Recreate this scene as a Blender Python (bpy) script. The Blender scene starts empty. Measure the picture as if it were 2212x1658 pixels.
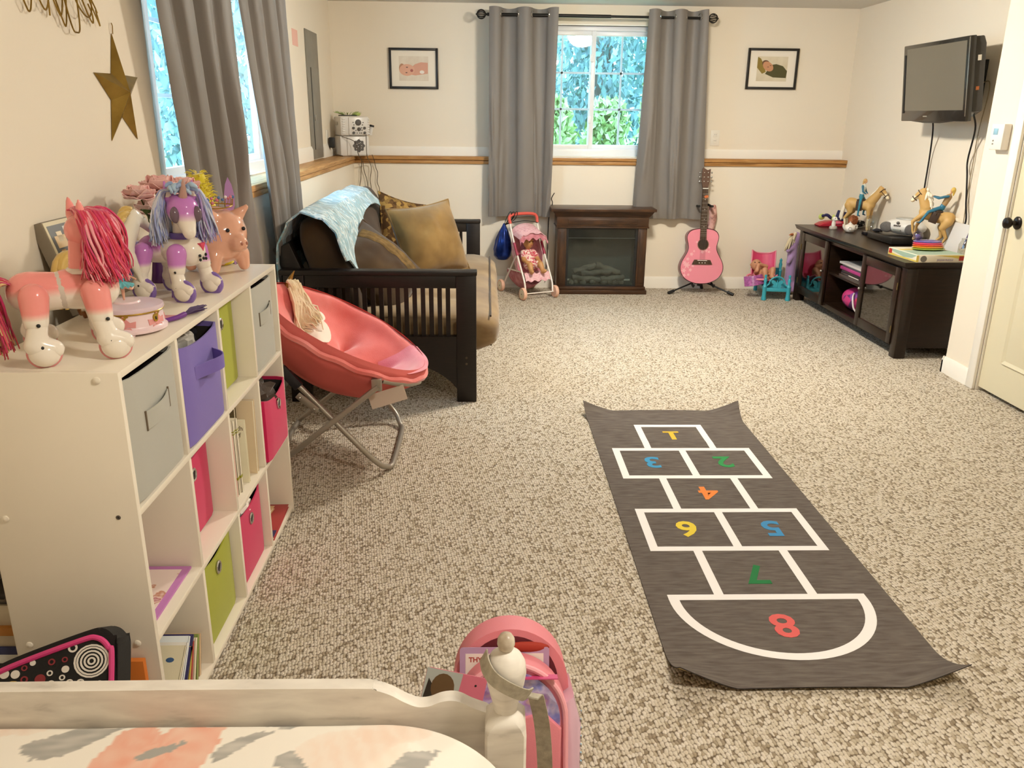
import bpy, bmesh, math, random
from math import pi, sin, cos, radians, sqrt, atan2
from mathutils import Vector, Matrix, Euler, noise
random.seed(7)
SC = bpy.context.scene
COL = SC.collection

# ---------------------------------------------------------------- camera
FPX, CW, CH = 1764.15, 2212.0, 1658.0
PITCH, YAW, ROLL = radians(18.0798), radians(1.82854), radians(-0.648)
CAMH = 1.40
_F = Vector((sin(YAW)*cos(PITCH), cos(YAW)*cos(PITCH), -sin(PITCH)))
_r = Vector((cos(YAW), -sin(YAW), 0)); _d = _F.cross(_r)
_r2 = cos(ROLL)*_r + sin(ROLL)*_d; _d2 = -sin(ROLL)*_r + cos(ROLL)*_d
cam_data = bpy.data.cameras.new('camera'); cam = bpy.data.objects.new('camera', cam_data); COL.objects.link(cam)
cam_data.sensor_fit = 'HORIZONTAL'; cam_data.sensor_width = 36.0; cam_data.lens = 36.0*FPX/CW
cam_data.clip_start = 0.05; cam_data.clip_end = 200
cam.matrix_world = Matrix(((_r2.x, -_d2.x, -_F.x, 0), (_r2.y, -_d2.y, -_F.y, 0), (_r2.z, -_d2.z, -_F.z, CAMH), (0, 0, 0, 1)))
SC.camera = cam

# ---------------------------------------------------------------- world, exposure
W = bpy.data.worlds.new('overcast_sky'); SC.world = W; W.use_nodes = True
nt = W.node_tree; nt.nodes.clear()
bg = nt.nodes.new('ShaderNodeBackground'); out = nt.nodes.new('ShaderNodeOutputWorld')
bg.inputs[0].default_value = (0.45, 0.74, 1.0, 1); bg.inputs[1].default_value = SKY_STRENGTH = 7.5
nt.links.new(bg.outputs[0], out.inputs[0])
SC.view_settings.view_transform = 'Standard'; SC.view_settings.look = 'None'
SC.view_settings.gamma = 1.0; SC.view_settings.use_curve_mapping = False
SC.view_settings.exposure = 0.93
LAMP_STRENGTH = 170.0       # glow of the ceiling lamp's glass
FILL_LAMP_STRENGTH = 82.0       # added fill lamp, unseen, to brighten the near part of the room

# ---------------------------------------------------------------- materials
def lin(c):
    def f(v):
        v /= 255.0
        return v/12.92 if v <= 0.04045 else ((v+0.055)/1.055)**2.4
    return (f(c[0]), f(c[1]), f(c[2]), 1.0)
def hx(s): return (int(s[0:2], 16), int(s[2:4], 16), int(s[4:6], 16))
MATS = {}
def mat(name, rgb, rough=0.6, spec=0.5, metal=0.0, bump=0.0, bscale=200.0, var=0.0, vscale=8.0, coat=0.0, sheen=0.0, emis=None, alpha=1.0, trans=0.0):
    """principled material with optional procedural colour variation and grain"""
    if name in MATS: return MATS[name]
    m = bpy.data.materials.new(name); m.use_nodes = True
    n = m.node_tree; b = n.nodes['Principled BSDF']
    c = lin(rgb if not isinstance(rgb, str) else hx(rgb))
    b.inputs['Base Color'].default_value = c
    b.inputs['Roughness'].default_value = rough; b.inputs['Metallic'].default_value = metal
    b.inputs['Specular IOR Level'].default_value = spec
    b.inputs['Coat Weight'].default_value = coat; b.inputs['Sheen Weight'].default_value = sheen
    if alpha < 1: b.inputs['Alpha'].default_value = alpha
    if trans: b.inputs['Transmission Weight'].default_value = trans
    if emis: b.inputs['Emission Color'].default_value = c; b.inputs['Emission Strength'].default_value = emis
    tc = None
    if var or bump:
        tc = n.nodes.new('ShaderNodeTexCoord')
    if var:
        t = n.nodes.new('ShaderNodeTexNoise'); t.inputs['Scale'].default_value = vscale; t.inputs['Detail'].default_value = 4
        n.links.new(tc.outputs['Object'], t.inputs['Vector'])
        mx = n.nodes.new('ShaderNodeMix'); mx.data_type = 'RGBA'
        mx.inputs['A'].default_value = tuple(v*(1-var) for v in c[:3])+(1,); mx.inputs['B'].default_value = tuple(min(1, v*(1+var)) for v in c[:3])+(1,)
        mr = n.nodes.new('ShaderNodeMapRange'); mr.inputs['From Min'].default_value = 0.3; mr.inputs['From Max'].default_value = 0.7
        n.links.new(t.outputs[0], mr.inputs[0]); n.links.new(mr.outputs[0], mx.inputs['Factor']); n.links.new(mx.outputs['Result'], b.inputs['Base Color'])
    if bump:
        t = n.nodes.new('ShaderNodeTexNoise'); t.inputs['Scale'].default_value = bscale; t.inputs['Detail'].default_value = 3
        n.links.new(tc.outputs['Object'], t.inputs['Vector'])
        bp = n.nodes.new('ShaderNodeBump'); bp.inputs['Strength'].default_value = bump; bp.inputs['Distance'].default_value = 0.002
        n.links.new(t.outputs[0], bp.inputs['Height']); n.links.new(bp.outputs[0], b.inputs['Normal'])
    MATS[name] = m; return m
def ramp_mat(name, stops, axis='Z', lo=0.0, hi=1.0, rough=0.4, spec=0.5, noise_amt=0.0, nscale=10, coord='Object', coat=0.0):
    """colour graded along an object axis (dyed or sprayed plastic, painted wood)"""
    if name in MATS: return MATS[name]
    m = bpy.data.materials.new(name); m.use_nodes = True; n = m.node_tree; b = n.nodes['Principled BSDF']
    b.inputs['Roughness'].default_value = rough; b.inputs['Specular IOR Level'].default_value = spec; b.inputs['Coat Weight'].default_value = coat
    tc = n.nodes.new('ShaderNodeTexCoord'); sp = n.nodes.new('ShaderNodeSeparateXYZ'); n.links.new(tc.outputs[coord], sp.inputs[0])
    mr = n.nodes.new('ShaderNodeMapRange'); mr.inputs['From Min'].default_value = lo; mr.inputs['From Max'].default_value = hi
    n.links.new(sp.outputs[axis], mr.inputs[0])
    src = mr.outputs[0]
    if noise_amt:
        t = n.nodes.new('ShaderNodeTexNoise'); t.inputs['Scale'].default_value = nscale; n.links.new(tc.outputs[coord], t.inputs['Vector'])
        ma = n.nodes.new('ShaderNodeMath'); ma.operation = 'MULTIPLY_ADD'; ma.inputs[1].default_value = noise_amt
        sb = n.nodes.new('ShaderNodeMath'); sb.operation = 'SUBTRACT'; sb.inputs[1].default_value = 0.5*noise_amt
        n.links.new(t.outputs[0], ma.inputs[0]); n.links.new(src, ma.inputs[2]); n.links.new(ma.outputs[0], sb.inputs[0]); src = sb.outputs[0]
    cr = n.nodes.new('ShaderNodeValToRGB'); e = cr.color_ramp.elements
    while len(e) < len(stops): e.new(0.5)
    for i, (p, c) in enumerate(stops): e[i].position = p; e[i].color = lin(hx(c))
    n.links.new(src, cr.inputs[0]); n.links.new(cr.outputs[0], b.inputs['Base Color'])
    MATS[name] = m; return m
def vcol_mat(name, rough=0.7, spec=0.3, bump=0.0, bscale=300, coat=0.0, metal=0.0):
    """material that reads the mesh's own printed colour attribute"""
    if name in MATS: return MATS[name]
    m = bpy.data.materials.new(name); m.use_nodes = True; n = m.node_tree; b = n.nodes['Principled BSDF']
    b.inputs['Roughness'].default_value = rough; b.inputs['Specular IOR Level'].default_value = spec; b.inputs['Coat Weight'].default_value = coat; b.inputs['Metallic'].default_value = metal
    a = n.nodes.new('ShaderNodeAttribute'); a.attribute_name = 'print'; n.links.new(a.outputs['Color'], b.inputs['Base Color'])
    if bump:
        tc = n.nodes.new('ShaderNodeTexCoord'); t = n.nodes.new('ShaderNodeTexNoise'); t.inputs['Scale'].default_value = bscale
        n.links.new(tc.outputs['Object'], t.inputs['Vector'])
        bp = n.nodes.new('ShaderNodeBump'); bp.inputs['Strength'].default_value = bump; bp.inputs['Distance'].default_value = 0.002
        n.links.new(t.outputs[0], bp.inputs['Height']); n.links.new(bp.outputs[0], b.inputs['Normal'])
    MATS[name] = m; return m
def noise_mat(name, stops, scale=10, detail=4, rough=0.7, spec=0.3, stretch=(1, 1, 1), bump=0.0, bscale=300, metal=0.0, kind='noise', dist=0.0, sheen=0.0):
    if name in MATS: return MATS[name]
    m = bpy.data.materials.new(name); m.use_nodes = True; n = m.node_tree; b = n.nodes['Principled BSDF']
    b.inputs['Roughness'].default_value = rough; b.inputs['Specular IOR Level'].default_value = spec; b.inputs['Metallic'].default_value = metal; b.inputs['Sheen Weight'].default_value = sheen
    tc = n.nodes.new('ShaderNodeTexCoord'); mp = n.nodes.new('ShaderNodeMapping'); mp.inputs['Scale'].default_value = stretch
    n.links.new(tc.outputs['Object'], mp.inputs[0])
    if kind == 'noise':
        t = n.nodes.new('ShaderNodeTexNoise'); t.inputs['Scale'].default_value = scale; t.inputs['Detail'].default_value = detail; t.inputs['Distortion'].default_value = dist; o = t.outputs[0]
    else:
        t = n.nodes.new('ShaderNodeTexVoronoi'); t.inputs['Scale'].default_value = scale
        s = n.nodes.new('ShaderNodeSeparateColor'); n.links.new(t.outputs['Color'], s.inputs[0]); o = s.outputs[0]
    n.links.new(mp.outputs[0], t.inputs['Vector'])
    cr = n.nodes.new('ShaderNodeValToRGB'); e = cr.color_ramp.elements
    if kind != 'noise': cr.color_ramp.interpolation = 'CONSTANT'
    while len(e) < len(stops): e.new(0.5)
    for i, (p, c) in enumerate(stops): e[i].position = p; e[i].color = lin(hx(c))
    n.links.new(o, cr.inputs[0]); n.links.new(cr.outputs[0], b.inputs['Base Color'])
    if bump:
        t2 = n.nodes.new('ShaderNodeTexNoise'); t2.inputs['Scale'].default_value = bscale; n.links.new(tc.outputs['Object'], t2.inputs['Vector'])
        bp = n.nodes.new('ShaderNodeBump'); bp.inputs['Strength'].default_value = bump; bp.inputs['Distance'].default_value = 0.002
        n.links.new(t2.outputs[0], bp.inputs['Height']); n.links.new(bp.outputs[0], b.inputs['Normal'])
    MATS[name] = m; return m
def glass_mat(name, tint='ffffff', amount=0.06, rough=0.02):
    """thin clear pane: mostly see-through with a mirror-like sheen that grows at grazing angles"""
    if name in MATS: return MATS[name]
    m = bpy.data.materials.new(name); m.use_nodes = True; n = m.node_tree; n.nodes.clear()
    o = n.nodes.new('ShaderNodeOutputMaterial'); mx = n.nodes.new('ShaderNodeMixShader'); t = n.nodes.new('ShaderNodeBsdfTransparent'); g = n.nodes.new('ShaderNodeBsdfGlossy')
    t.inputs[0].default_value = lin(hx(tint)); g.inputs['Roughness'].default_value = rough
    lw = n.nodes.new('ShaderNodeLayerWeight'); lw.inputs['Blend'].default_value = 0.5; pw = n.nodes.new('ShaderNodeMath'); pw.operation = 'POWER'; pw.inputs[1].default_value = 5.0
    ad = n.nodes.new('ShaderNodeMath'); ad.operation = 'MULTIPLY_ADD'; ad.inputs[1].default_value = 0.9; ad.inputs[2].default_value = 0.02+amount
    n.links.new(lw.outputs['Facing'], pw.inputs[0]); n.links.new(pw.outputs[0], ad.inputs[0]); n.links.new(ad.outputs[0], mx.inputs[0])
    n.links.new(t.outputs[0], mx.inputs[1]); n.links.new(g.outputs[0], mx.inputs[2]); n.links.new(mx.outputs[0], o.inputs[0])
    MATS[name] = m; return m

# ---------------------------------------------------------------- objects and tags
XF = {}                                                     # inverse placement of each thing, so its parts can be given in room coordinates
def tag(o, label=None, cat=None, group=None, kind=None):
    if label: o['label'] = label
    if cat: o['category'] = cat
    if group: o['group'] = group
    if kind: o['kind'] = kind
    return o
def thing(name, label, cat, loc=(0, 0, 0), rotz=0.0, group=None, rot=None, scale=1.0):
    o = bpy.data.objects.new(name, None); COL.objects.link(o); o.empty_display_size = 0.05
    o.location = loc; o.rotation_euler = rot if rot else (0, 0, rotz); o.scale = (scale,)*3
    M = Matrix.Translation(Vector(loc)) @ o.rotation_euler.to_matrix().to_4x4() @ Matrix.Scale(scale, 4)
    XF[o.name] = M.inverted()
    return tag(o, label, cat, group)
def root_of(o):
    while o.parent: o = o.parent
    return o
def smooth_mesh(me, ang=40):
    me.polygons.foreach_set('use_smooth', [True]*len(me.polygons))
    try: me.set_sharp_from_angle(angle=radians(ang))
    except Exception: pass
def link(name, me, m, parent=None):
    o = bpy.data.objects.new(name, me); COL.objects.link(o)
    ms = m if isinstance(m, (list, tuple)) else [m]
    for x in ms: me.materials.append(x)
    if parent is not None: o.parent = parent
    return o
def copy_tree(o, parent=None):
    c = o.copy(); COL.objects.link(c)
    if parent is not None: c.parent = parent
    for ch in list(o.children): copy_tree(ch, c)
    return c

class MB:
    """collects shapes into one mesh"""
    def __init__(s): s.v = []; s.f = []; s.mi = []; s.c = []; s.cur = 0; s.col = None
    def add(s, vs, fs):
        o = len(s.v); s.v.extend([Vector(p) for p in vs])
        for f in fs: s.f.append([i+o for i in f]); s.mi.append(s.cur)
        s.c.extend([s.col]*len(vs)); return s
    def box(s, x0, x1, y0, y1, z0, z1, bev=0.0, M=None, seg=2):
        c = [(x, y, z) for x in (x0, x1) for y in (y0, y1) for z in (z0, z1)]
        fs = [(0, 1, 3, 2), (4, 6, 7, 5), (0, 4, 5, 1), (2, 3, 7, 6), (0, 2, 6, 4), (1, 5, 7, 3)]
        if bev > 0:
            b = bmesh.new(); vs = [b.verts.new(p) for p in c]
            for f in fs: b.faces.new([vs[i] for i in f])
            bmesh.ops.bevel(b, geom=b.edges[:], offset=bev, segments=seg, profile=0.5, affect='EDGES')
            b.verts.index_update(); c = [v.co.copy() for v in b.verts]; fs = [[v.index for v in f.verts] for f in b.faces]; b.free()
        if M is not None: c = [M @ Vector(p) for p in c]
        return s.add(c, fs)
    def tube(s, pts, r, seg=10, caps=True, closed=False, flat=None):
        pts = [Vector(p) for p in pts]; n = len(pts)
        rs = r if isinstance(r, (list, tuple)) else [r]*n
        t0 = (pts[1]-pts[0]).normalized(); up = Vector((0, 0, 1)) if abs(t0.z) < 0.9 else Vector((0, 1, 0))
        nx = t0.cross(up).normalized(); vs = []; fs = []
        for i in range(n):
            if closed: t = (pts[(i+1) % n]-pts[i-1])
            else: t = pts[min(i+1, n-1)]-pts[max(i-1, 0)]
            t = t.normalized() if t.length > 1e-9 else t0
            nx = (nx-t*nx.dot(t)); nx = nx.normalized() if nx.length > 1e-6 else t.orthogonal().normalized()
            ny = t.cross(nx)
            a, b = (rs[i], rs[i]) if not isinstance(rs[i], (tuple, list)) else rs[i]
            for k in range(seg):
                an = 2*pi*k/seg; vs.append(pts[i]+nx*(a*cos(an))+ny*(b*sin(an)))
        m = n if closed else n-1
        for i in range(m):
            j = (i+1) % n
            for k in range(seg):
                l = (k+1) % seg; fs.append((i*seg+k, i*seg+l, j*seg+l, j*seg+k))
        if caps and not closed: fs.append(tuple(range(seg-1, -1, -1))); fs.append(tuple((n-1)*seg+k for k in range(seg)))
        return s.add(vs, fs)
    def lathe(s, prof, c=(0, 0, 0), seg=24, M=None, sx=1.0, sy=1.0):
        vs = []; fs = []; n = len(prof)
        for (r, z) in prof:
            for k in range(seg):
                a = 2*pi*k/seg; vs.append(Vector((r*cos(a)*sx, r*sin(a)*sy, z)))
        for i in range(n-1):
            for k in range(seg):
                l = (k+1) % seg; fs.append((i*seg+k, i*seg+l, (i+1)*seg+l, (i+1)*seg+k))
        if prof[0][0] > 1e-6: fs.append(tuple(range(seg-1, -1, -1)))
        if prof[-1][0] > 1e-6: fs.append(tuple((n-1)*seg+k for k in range(seg)))
        c = Vector(c)
        vs = [(M @ p if M is not None else p)+c for p in vs]
        return s.add(vs, fs)
    def ball(s, c, r, seg=16, rings=10, M=None):
        rx, ry, rz = r if isinstance(r, (tuple, list)) else (r, r, r)
        prof = [(max(1e-7, sin(pi*i/rings)), -cos(pi*i/rings)) for i in range(rings+1)]
        vs = []; fs = []
        for (a, z) in prof:
            for k in range(seg):
                t = 2*pi*k/seg; p = Vector((a*cos(t)*rx, a*sin(t)*ry, z*rz)); vs.append((M @ p if M is not None else p)+Vector(c))
        for i in range(rings):
            for k in range(seg):
                l = (k+1) % seg; fs.append((i*seg+k, i*seg+l, (i+1)*seg+l, (i+1)*seg+k))
        return s.add(vs, fs)
    def capsule(s, a, b, ra, rb=None, seg=12):
        a = Vector(a); b = Vector(b); rb = ra if rb is None else rb; d = (b-a)
        L = d.length or 1e-6; d = d/L; pts = []; rs = []
        for i in range(5):
            t = pi/2*(1-i/4.0); pts.append(a-d*ra*sin(t)); rs.append(max(1e-5, ra*cos(t)))
        for i in range(5):
            t = pi/2*(i/4.0); pts.append(b+d*rb*sin(t)); rs.append(max(1e-5, rb*cos(t)))
        return s.tube(pts, rs, seg, caps=True)
    def prism(s, poly, d0, d1, M=None, bev=0.0):
        """2D outline (x, y) extruded in local z from d0 to d1, then placed by M"""
        n = len(poly); c = [Vector((p[0], p[1], d0)) for p in poly]+[Vector((p[0], p[1], d1)) for p in poly]
        fs = [tuple(range(n-1, -1, -1)), tuple(range(n, 2*n))]+[(i, (i+1) % n, n+(i+1) % n, n+i) for i in range(n)]
        if bev > 0:
            b = bmesh.new(); vs = [b.verts.new(p) for p in c]
            for f in fs: b.faces.new([vs[i] for i in f])
            es = [e for e in b.edges if all(v.co.z > d1-1e-7 for v in e.verts) or all(v.co.z < d0+1e-7 for v in e.verts)]
            bmesh.ops.bevel(b, geom=es, offset=bev, segments=2, profile=0.5, affect='EDGES')
            b.verts.index_update(); c = [v.co.copy() for v in b.verts]; fs = [[v.index for v in f.verts] for f in b.faces]; b.free()
        if M is not None: c = [M @ p for p in c]
        return s.add(c, fs)
    def grid(s, fn, nu, nv, wrap_u=False, thick=None):
        """surface fn(u,v) on a unit square; thick = two-sided slab with that thickness along normals"""
        P = [[Vector(fn(i/(nu if wrap_u else nu-1), j/(nv-1))) for j in range(nv)] for i in range(nu)]
        vs = [p for row in P for p in row]; fs = []
        mu = nu if wrap_u else nu-1
        for i in range(mu):
            for j in range(nv-1):
                k = (i+1) % nu; fs.append((i*nv+j, k*nv+j, k*nv+j+1, i*nv+j+1))
        if thick:
            N = [[None]*nv for _ in range(nu)]
            for i in range(nu):
                for j in range(nv):
                    i0 = (i-1) % nu if wrap_u else max(i-1, 0); i1 = (i+1) % nu if wrap_u else min(i+1, nu-1)
                    du = P[i1][j]-P[i0][j]; dv = P[i][min(j+1, nv-1)]-P[i][max(j-1, 0)]
                    q = du.cross(dv); N[i][j] = q.normalized() if q.length > 1e-12 else Vector((0, 0, 1))
            o = len(vs); vs = vs+[P[i][j]-N[i][j]*thick for i in range(nu) for j in range(nv)]
            fs = fs+[tuple(o+q for q in reversed(f)) for f in fs]
            for i in range(mu):
                k = (i+1) % nu
                fs.append((i*nv, o+i*nv, o+k*nv, k*nv)); fs.append((i*nv+nv-1, k*nv+nv-1, o+k*nv+nv-1, o+i*nv+nv-1))
            if not wrap_u:
                for j in range(nv-1):
                    fs.append((j, j+1, o+j+1, o+j)); a = (nu-1)*nv; fs.append((a+j, o+a+j, o+a+j+1, a+j+1))
        return s.add(vs, fs)
    def mesh(s, name='m', inv=None, ang=40, fix=True):
        me = bpy.data.meshes.new(name)
        vs = [inv @ p for p in s.v] if inv is not None else s.v
        me.from_pydata([tuple(p) for p in vs], [], s.f)
        me.polygons.foreach_set('material_index', s.mi)
        if any(c is not None for c in s.c):
            a = me.color_attributes.new('print', 'FLOAT_COLOR', 'POINT'); buf = []
            for c in s.c: buf.extend(c if c is not None else (1, 1, 1, 1))
            a.data.foreach_set('color', buf)
        if fix:
            b = bmesh.new(); b.from_mesh(me); bmesh.ops.recalc_face_normals(b, faces=b.faces); b.to_mesh(me); b.free()
        me.validate(); me.update(); smooth_mesh(me, ang); return me
    def build(s, name, m, parent=None, world=True, ang=40, fix=True):
        inv = XF.get(root_of(parent).name) if (parent is not None and world) else None
        return link(name, s.mesh(name, inv, ang, fix), m, parent)
    def fused(s, name, m, parent=None, voxel=0.006, smooth=4, world=True, paint=None):
        """one continuous skin grown over all the collected shapes"""
        inv = XF.get(root_of(parent).name) if (parent is not None and world) else None
        me = s.mesh(name+'_raw', inv, fix=True); t = bpy.data.objects.new('tmp', me); COL.objects.link(t)
        r = t.modifiers.new('r', 'REMESH'); r.mode = 'VOXEL'; r.voxel_size = voxel
        if smooth: q = t.modifiers.new('s', 'SMOOTH'); q.factor = 0.5; q.iterations = smooth
        dg = bpy.context.evaluated_depsgraph_get(); e = t.evaluated_get(dg); nm = bpy.data.meshes.new_from_object(e)
        nm.name = name; bpy.data.objects.remove(t); bpy.data.meshes.remove(me)
        nm.materials.clear(); nm.polygons.foreach_set('use_smooth', [True]*len(nm.polygons))
        if paint:
            a = nm.color_attributes.new('print', 'FLOAT_COLOR', 'POINT'); buf = []
            for v in nm.vertices: buf.extend(paint(v.co))
            a.data.foreach_set('color', buf)
        return link(name, nm, m, parent)
def paint_mesh(o, fn):
    me = o.data; a = me.color_attributes.get('print') or me.color_attributes.new('print', 'FLOAT_COLOR', 'POINT'); buf = []
    for v in me.vertices: buf.extend(fn(v.co))
    a.data.foreach_set('color', buf)
def frame(origin, xdir, ydir):
    """placement whose local x, y run along the two directions"""
    x = Vector(xdir).normalized(); y = Vector(ydir); y = (y-x*y.dot(x)).normalized(); z = x.cross(y)
    return Matrix(((x.x, y.x, z.x, origin[0]), (x.y, y.y, z.y, origin[1]), (x.z, y.z, z.z, origin[2]), (0, 0, 0, 1)))
def text_mesh(body, size, depth=0.0006, bold=0.0, spacing=1.0):
    c = bpy.data.curves.new('t', 'FONT'); c.body = body; c.size = size; c.extrude = depth; c.offset = bold; c.align_x = 'CENTER'; c.align_y = 'CENTER'; c.resolution_u = 3
    c.space_character = spacing
    t = bpy.data.objects.new('t', c); COL.objects.link(t); dg = bpy.context.evaluated_depsgraph_get()
    me = bpy.data.meshes.new_from_object(t.evaluated_get(dg)); bpy.data.objects.remove(t); bpy.data.curves.remove(c); me.materials.clear(); return me
def put_text(name, body, size, m, M, parent, depth=0.0006, bold=0.0):
    me = text_mesh(body, size, depth, bold); inv = XF.get(root_of(parent).name) if parent is not None else None
    me.transform((inv @ M) if inv is not None else M); return link(name, me, m, parent)
def bez(p, n=24):
    """smooth path through control points (Catmull-Rom)"""
    p = [Vector(q) for q in p]; q = [p[0]*2-p[1]]+p+[p[-1]*2-p[-2]]; o = []
    k = max(2, n//(len(p)-1))
    for i in range(1, len(q)-2):
        for j in range(k):
            t = j/k; a, b, c, d = q[i-1], q[i], q[i+1], q[i+2]
            o.append(0.5*((2*b)+(c-a)*t+(2*a-5*b+4*c-d)*t*t+(3*b-a-3*c+d)*t**3))
    o.append(p[-1]); return o
def box_thing(name, label, cat, x0, x1, y0, y1, z0, z1, m, bev=0.003, group=None):
    o = MB().box(x0, x1, y0, y1, z0, z1, bev).build(name, m); return tag(o, label, cat, group)
# ================================================================ ROOM
WALL = mat('cream_wall_paint', 'ece1ce', rough=0.7, spec=0.3, bump=0.12, bscale=90)
WHITE = mat('white_trim_paint', 'f2ece0', rough=0.45, spec=0.4)
CEIL = mat('ceiling_paint', 'dcd9d2', rough=0.9, spec=0.2, bump=0.2, bscale=70)
def wood_mat(name, a, b_, c, stretch=(1.5, 25, 25), scale=3.0, rough=0.45, spec=0.4):
    return noise_mat(name, [(0.3, a), (0.5, b_), (0.7, c)], scale=scale, detail=6, rough=rough, spec=spec, stretch=stretch, dist=0.6)
PINE_X = wood_mat('varnished_pine_x', '8f6230', 'b5834a', 'c99a5f')
PINE_Y = wood_mat('varnished_pine_y', '9a6c38', 'bd8c52', 'cfa268', stretch=(25, 1.5, 25))
def struct(name, mb, m, parent=None):
    o = mb.build(name, m, parent)
    if parent is None: o['kind'] = 'structure'
    return o
def carpet_mat():
    m = bpy.data.materials.new('berber_carpet'); m.use_nodes = True; n = m.node_tree; b = n.nodes['Principled BSDF']
    b.inputs['Roughness'].default_value = 0.95; b.inputs['Specular IOR Level'].default_value = 0.1; b.inputs['Sheen Weight'].default_value = 0.1
    tc = n.nodes.new('ShaderNodeTexCoord'); mp = n.nodes.new('ShaderNodeMapping'); mp.inputs['Scale'].default_value = (1.0, 0.66, 1.0); mp.inputs['Rotation'].default_value = (0, 0, radians(-14))
    n.links.new(tc.outputs['Object'], mp.inputs[0])
    wv = n.nodes.new('ShaderNodeTexNoise'); wv.inputs['Scale'].default_value = 60; wv.inputs['Detail'].default_value = 1
    n.links.new(tc.outputs['Object'], wv.inputs['Vector'])
    vm = n.nodes.new('ShaderNodeVectorMath'); vm.operation = 'MULTIPLY_ADD'; vm.inputs[1].default_value = (0.008, 0.008, 0)
    n.links.new(wv.outputs['Color'], vm.inputs[0]); n.links.new(mp.outputs[0], vm.inputs[2])
    v = n.nodes.new('ShaderNodeTexVoronoi'); v.feature = 'F1'; v.inputs['Scale'].default_value = 112; v.inputs['Randomness'].default_value = 0.55; v.voronoi_dimensions = '2D'
    n.links.new(vm.outputs[0], v.inputs['Vector'])
    sc = n.nodes.new('ShaderNodeSeparateColor'); n.links.new(v.outputs['Color'], sc.inputs[0])
    cr = n.nodes.new('ShaderNodeValToRGB'); el = cr.color_ramp.elements
    el[0].position = 0.0; el[0].color = lin(hx('8f7f69')); el[1].position = 1.0; el[1].color = lin(hx('d9cebd'))
    a = el.new(0.14); a.color = lin(hx('ab9c84')); a = el.new(0.30); a.color = lin(hx('c9bca6'))
    n.links.new(sc.outputs[0], cr.inputs[0])
    er = n.nodes.new('ShaderNodeMapRange'); er.interpolation_type = 'SMOOTHSTEP'; er.inputs['From Min'].default_value = 0.38; er.inputs['From Max'].default_value = 0.74; er.inputs['To Min'].default_value = 1.0; er.inputs['To Max'].default_value = 0.0
    n.links.new(v.outputs['Distance'], er.inputs[0])
    mx = n.nodes.new('ShaderNodeMix'); mx.data_type = 'RGBA'; mx.inputs['A'].default_value = lin(hx('6a5a46'))
    n.links.new(er.outputs[0], mx.inputs['Factor']); n.links.new(cr.outputs[0], mx.inputs['B']); n.links.new(mx.outputs['Result'], b.inputs['Base Color'])
    iv = n.nodes.new('ShaderNodeMath'); iv.operation = 'SUBTRACT'; iv.inputs[0].default_value = 1.0; n.links.new(v.outputs['Distance'], iv.inputs[1])
    bp = n.nodes.new('ShaderNodeBump'); bp.inputs['Strength'].default_value = 0.9; bp.inputs['Distance'].default_value = 0.006
    n.links.new(iv.outputs[0], bp.inputs['Height']); n.links.new(bp.outputs[0], b.inputs['Normal'])
    return m
CARPET = carpet_mat()
struct('floor', MB().box(-1.345, 3.3, -1.8, 7.4, -0.06, 0.0), CARPET)
HC = 2.258
struct('ceiling', MB().box(-1.345, 3.3, -1.8, 7.4, HC, HC+0.1), CEIL)
# back wall: foundation wall below, framed wall set back above, with the window opening
YB, YU = 6.988, 7.10
w = MB(); w.box(-1.345, 3.3, YB, 7.4, 0, 1.035)
w.box(-1.345, 0.28, YU, 7.4, 1.035, HC); w.box(1.42, 3.3, YU, 7.4, 1.035, HC); w.box(0.28, 1.42, YU, 7.4, 2.105, HC); w.box(0.28, 1.42, YU, 7.4, 1.035, 1.085)
struct('wall_back', w, WALL)
w = MB(); w.box(-1.345, -1.10, 2.87, YB, 0, 1.035)
w.box(-1.345, -1.262, 2.87, 3.30, 1.035, HC); w.box(-1.345, -1.262, 5.06, 7.1, 1.035, HC); w.box(-1.345, -1.262, 3.30, 5.06, 2.105, HC); w.box(-1.345, -1.262, 3.30, 5.06, 1.035, 1.085)
w.box(-1.345, -1.10, -1.8, 2.87, 0, HC)
struct('wall_left', w, WALL)
w = MB(); w.box(3.0, 3.4, 4.53, 7.4, 0, HC)
struct('wall_right', w, WALL)
w = MB(); w.box(2.69, 3.0, 4.205, 4.53, 0, HC); w.box(2.69, 3.0, -1.8, 3.36, 0, HC); w.box(2.69, 3.0, 3.36, 4.205, 2.045, HC); w.box(2.98, 3.3, 3.3, 4.3, 0, 2.05)
struct('wall_right_front', w, WALL)
struct('wall_front', MB().box(-1.6, 3.3, -1.9, -1.8, 0, HC), WALL)
# pine ledge cap and the strip under it
w = MB(); w.box(-1.10, 3.0, 6.962, 7.105, 1.060, 1.088, 0.004); w.box(-1.11, 3.0, 6.972, 6.99, 1.030, 1.057, 0.003)
struct('trim_1', w, PINE_X)
w = MB(); w.box(-1.264, -1.078, 2.875, 7.105, 1.060, 1.088, 0.004); w.box(-1.10, -1.088, 2.875, 6.972, 1.030, 1.057, 0.003)
struct('trim_2', w, PINE_Y)
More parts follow.
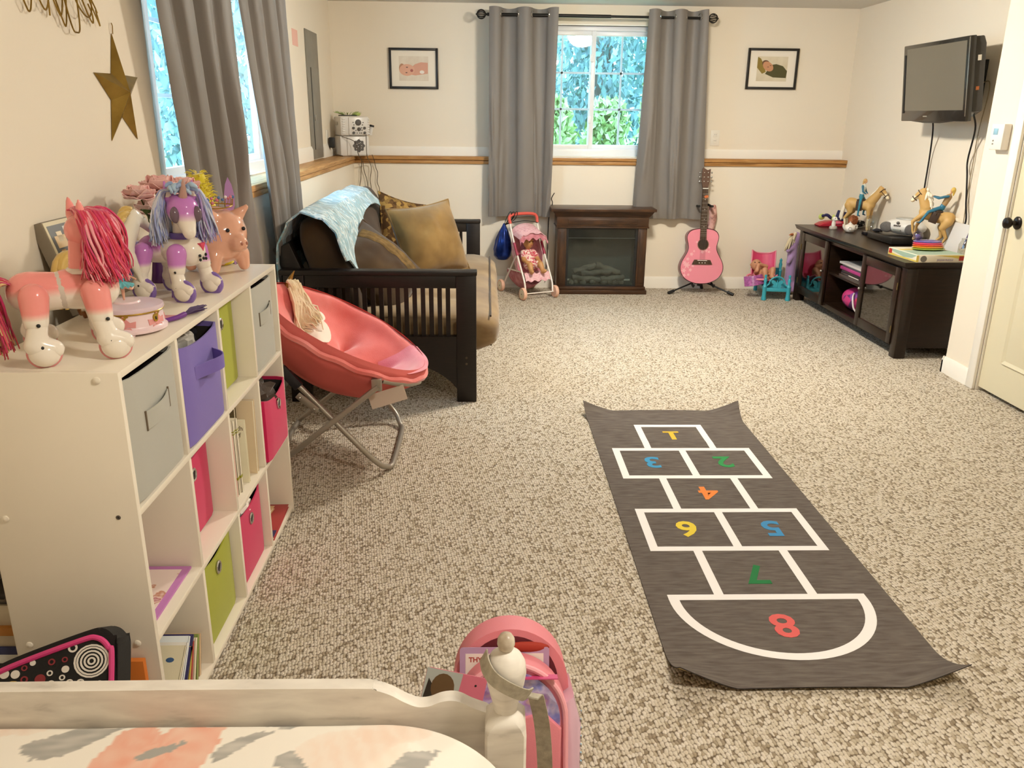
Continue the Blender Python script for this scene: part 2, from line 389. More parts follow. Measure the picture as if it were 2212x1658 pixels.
# white boards standing on the ledge
def base_profile(h=0.09): return [(0, 0), (0.014, 0), (0.014, h-0.022), (0.009, h-0.010), (0.006, h), (0, h)]
def base_x(x0, x1, y, z, h=0.09, s=-1):
    return MB().prism([(s*p[0], p[1]) for p in base_profile(h)], x0, x1, M=Matrix(((0, 0, 1, 0), (1, 0, 0, y), (0, 1, 0, z), (0, 0, 0, 1))))
def base_y(y0, y1, x, z, h=0.09, s=1):
    return MB().prism([(s*p[0], p[1]) for p in base_profile(h)], y0, y1, M=Matrix(((1, 0, 0, x), (0, 0, 1, 0), (0, 1, 0, z), (0, 0, 0, 1))))
for i, (a, b_) in enumerate(((-1.25, 0.24), (1.46, 3.0))): struct('trim_%d' % (3+i), base_x(a, b_, YU, 1.086, 0.075), WHITE)
struct('trim_5', base_y(6.53, 7.09, -1.262, 1.086, 0.10), WHITE); struct('trim_6', base_y(5.15, 6.12, -1.262, 1.086, 0.10), WHITE)
struct('baseboard_back', base_x(-1.1, 3.0, YB, 0, 0.10), WHITE)
struct('baseboard_right', base_y(4.53, YB, 3.0, 0, 0.10, -1), WHITE)
struct('baseboard_left', base_y(-1.8, YB, -1.10, 0, 0.09, 1), WHITE)
w = base_y(4.275, 4.545, 2.69, 0, 0.095, -1); w2 = base_x(2.676, 3.0, 4.53, 0, 0.095, 1); w.add(w2.v, w2.f); struct('baseboard_column', w, WHITE)
struct('baseboard_front', base_y(-1.8, 3.29, 2.69, 0, 0.095, -1), WHITE)
# ---------------------------------------------------------------- windows
VINYL = mat('white_vinyl', 'eef0f2', rough=0.35, spec=0.5)
GLASS = glass_mat('window_glass', 'f4fbff', 0.03)
def window(name, n, M, x0, x1, z0, z1, xm, gl, cols):
    """sliding window in local x (along the wall), z, with +y outward; gl = glass heights"""
    def tf(mb): mb.v = [M @ p for p in mb.v]; return mb
    f = MB(); f.box(x0, x0+0.045, 0, 0.07, z0, z1, 0.004); f.box(x1-0.045, x1, 0, 0.07, z0, z1, 0.004); f.box(x0+0.045, x1-0.045, 0, 0.0695, z0, gl[0]-0.035, 0.002); f.box(x0+0.045, x1-0.045, 0, 0.0695, gl[1]+0.035, z1, 0.002)
    root = struct(name, tf(f), VINYL)
    for k, (a, b_, dy) in enumerate(((x0+0.045, xm+0.022, 0.012), (xm-0.022, x1-0.045, 0.035))):
        s = MB(); s.box(a, a+0.038, dy, dy+0.025, gl[0]-0.035, gl[1]+0.035, 0.003); s.box(b_-0.038, b_, dy, dy+0.025, gl[0]-0.035, gl[1]+0.035, 0.003)
        s.box(a+0.038, b_-0.038, dy+0.0005, dy+0.0245, gl[0]-0.035, gl[0], 0.002); s.box(a+0.038, b_-0.038, dy+0.0005, dy+0.0245, gl[1], gl[1]+0.035, 0.002)
        so = link('sash', tf(s).mesh('sash'), VINYL, root)
        pane = MB().box(a+0.03, b_-0.03, dy+0.010, dy+0.014, gl[0]-0.008, gl[1]+0.008); link('pane', tf(pane).mesh('pane'), GLASS, so)
        ia, ib = a+0.038, b_-0.038
        if cols[k]:
            for c in range(1, cols[k]):
                xx = ia+(ib-ia)*c/cols[k]; g = MB().box(xx-0.008, xx+0.008, dy+0.015, dy+0.022, gl[0], gl[1]); link('grille_bar', tf(g).mesh('g'), VINYL, so)
            for r in (1, 2):
                zz = gl[0]+(gl[1]-gl[0])*r/3; g = MB().box(ia, ib, dy+0.015, dy+0.022, zz-0.008, zz+0.008); link('grille_bar', tf(g).mesh('g'), VINYL, so)
        if k == 0:
            for zz in (gl[0]+0.20, gl[1]-0.17):
                lk = MB().box(b_-0.045, b_-0.018, dy-0.016, dy, zz-0.03, zz+0.03, 0.004); link('sash_lock', tf(lk).mesh('l'), VINYL, so)
    return root
window('window_1', 1, Matrix.Translation((0, 7.14, 0)), 0.29, 1.41, 1.087, 2.105, 0.861, (1.186, 2.035), (2, 2))
ML = Matrix(((0, -1, 0, -1.295), (1, 0, 0, 0), (0, 0, 1, 0), (0, 0, 0, 1)))
window('window_2', 2, ML, 3.39, 5.055, 1.087, 2.105, 4.25, (1.186, 2.035), (3, 0))
# painted reveals round the windows
w = MB(); w.box(0.275, 0.285, 7.09, 7.14, 1.088, 2.115); w.box(1.415, 1.425, 7.09, 7.14, 1.088, 2.115); w.box(0.285, 1.415, 7.09, 7.14, 2.105, 2.115); w.box(0.285, 1.415, 7.09, 7.14, 1.088, 1.094)
struct('trim_7', w, WHITE)
w = MB(); w.box(-1.34, -1.29, 3.30, 3.39, 1.088, 2.115); w.box(-1.30, -1.25, 5.055, 5.09, 1.088, 2.115); w.box(-1.30, -1.25, 3.30, 5.09, 2.105, 2.125); w.box(-1.295, -1.262, 3.30, 5.06, 1.088, 1.094)
struct('trim_8', w, WHITE)
# ---------------------------------------------------------------- door
DOORP = mat('door_paint', 'ddd3b4', rough=0.45, spec=0.4)
d = MB(); d.box(2.702, 2.737, 3.375, 4.198, 0.022, 2.035)
door = struct('door_1', d, DOORP)
for (ya, yb) in ((3.50, 3.735), (3.80, 4.035)):
    for (za, zb) in ((0.20, 0.80), (0.95, 1.60), (1.72, 1.93)):
        p = MB(); Mx = Matrix(((0, 0, -1, 2.702), (1, 0, 0, 0), (0, 1, 0, 0), (0, 0, 0, 1)))
        o = [(ya, za), (yb, za), (yb, zb), (ya, zb)]; t = 0.018
        i1 = [(ya+t, za+t), (yb-t, za+t), (yb-t, zb-t), (ya+t, zb-t)]; t2 = 0.045; i2 = [(ya+t2, za+t2), (yb-t2, za+t2), (yb-t2, zb-t2), (ya+t2, zb-t2)]
        vs = []
        for lay, dep in ((o, 0.0), (i1, -0.009), (i2, 0.003)):
            for q in lay: vs.append(Vector((2.7015-dep*0.6 if dep < 0 else 2.7015-dep, q[0], q[1])))
        # ogee: outer lip proud, groove, raised field
        vs = [Vector((2.694, q[0], q[1])) for q in o]+[Vector((2.7012, q[0], q[1])) for q in i1]+[Vector((2.695, q[0], q[1])) for q in i2]
        fs = [(i, (i+1) % 4, 4+(i+1) % 4, 4+i) for i in range(4)]+[(4+i, 4+(i+1) % 4, 8+(i+1) % 4, 8+i) for i in range(4)]+[(8, 9, 10, 11)]
        base = len(vs); vs += [Vector((2.702, q[0], q[1])) for q in o]; fs += [(i, (i+1) % 4, base+(i+1) % 4, base+i) for i in range(4)]
        p.add(vs, fs); p.build('panel', DOORP, door, ang=20)
BRONZE = mat('oil_rubbed_bronze', '231b16', rough=0.3, metal=0.6)
k = MB(); k.lathe([(0.033, 0), (0.033, 0.006), (0.026, 0.012), (0.012, 0.014), (0.011, 0.034), (0.022, 0.040), (0.029, 0.052), (0.026, 0.066), (0.012, 0.073), (0, 0.074)], (2.702, 4.135, 0.915), 24, M=Matrix(((0, 0, -1), (0, 1, 0), (1, 0, 0))))
k.build('door_knob', BRONZE, door)
w = MB(); w.box(2.672, 2.69, 4.205, 4.272, 0, 2.11, 0.005); w.box(2.672, 2.69, 3.292, 3.36, 0, 2.11, 0.005); w.box(2.672, 2.69, 3.292, 4.272, 2.045, 2.112, 0.005)
struct('trim_9', w, WHITE)
w = MB(); w.box(2.69, 2.74, 4.199, 4.206, 0, 2.04); w.box(2.69, 2.74, 3.359, 3.366, 0, 2.04); struct('trim_10', w, WHITE)
# ---------------------------------------------------------------- ceiling lamp and added fill lamp
LG = bpy.data.materials.new('lit_lamp_glass'); LG.use_nodes = True; _n = LG.node_tree; _b = _n.nodes['Principled BSDF']
_b.inputs['Base Color'].default_value = lin(hx('fff6e6')); _b.inputs['Emission Color'].default_value = (1.0, 0.925, 0.80, 1); _b.inputs['Emission Strength'].default_value = LAMP_STRENGTH
LG_FILL = LG.copy(); LG_FILL.node_tree.nodes['Principled BSDF'].inputs['Emission Color'].default_value = (1.0, 0.935, 0.82, 1); LG_FILL.node_tree.nodes['Principled BSDF'].inputs['Emission Strength'].default_value = FILL_LAMP_STRENGTH
NICKEL = mat('brushed_nickel', 'a8a49c', rough=0.3, metal=1.0)
def ceiling_lamp(x, y, label, gm):
    t = thing('ceiling_light', label, 'light', (x, y, HC))
    MB().lathe([(0.155, 0), (0.155, -0.018), (0.14, -0.024), (0, -0.024)], (x, y, HC), 40).build('canopy', NICKEL, t)
    MB().lathe([(0.148, -0.018), (0.146, -0.04), (0.13, -0.07), (0.10, -0.095), (0.06, -0.112), (0.0, -0.118)], (x, y, HC), 40).build('glass_dome', gm, t)
    MB().lathe([(0.012, -0.116), (0.014, -0.124), (0.006, -0.136), (0, -0.138)], (x, y, HC), 16).build('finial', NICKEL, t)
ceiling_lamp(1.03, 4.72, 'lit round glass ceiling light over the middle of the room', LG)
ceiling_lamp(0.95, 0.75, 'added fill light over the bed foot, shaped as a round ceiling light', LG_FILL)  # unseen fixture, added as fill for the shelf end and bed
# ---------------------------------------------------------------- outside
LEAFS = [noise_mat('leaf_%d' % i, [(0.3, a), (0.7, b_)], scale=1.2, rough=0.6) for i, (a, b_) in enumerate((('67827e', '7f9a94'), ('93a96a', 'a9bd80'), ('7c9a96', '93aca6')))]
BARK = mat('tree_bark', '6a5f52', rough=0.9)
lawn = MB().box(-9, 12, 7.45, 30, 0.2, 0.45).build('lawn', mat('lawn_grass', '7f9460', rough=0.9, var=0.3, vscale=1.0)); tag(lawn, 'bright green ground beyond the back window', 'ground', kind='structure')
def tree(name, label, x, y, h, r, m, n, seed, low=0.3):
    rnd = random.Random(seed); t = thing(name, label, 'tree' if name == 'tree' else 'bush', (x, y, 0.45))
    pts = bez([(x, y, 0.45), (x+0.05, y, 0.45+h*0.4), (x-0.05, y, 0.45+h*0.85)], 10)
    tr = MB(); tr.tube(pts, [0.10*h/4*(1-0.07*i) for i in range(len(pts))], 8); tr.build('trunk', BARK, t)
    f = MB()
    for i in range(n):
        a = rnd.random()*2*pi; u = rnd.random(); zz = low+(1-low)*u; rr = r*sqrt(rnd.random())*(0.35+0.65*sin(pi*min(1, 0.15+0.8*u)))
        c = Vector((x+rr*cos(a), y+rr*sin(a)*0.6, 0.45+h*zz)); s = (0.035+0.045*rnd.random())*(1.0 if name == 'bush' else 1.5 if y < 16 else 3.0)
        q = Euler((rnd.random()*6, rnd.random()*6, rnd.random()*6)).to_matrix()
        f.add([c+q @ Vector(p)*s for p in ((-1, 0, 0), (0, 0.45, 0.12), (1, 0, 0), (0, -0.45, 0.12))], [(0, 1, 2, 3)])
    o = f.build('foliage', m, t, fix=False); o['kind'] = 'stuff'
tree('tree', 'dark leafy tree seen through the left half of the back window', 0.25, 13.0, 5.0, 1.0, LEAFS[2], 3500, 1, 0.1)
tree('tree', 'tall dark tree seen behind the middle bar of the back window', 1.9, 15.5, 6.0, 1.4, LEAFS[0], 4000, 2, 0.1)
tree('tree', 'pale grey green tree high in the right half of the back window', 3.6, 13.0, 5.0, 1.2, LEAFS[2], 3500, 3, 0.1)
tree('bush', 'bright green bush low in the left half of the back window', 0.70, 9.4, 1.15, 0.33, LEAFS[1], 1400, 4, 0.1)
tree('bush', 'bright green bush low in the middle of the back window', 1.38, 9.8, 1.15, 0.33, LEAFS[1], 1400, 5, 0.1)
tree('bush', 'tall bright green bush along the right edge of the back window', 1.85, 8.9, 1.8, 0.28, LEAFS[1], 2000, 6, 0.1)
tree('tree', 'broad tree in the far row, left behind the back window', -2.8, 20.0, 7.5, 2.2, LEAFS[0], 4500, 11, 0.0)
tree('tree', 'broad tree in the far row, behind the middle of the back window', 2.7, 20.0, 7.5, 2.4, LEAFS[2], 4500, 12, 0.0)
tree('tree', 'broad tree in the far row, right behind the back window', 8.0, 20.0, 7.5, 2.2, LEAFS[0], 4500, 13, 0.0)
tree('tree', 'pale hazy tree outside the left window', -3.6, 11.5, 5.0, 1.1, LEAFS[2], 6000, 7, 0.05)
tree('tree', 'pale hazy tree outside the left window, behind the first', -5.6, 14.5, 5.5, 1.6, LEAFS[2], 6000, 8, 0.05)
# ================================================================ HOPSCOTCH MAT
MATG = noise_mat('charcoal_felt', [(0.3, '574e48'), (0.5, '645b54'), (0.75, '71685f')], scale=14, detail=8, rough=0.9, spec=0.15, stretch=(1, 6, 1), bump=0.3, bscale=500)
MATB = mat('tan_backing', 'a08e5c', rough=0.9)
MX0, MX1, MY0, MY1 = 0.49, 1.245, 1.735, 3.83
def mat_z(x, y):
    u = abs((x-(MX0+MX1)/2)/((MX1-MX0)/2)); z = 0.004
    a = max(0.0, (y-(MY1-0.15))/0.15); z += 0.055*a*a*max(0, (u-0.62)/0.38)**1.3+0.012*a*a*(1-u*u)*0.8
    a = max(0.0, ((MY0+0.17)-y)/0.17); z += 0.075*a*a*max(0, (u-0.58)/0.42)**1.2+0.010*a*a*(1-u*u)
    z += 0.004*math.exp(-((y-3.42)/0.03)**2)*math.exp(-((x-0.86)/0.17)**2)
    return z
t = thing('hopscotch_mat', 'charcoal felt hopscotch mat with white squares and coloured numbers on the carpet', 'mat', (0.868, 2.78, 0))
def matf(u, v):
    x = MX0+(MX1-MX0)*u; y = MY0+(MY1-MY0)*v
    x += 0.012*(v > 0.93)*(u-0.5)*2*((v-0.93)/0.07)
    return (x, y, mat_z(x, y))
nu, nv = 40, 110
MB().grid(matf, nu, nv).build('felt_top', MATG, t)
def matu(u, v): p = matf(u, v); return (p[0], p[1], p[2]-0.0032)
MB().grid(matu, nu, nv).build('backing', MATB, t)
e = MB()
def edge(pts):
    n = len(pts); vs = [Vector(p) for p in pts]+[Vector((p[0], p[1], p[2]-0.0032)) for p in pts]
    e.add(vs, [(i, i+1, n+i+1, n+i) for i in range(n-1)])
edge([matf(i/39, 0) for i in range(40)]); edge([matf(i/39, 1) for i in range(40)]); edge([matf(0, i/109) for i in range(110)]); edge([matf(1, i/109) for i in range(110)])
e.build('edge_band', mat('mat_edge', '2c2622', rough=0.9), t)
LINE = mat('white_print', 'ece6e2', rough=0.8, spec=0.2)
def line_rect(mb, x0, x1, y0, y1):
    nx = max(2, int((x1-x0)/0.03)+1); ny = max(2, int((y1-y0)/0.03)+1)
    mb.grid(lambda u, v: (x0+(x1-x0)*u, y0+(y1-y0)*v, mat_z(x0+(x1-x0)*u, y0+(y1-y0)*v)+0.0007), nx, ny)
def ring(mb, x0, x1, y0, y1, w=0.030, sides='lrbt'):
    ya = y0+(w if 'b' in sides else 0.0); yb = y1-(w if 't' in sides else 0.0)
    if 'l' in sides: line_rect(mb, x0, x0+w, ya, yb)
    if 'r' in sides: line_rect(mb, x1-w, x1, ya, yb)
    if 'b' in sides: line_rect(mb, x0, x1, y0, y0+w)
    if 't' in sides: line_rect(mb, x0, x1, y1-w, y1)
xa, xb, xc, xd, xm = 0.5555, 0.702, 1.025, 1.171, 0.8635
for spec in (('lrt', xb, xc, 3.355, 3.645), ('lrbt', xa, xd, 3.033, 3.355), ('lr', xb, xc, 2.762, 3.033), ('lrbt', xa, xd, 2.447, 2.762), ('lr', xb, xc, 2.180, 2.447)):
    if spec[0] == 'lr':
        for xx in (spec[1], spec[2]-0.03): q = MB(); line_rect(q, xx, xx+0.03, spec[3], spec[4]); q.build('side_line', LINE, t, ang=60, fix=False)
        continue
    q = MB(); ring(q, *spec[1:], sides=spec[0])
    if spec[0] == 'lrbt': line_rect(q, xm-0.015, xm+0.015, spec[3]+0.03, spec[4]-0.03)
    q.build('square_outline', LINE, t, ang=60, fix=False)
q = MB(); line_rect(q, xa, xd, 2.150, 2.180)
R0 = (xd-xa)/2
def arc(u, v):
    a = pi*u; r = R0-0.032*v; x = xm-r*cos(a); y = 2.152-r*sin(a)*0.965; return (x, y, mat_z(x, y)+0.0008)
q.grid(arc, 40, 3); q.build('half_round_outline', LINE, t, ang=60, fix=False)
NUMC = {'1': 'd8b13a', '2': '2f8a4a', '3': '3f8fb8', '4': 'e0803a', '5': '3f86b4', '6': 'dcc23e', '7': '22703c', '8': 'd4605c'}
for s, x, y in (('1', 0.859, 3.497), ('3', 0.707, 3.204), ('2', 1.016, 3.208), ('4', 0.871, 2.903), ('6', 0.718, 2.61), ('5', 1.025, 2.611), ('7', 0.87, 2.302), ('8', 0.865, 2.022)):
    M = Matrix.Translation((x, y, mat_z(x, y)+0.0006)) @ Matrix.Rotation(pi, 4, 'Z')
    put_text('printed_number', s, 0.155, mat('ink_'+s, NUMC[s], rough=0.8, spec=0.2), M, t, 0.0005, 0.0035)

MB().box(0.822, 0.896, 3.541, 3.556, 0.0040, 0.0056).build('printed_number_base', MATS['ink_1'], t)
# ================================================================ CUBE ORGANISER
LAM = mat('white_laminate', 'eee4d2', rough=0.35, spec=0.5, coat=0.1)
SX0, SX1, SY0, SP, ST, SH = -1.018, -0.717, 1.534, 0.309, 0.015, 0.92
SY1 = SY0+4*SP
t = thing('cube_organizer', 'white twelve-cube storage shelf standing along the left wall', 'shelf', ((SX0+SX1)/2, (SY0+SY1)/2, 0))
ROWZ = (0.0, 0.3065, 0.613)
for y in (SY0, SY1-ST): MB().box(SX0, SX1, y, y+ST, 0, SH, 0.0012).build('side_panel', LAM, t)
MB().box(SX0, SX1, SY0+ST, SY1-ST, SH-ST, SH, 0.0012).build('top_panel', LAM, t)
MB().box(SX0, SX1-0.001, SY0+ST, SY1-ST, 0.012, 0.027, 0.0012).build('bottom_panel', LAM, t)
for z in ROWZ[1:]: MB().box(SX0, SX1-0.001, SY0+ST, SY1-ST, z-ST/2, z+ST/2, 0.0012).build('shelf_board', LAM, t)
zs = (0.027, ROWZ[1]-ST/2, ROWZ[1]+ST/2, ROWZ[2]-ST/2, ROWZ[2]+ST/2, SH-ST)
for k in (1, 2, 3):
    for r in range(3): MB().box(SX0, SX1-0.001, SY0+k*SP-ST/2, SY0+k*SP+ST/2, zs[2*r], zs[2*r+1], 0.001).build('divider', LAM, t)
MB().box(SX0-0.003, SX0, SY0+0.003, SY1-0.003, 0.015, SH-0.003).build('back_panel', LAM, t)
Mcap = Matrix(((1, 0, 0), (0, 0, -1), (0, 1, 0)))
for (x, z) in ((-0.759, 0.905), (-0.986, 0.607), (-0.989, 0.304), (-0.758, 0.306), (-0.986, 0.905)):
    MB().lathe([(0.0075, 0), (0.0070, 0.0025), (0.004, 0.0042), (0, 0.0046)], (x, SY0, z), 14, M=Mcap).build('screw_cap', LAM, t)
c = MB(); c.lathe([(0.005, 0.0), (0.005, 0.0008), (0.002, 0.001), (0.0015, -0.0005), (0, -0.0005)], (-0.758, SY0, 0.609), 12, M=Mcap); c.build('bare_screw', mat('dull_steel', '77706a', rough=0.4, metal=0.8), t)

def cell(k, r):
    """inside of cube: y0, y1, floor z, top z"""
    return SY0+k*SP+(ST if k == 0 else ST/2), SY0+(k+1)*SP-(ST if k == 3 else ST/2), zs[2*r], zs[2*r+1]
FAB = {n: mat('bin_fabric_'+n, c, rough=0.85, spec=0.2, bump=0.25, bscale=700, sheen=0.2) for n, c in (('grey', 'b3b1a6'), ('purple', '7a68b4'), ('lime', 'a2a522'), ('pink', 'cc2458'))}
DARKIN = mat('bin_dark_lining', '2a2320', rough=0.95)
CHROME = mat('chrome', 'c8c8c8', rough=0.15, metal=1.0)
def bin_(label, colour, k, r, recess=0.004, h=0.268, handle='grommet', sag=0.012, bow=0.004, wid=None, lining=None, yoff=0, depth=0.262):
    depth = min(depth, 0.294-recess)
    y0, y1, z0, z1 = cell(k, r); w = (y1-y0-0.012) if wid is None else wid; yc = (y0+y1)/2+yoff; xf = SX1-recess
    t = thing('fabric_bin', label, 'bin', (xf-0.13, yc, z0))
    n = 48; z0 += 0.0015
    def ringpt(i, ins, zf):
        # rounded rectangle, front at +x
        a = 2*pi*i/n; cx, cy = cos(a), sin(a); s = 1/max(abs(cx)*1.0, abs(cy)*1.0); s = min(s, 1.36)
        hx_, hy_ = depth/2-ins, w/2-ins; x = cx*s*hx_; y = cy*s*hy_
        front = max(0, cx*s-0.9)/0.1; mid = 1-(y/hy_)**2
        x += front*bow*mid*sin(pi*min(1, zf*1.0)) if zf <= 1 else 0
        top = z0+h-sag*mid*abs(cx*s)*0.9
        return Vector((xf-depth/2+x, yc+y, z0+(top-z0)*zf))
    b = MB(); vs = []; fs = []
    lay = [(0, 0.02), (0, 0.2), (0, 0.4), (0, 0.6), (0, 0.8), (0, 0.93), (0, 1.0), (0.004, 1.0), (0.004, 0.93)]
    for ins, zf in lay: vs += [ringpt(i, ins, zf) for i in range(n)]
    for l in range(len(lay)-1):
        for i in range(n): j = (i+1) % n; fs.append((l*n+i, l*n+j, (l+1)*n+j, (l+1)*n+i))
    fs.append(tuple(range(n))); b.add(vs, fs); body = b.build('fabric_body', FAB[colour], t, ang=50)
    b = MB(); vs = []; fs = []
    lay = [(0.0045, 0.95), (0.0045, 0.5), (0.0045, 0.06)]
    for ins, zf in lay: vs += [ringpt(i, ins, zf) for i in range(n)]
    for l in range(2):
        for i in range(n): j = (i+1) % n; fs.append((l*n+i, l*n+j, (l+1)*n+j, (l+1)*n+i))
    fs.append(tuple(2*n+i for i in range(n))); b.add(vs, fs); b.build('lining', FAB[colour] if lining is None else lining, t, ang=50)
    if handle == 'grommet':
        zc = z0+h*0.76; Mf = Matrix(((0, 0, 1), (1, 0, 0), (0, 1, 0)))
        xr = xf+bow*0.7
        MB().lathe([(0.019, -0.001), (0.019, 0.002), (0.016, 0.004), (0.012, 0.003), (0.011, -0.001)], (xr, yc, zc), 24, M=Mf).build('grommet', CHROME, t)
        MB().lathe([(0.0115, 0.0), (0.0115, 0.0012), (0, 0.0012)], (xr, yc, zc), 20, M=Mf).build('grommet_hole', DARKIN, t)
    elif handle == 'strap':
        zc = z0+h*0.68; b = MB()
        def st(u, v):
            y = yc-0.07+0.14*u; out = 0.004+0.040*max(0, sin(pi*u))**1.2*(0.55+0.9*u); return (xf+out, y+0.012*sin(pi*u), zc-0.017+0.034*v+0.012*u)
        b.grid(st, 20, 4, thick=0.003); b.build('strap_handle', FAB[colour], t)
    else:
        zc = z0+h*0.60; b = MB()
        b.grid(lambda u, v: (xf+bow*0.8+0.002+0.010*sin(pi*u)*(1 if v < 2 else 0), yc-0.062+0.124*u, zc-0.020+0.040*v+0.010*u), 14, 4, thick=0.002); b.build('strap_handle', FAB[colour], t)
        sb = mat('slot_brown', '6e5f4c', rough=0.8)
        MB().box(xf+bow*0.2, xf+bow*0.9+0.002, yc-0.066, yc-0.062, zc-0.022, zc+0.022).build('handle_slot', sb, t); MB().box(xf+bow*0.2, xf+bow*0.9+0.002, yc+0.062, yc+0.066, zc-0.012, zc+0.034).build('handle_slot', sb, t)
    return t
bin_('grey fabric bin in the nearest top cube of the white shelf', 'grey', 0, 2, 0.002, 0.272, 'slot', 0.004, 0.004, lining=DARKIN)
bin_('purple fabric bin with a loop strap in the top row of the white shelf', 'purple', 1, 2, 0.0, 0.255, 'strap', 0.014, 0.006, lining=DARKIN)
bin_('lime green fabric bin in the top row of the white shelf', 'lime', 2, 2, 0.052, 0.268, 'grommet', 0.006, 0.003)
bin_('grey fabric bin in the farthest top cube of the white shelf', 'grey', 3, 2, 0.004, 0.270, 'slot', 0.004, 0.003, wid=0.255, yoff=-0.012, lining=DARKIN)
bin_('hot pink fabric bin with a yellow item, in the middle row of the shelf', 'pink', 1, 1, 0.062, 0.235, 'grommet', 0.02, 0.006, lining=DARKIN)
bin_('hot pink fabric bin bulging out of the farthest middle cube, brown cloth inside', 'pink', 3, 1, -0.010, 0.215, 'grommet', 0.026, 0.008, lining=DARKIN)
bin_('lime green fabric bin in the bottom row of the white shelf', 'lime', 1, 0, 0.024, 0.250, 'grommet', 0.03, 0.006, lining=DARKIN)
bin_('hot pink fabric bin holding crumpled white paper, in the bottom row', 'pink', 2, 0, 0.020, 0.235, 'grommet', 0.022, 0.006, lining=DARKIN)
def cloth_lump(name, label, cat, c, r, m, seed, amp=0.35, crumple=9.0, nu=28, nv=18):
    rnd = random.Random(seed); off = Vector((rnd.random()*50, rnd.random()*50, rnd.random()*50)); b = MB(); vs = []; fs = []
    for i in range(nv+1):
        ph = pi*i/nv
        for k in range(nu):
            th = 2*pi*k/nu; d = Vector((sin(ph)*cos(th), sin(ph)*sin(th), -cos(ph)))
            s = 1+amp*(abs(noise.noise(d*crumple*0.25+off))*1.6-0.4)+amp*0.4*noise.noise(d*crumple*0.6+off)
            vs.append(Vector(c)+Vector((d.x*r[0], d.y*r[1], d.z*r[2]))*s)
    for i in range(nv):
        for k in range(nu): l = (k+1) % nu; fs.append((i*nu+k, i*nu+l, (i+1)*nu+l, (i+1)*nu+k))
    b.add(vs, fs); o = b.build(name, m, ang=30); return tag(o, label, cat)
PAPER = mat('white_paper', 'ece4d8', rough=0.7, var=0.06, vscale=20)
BROWNC = mat('dark_brown_cloth', '3f2e22', rough=0.95, bump=0.4, bscale=200, sheen=0.2)
YEL = mat('yellow_plastic', 'dcb02c', rough=0.4)
y0, y1, z0, z1 = cell(1, 2); cloth_lump('crumpled_cloth', 'pale grey cloth bunched at the top of the purple bin', 'cloth', (-0.79, 2.04, z0+0.21), (0.045, 0.055, 0.045), mat('grey_cloth', 'c8c2b8', rough=0.9, var=0.15, vscale=30), 3)
cloth_lump('dark_cloth', 'black cloth beside the pale cloth in the purple bin', 'cloth', (-0.80, 2.10, z0+0.225), (0.035, 0.018, 0.04), mat('black_cloth', '1d1a20', rough=0.95), 4)
y0, y1, z0, z1 = cell(1, 1); b = MB(); b.box(-0.86, -0.80, y0+0.03, y0+0.15, z0+0.215, z0+0.24, 0.004, M=None); tag(b.build('yellow_block', YEL), 'yellow plastic block lying in the pink bin of the middle row', 'toy')
y0, y1, z0, z1 = cell(3, 1); cloth_lump('brown_cloth', 'dark brown cloth piled up in the farthest pink bin', 'cloth', (-0.80, 2.60, z0+0.175), (0.085, 0.10, 0.075), BROWNC, 5, 0.4, 12)
y0, y1, z0, z1 = cell(2, 0); cloth_lump('crumpled_paper', 'crumpled white paper sticking out of the bottom pink bin', 'paper', (-0.80, 2.31, z0+0.215), (0.055, 0.085, 0.045), PAPER, 6, 0.5, 12)
# --- placemat and earmuffs in the middle near cube
PURB = mat('purple_border', 'c07ab8', rough=0.5)
y0, y1, z0, z1 = cell(0, 1)
t = thing('placemat', 'pink picture board with a purple border lying in the middle near cube', 'placemat', (-0.87, 1.69, z0))
MB().box(-0.985, -0.742, y0+0.010, y1-0.004, z0, z0+0.006, 0.002).build('border', PURB, t)
MB().box(-0.967, -0.760, y0+0.028, y1-0.022, z0+0.006, z0+0.0068).build('picture', noise_mat('placemat_print', [(0.0, 'f0d9d2'), (0.56, 'f2ddd4'), (0.60, 'c8876a'), (0.66, 'efd3cc'), (0.70, 'b85a66'), (0.76, 'f0d9d2')], scale=16, detail=3, rough=0.4), t)
t = thing('sunglasses', 'black and white toy sunglasses standing at the back of the middle near cube', 'sunglasses', (-0.93, 1.80, z0+0.0075))
BLK = mat('gloss_black', '15131a', rough=0.25, spec=0.5)
zb = z0+0.0075
for dz, mm in ((0.0, BLK), (0.034, mat('white_gloss', 'eeeae2', rough=0.25))):
    b = MB(); b.tube([(-0.93+0.034*cos(a), 1.805+0.004*sin(2*a), zb+0.018+dz+0.014*sin(a)) for a in [2*pi*i/20 for i in range(20)]], 0.004, 8, closed=True); b.build('lens_rim', BLK, t)
b = MB(); b.tube([(-0.896, 1.805, zb+0.02), (-0.888, 1.81, zb+0.045), (-0.896, 1.815, zb+0.058)], 0.004, 8); b.build('temple', BLK, t)
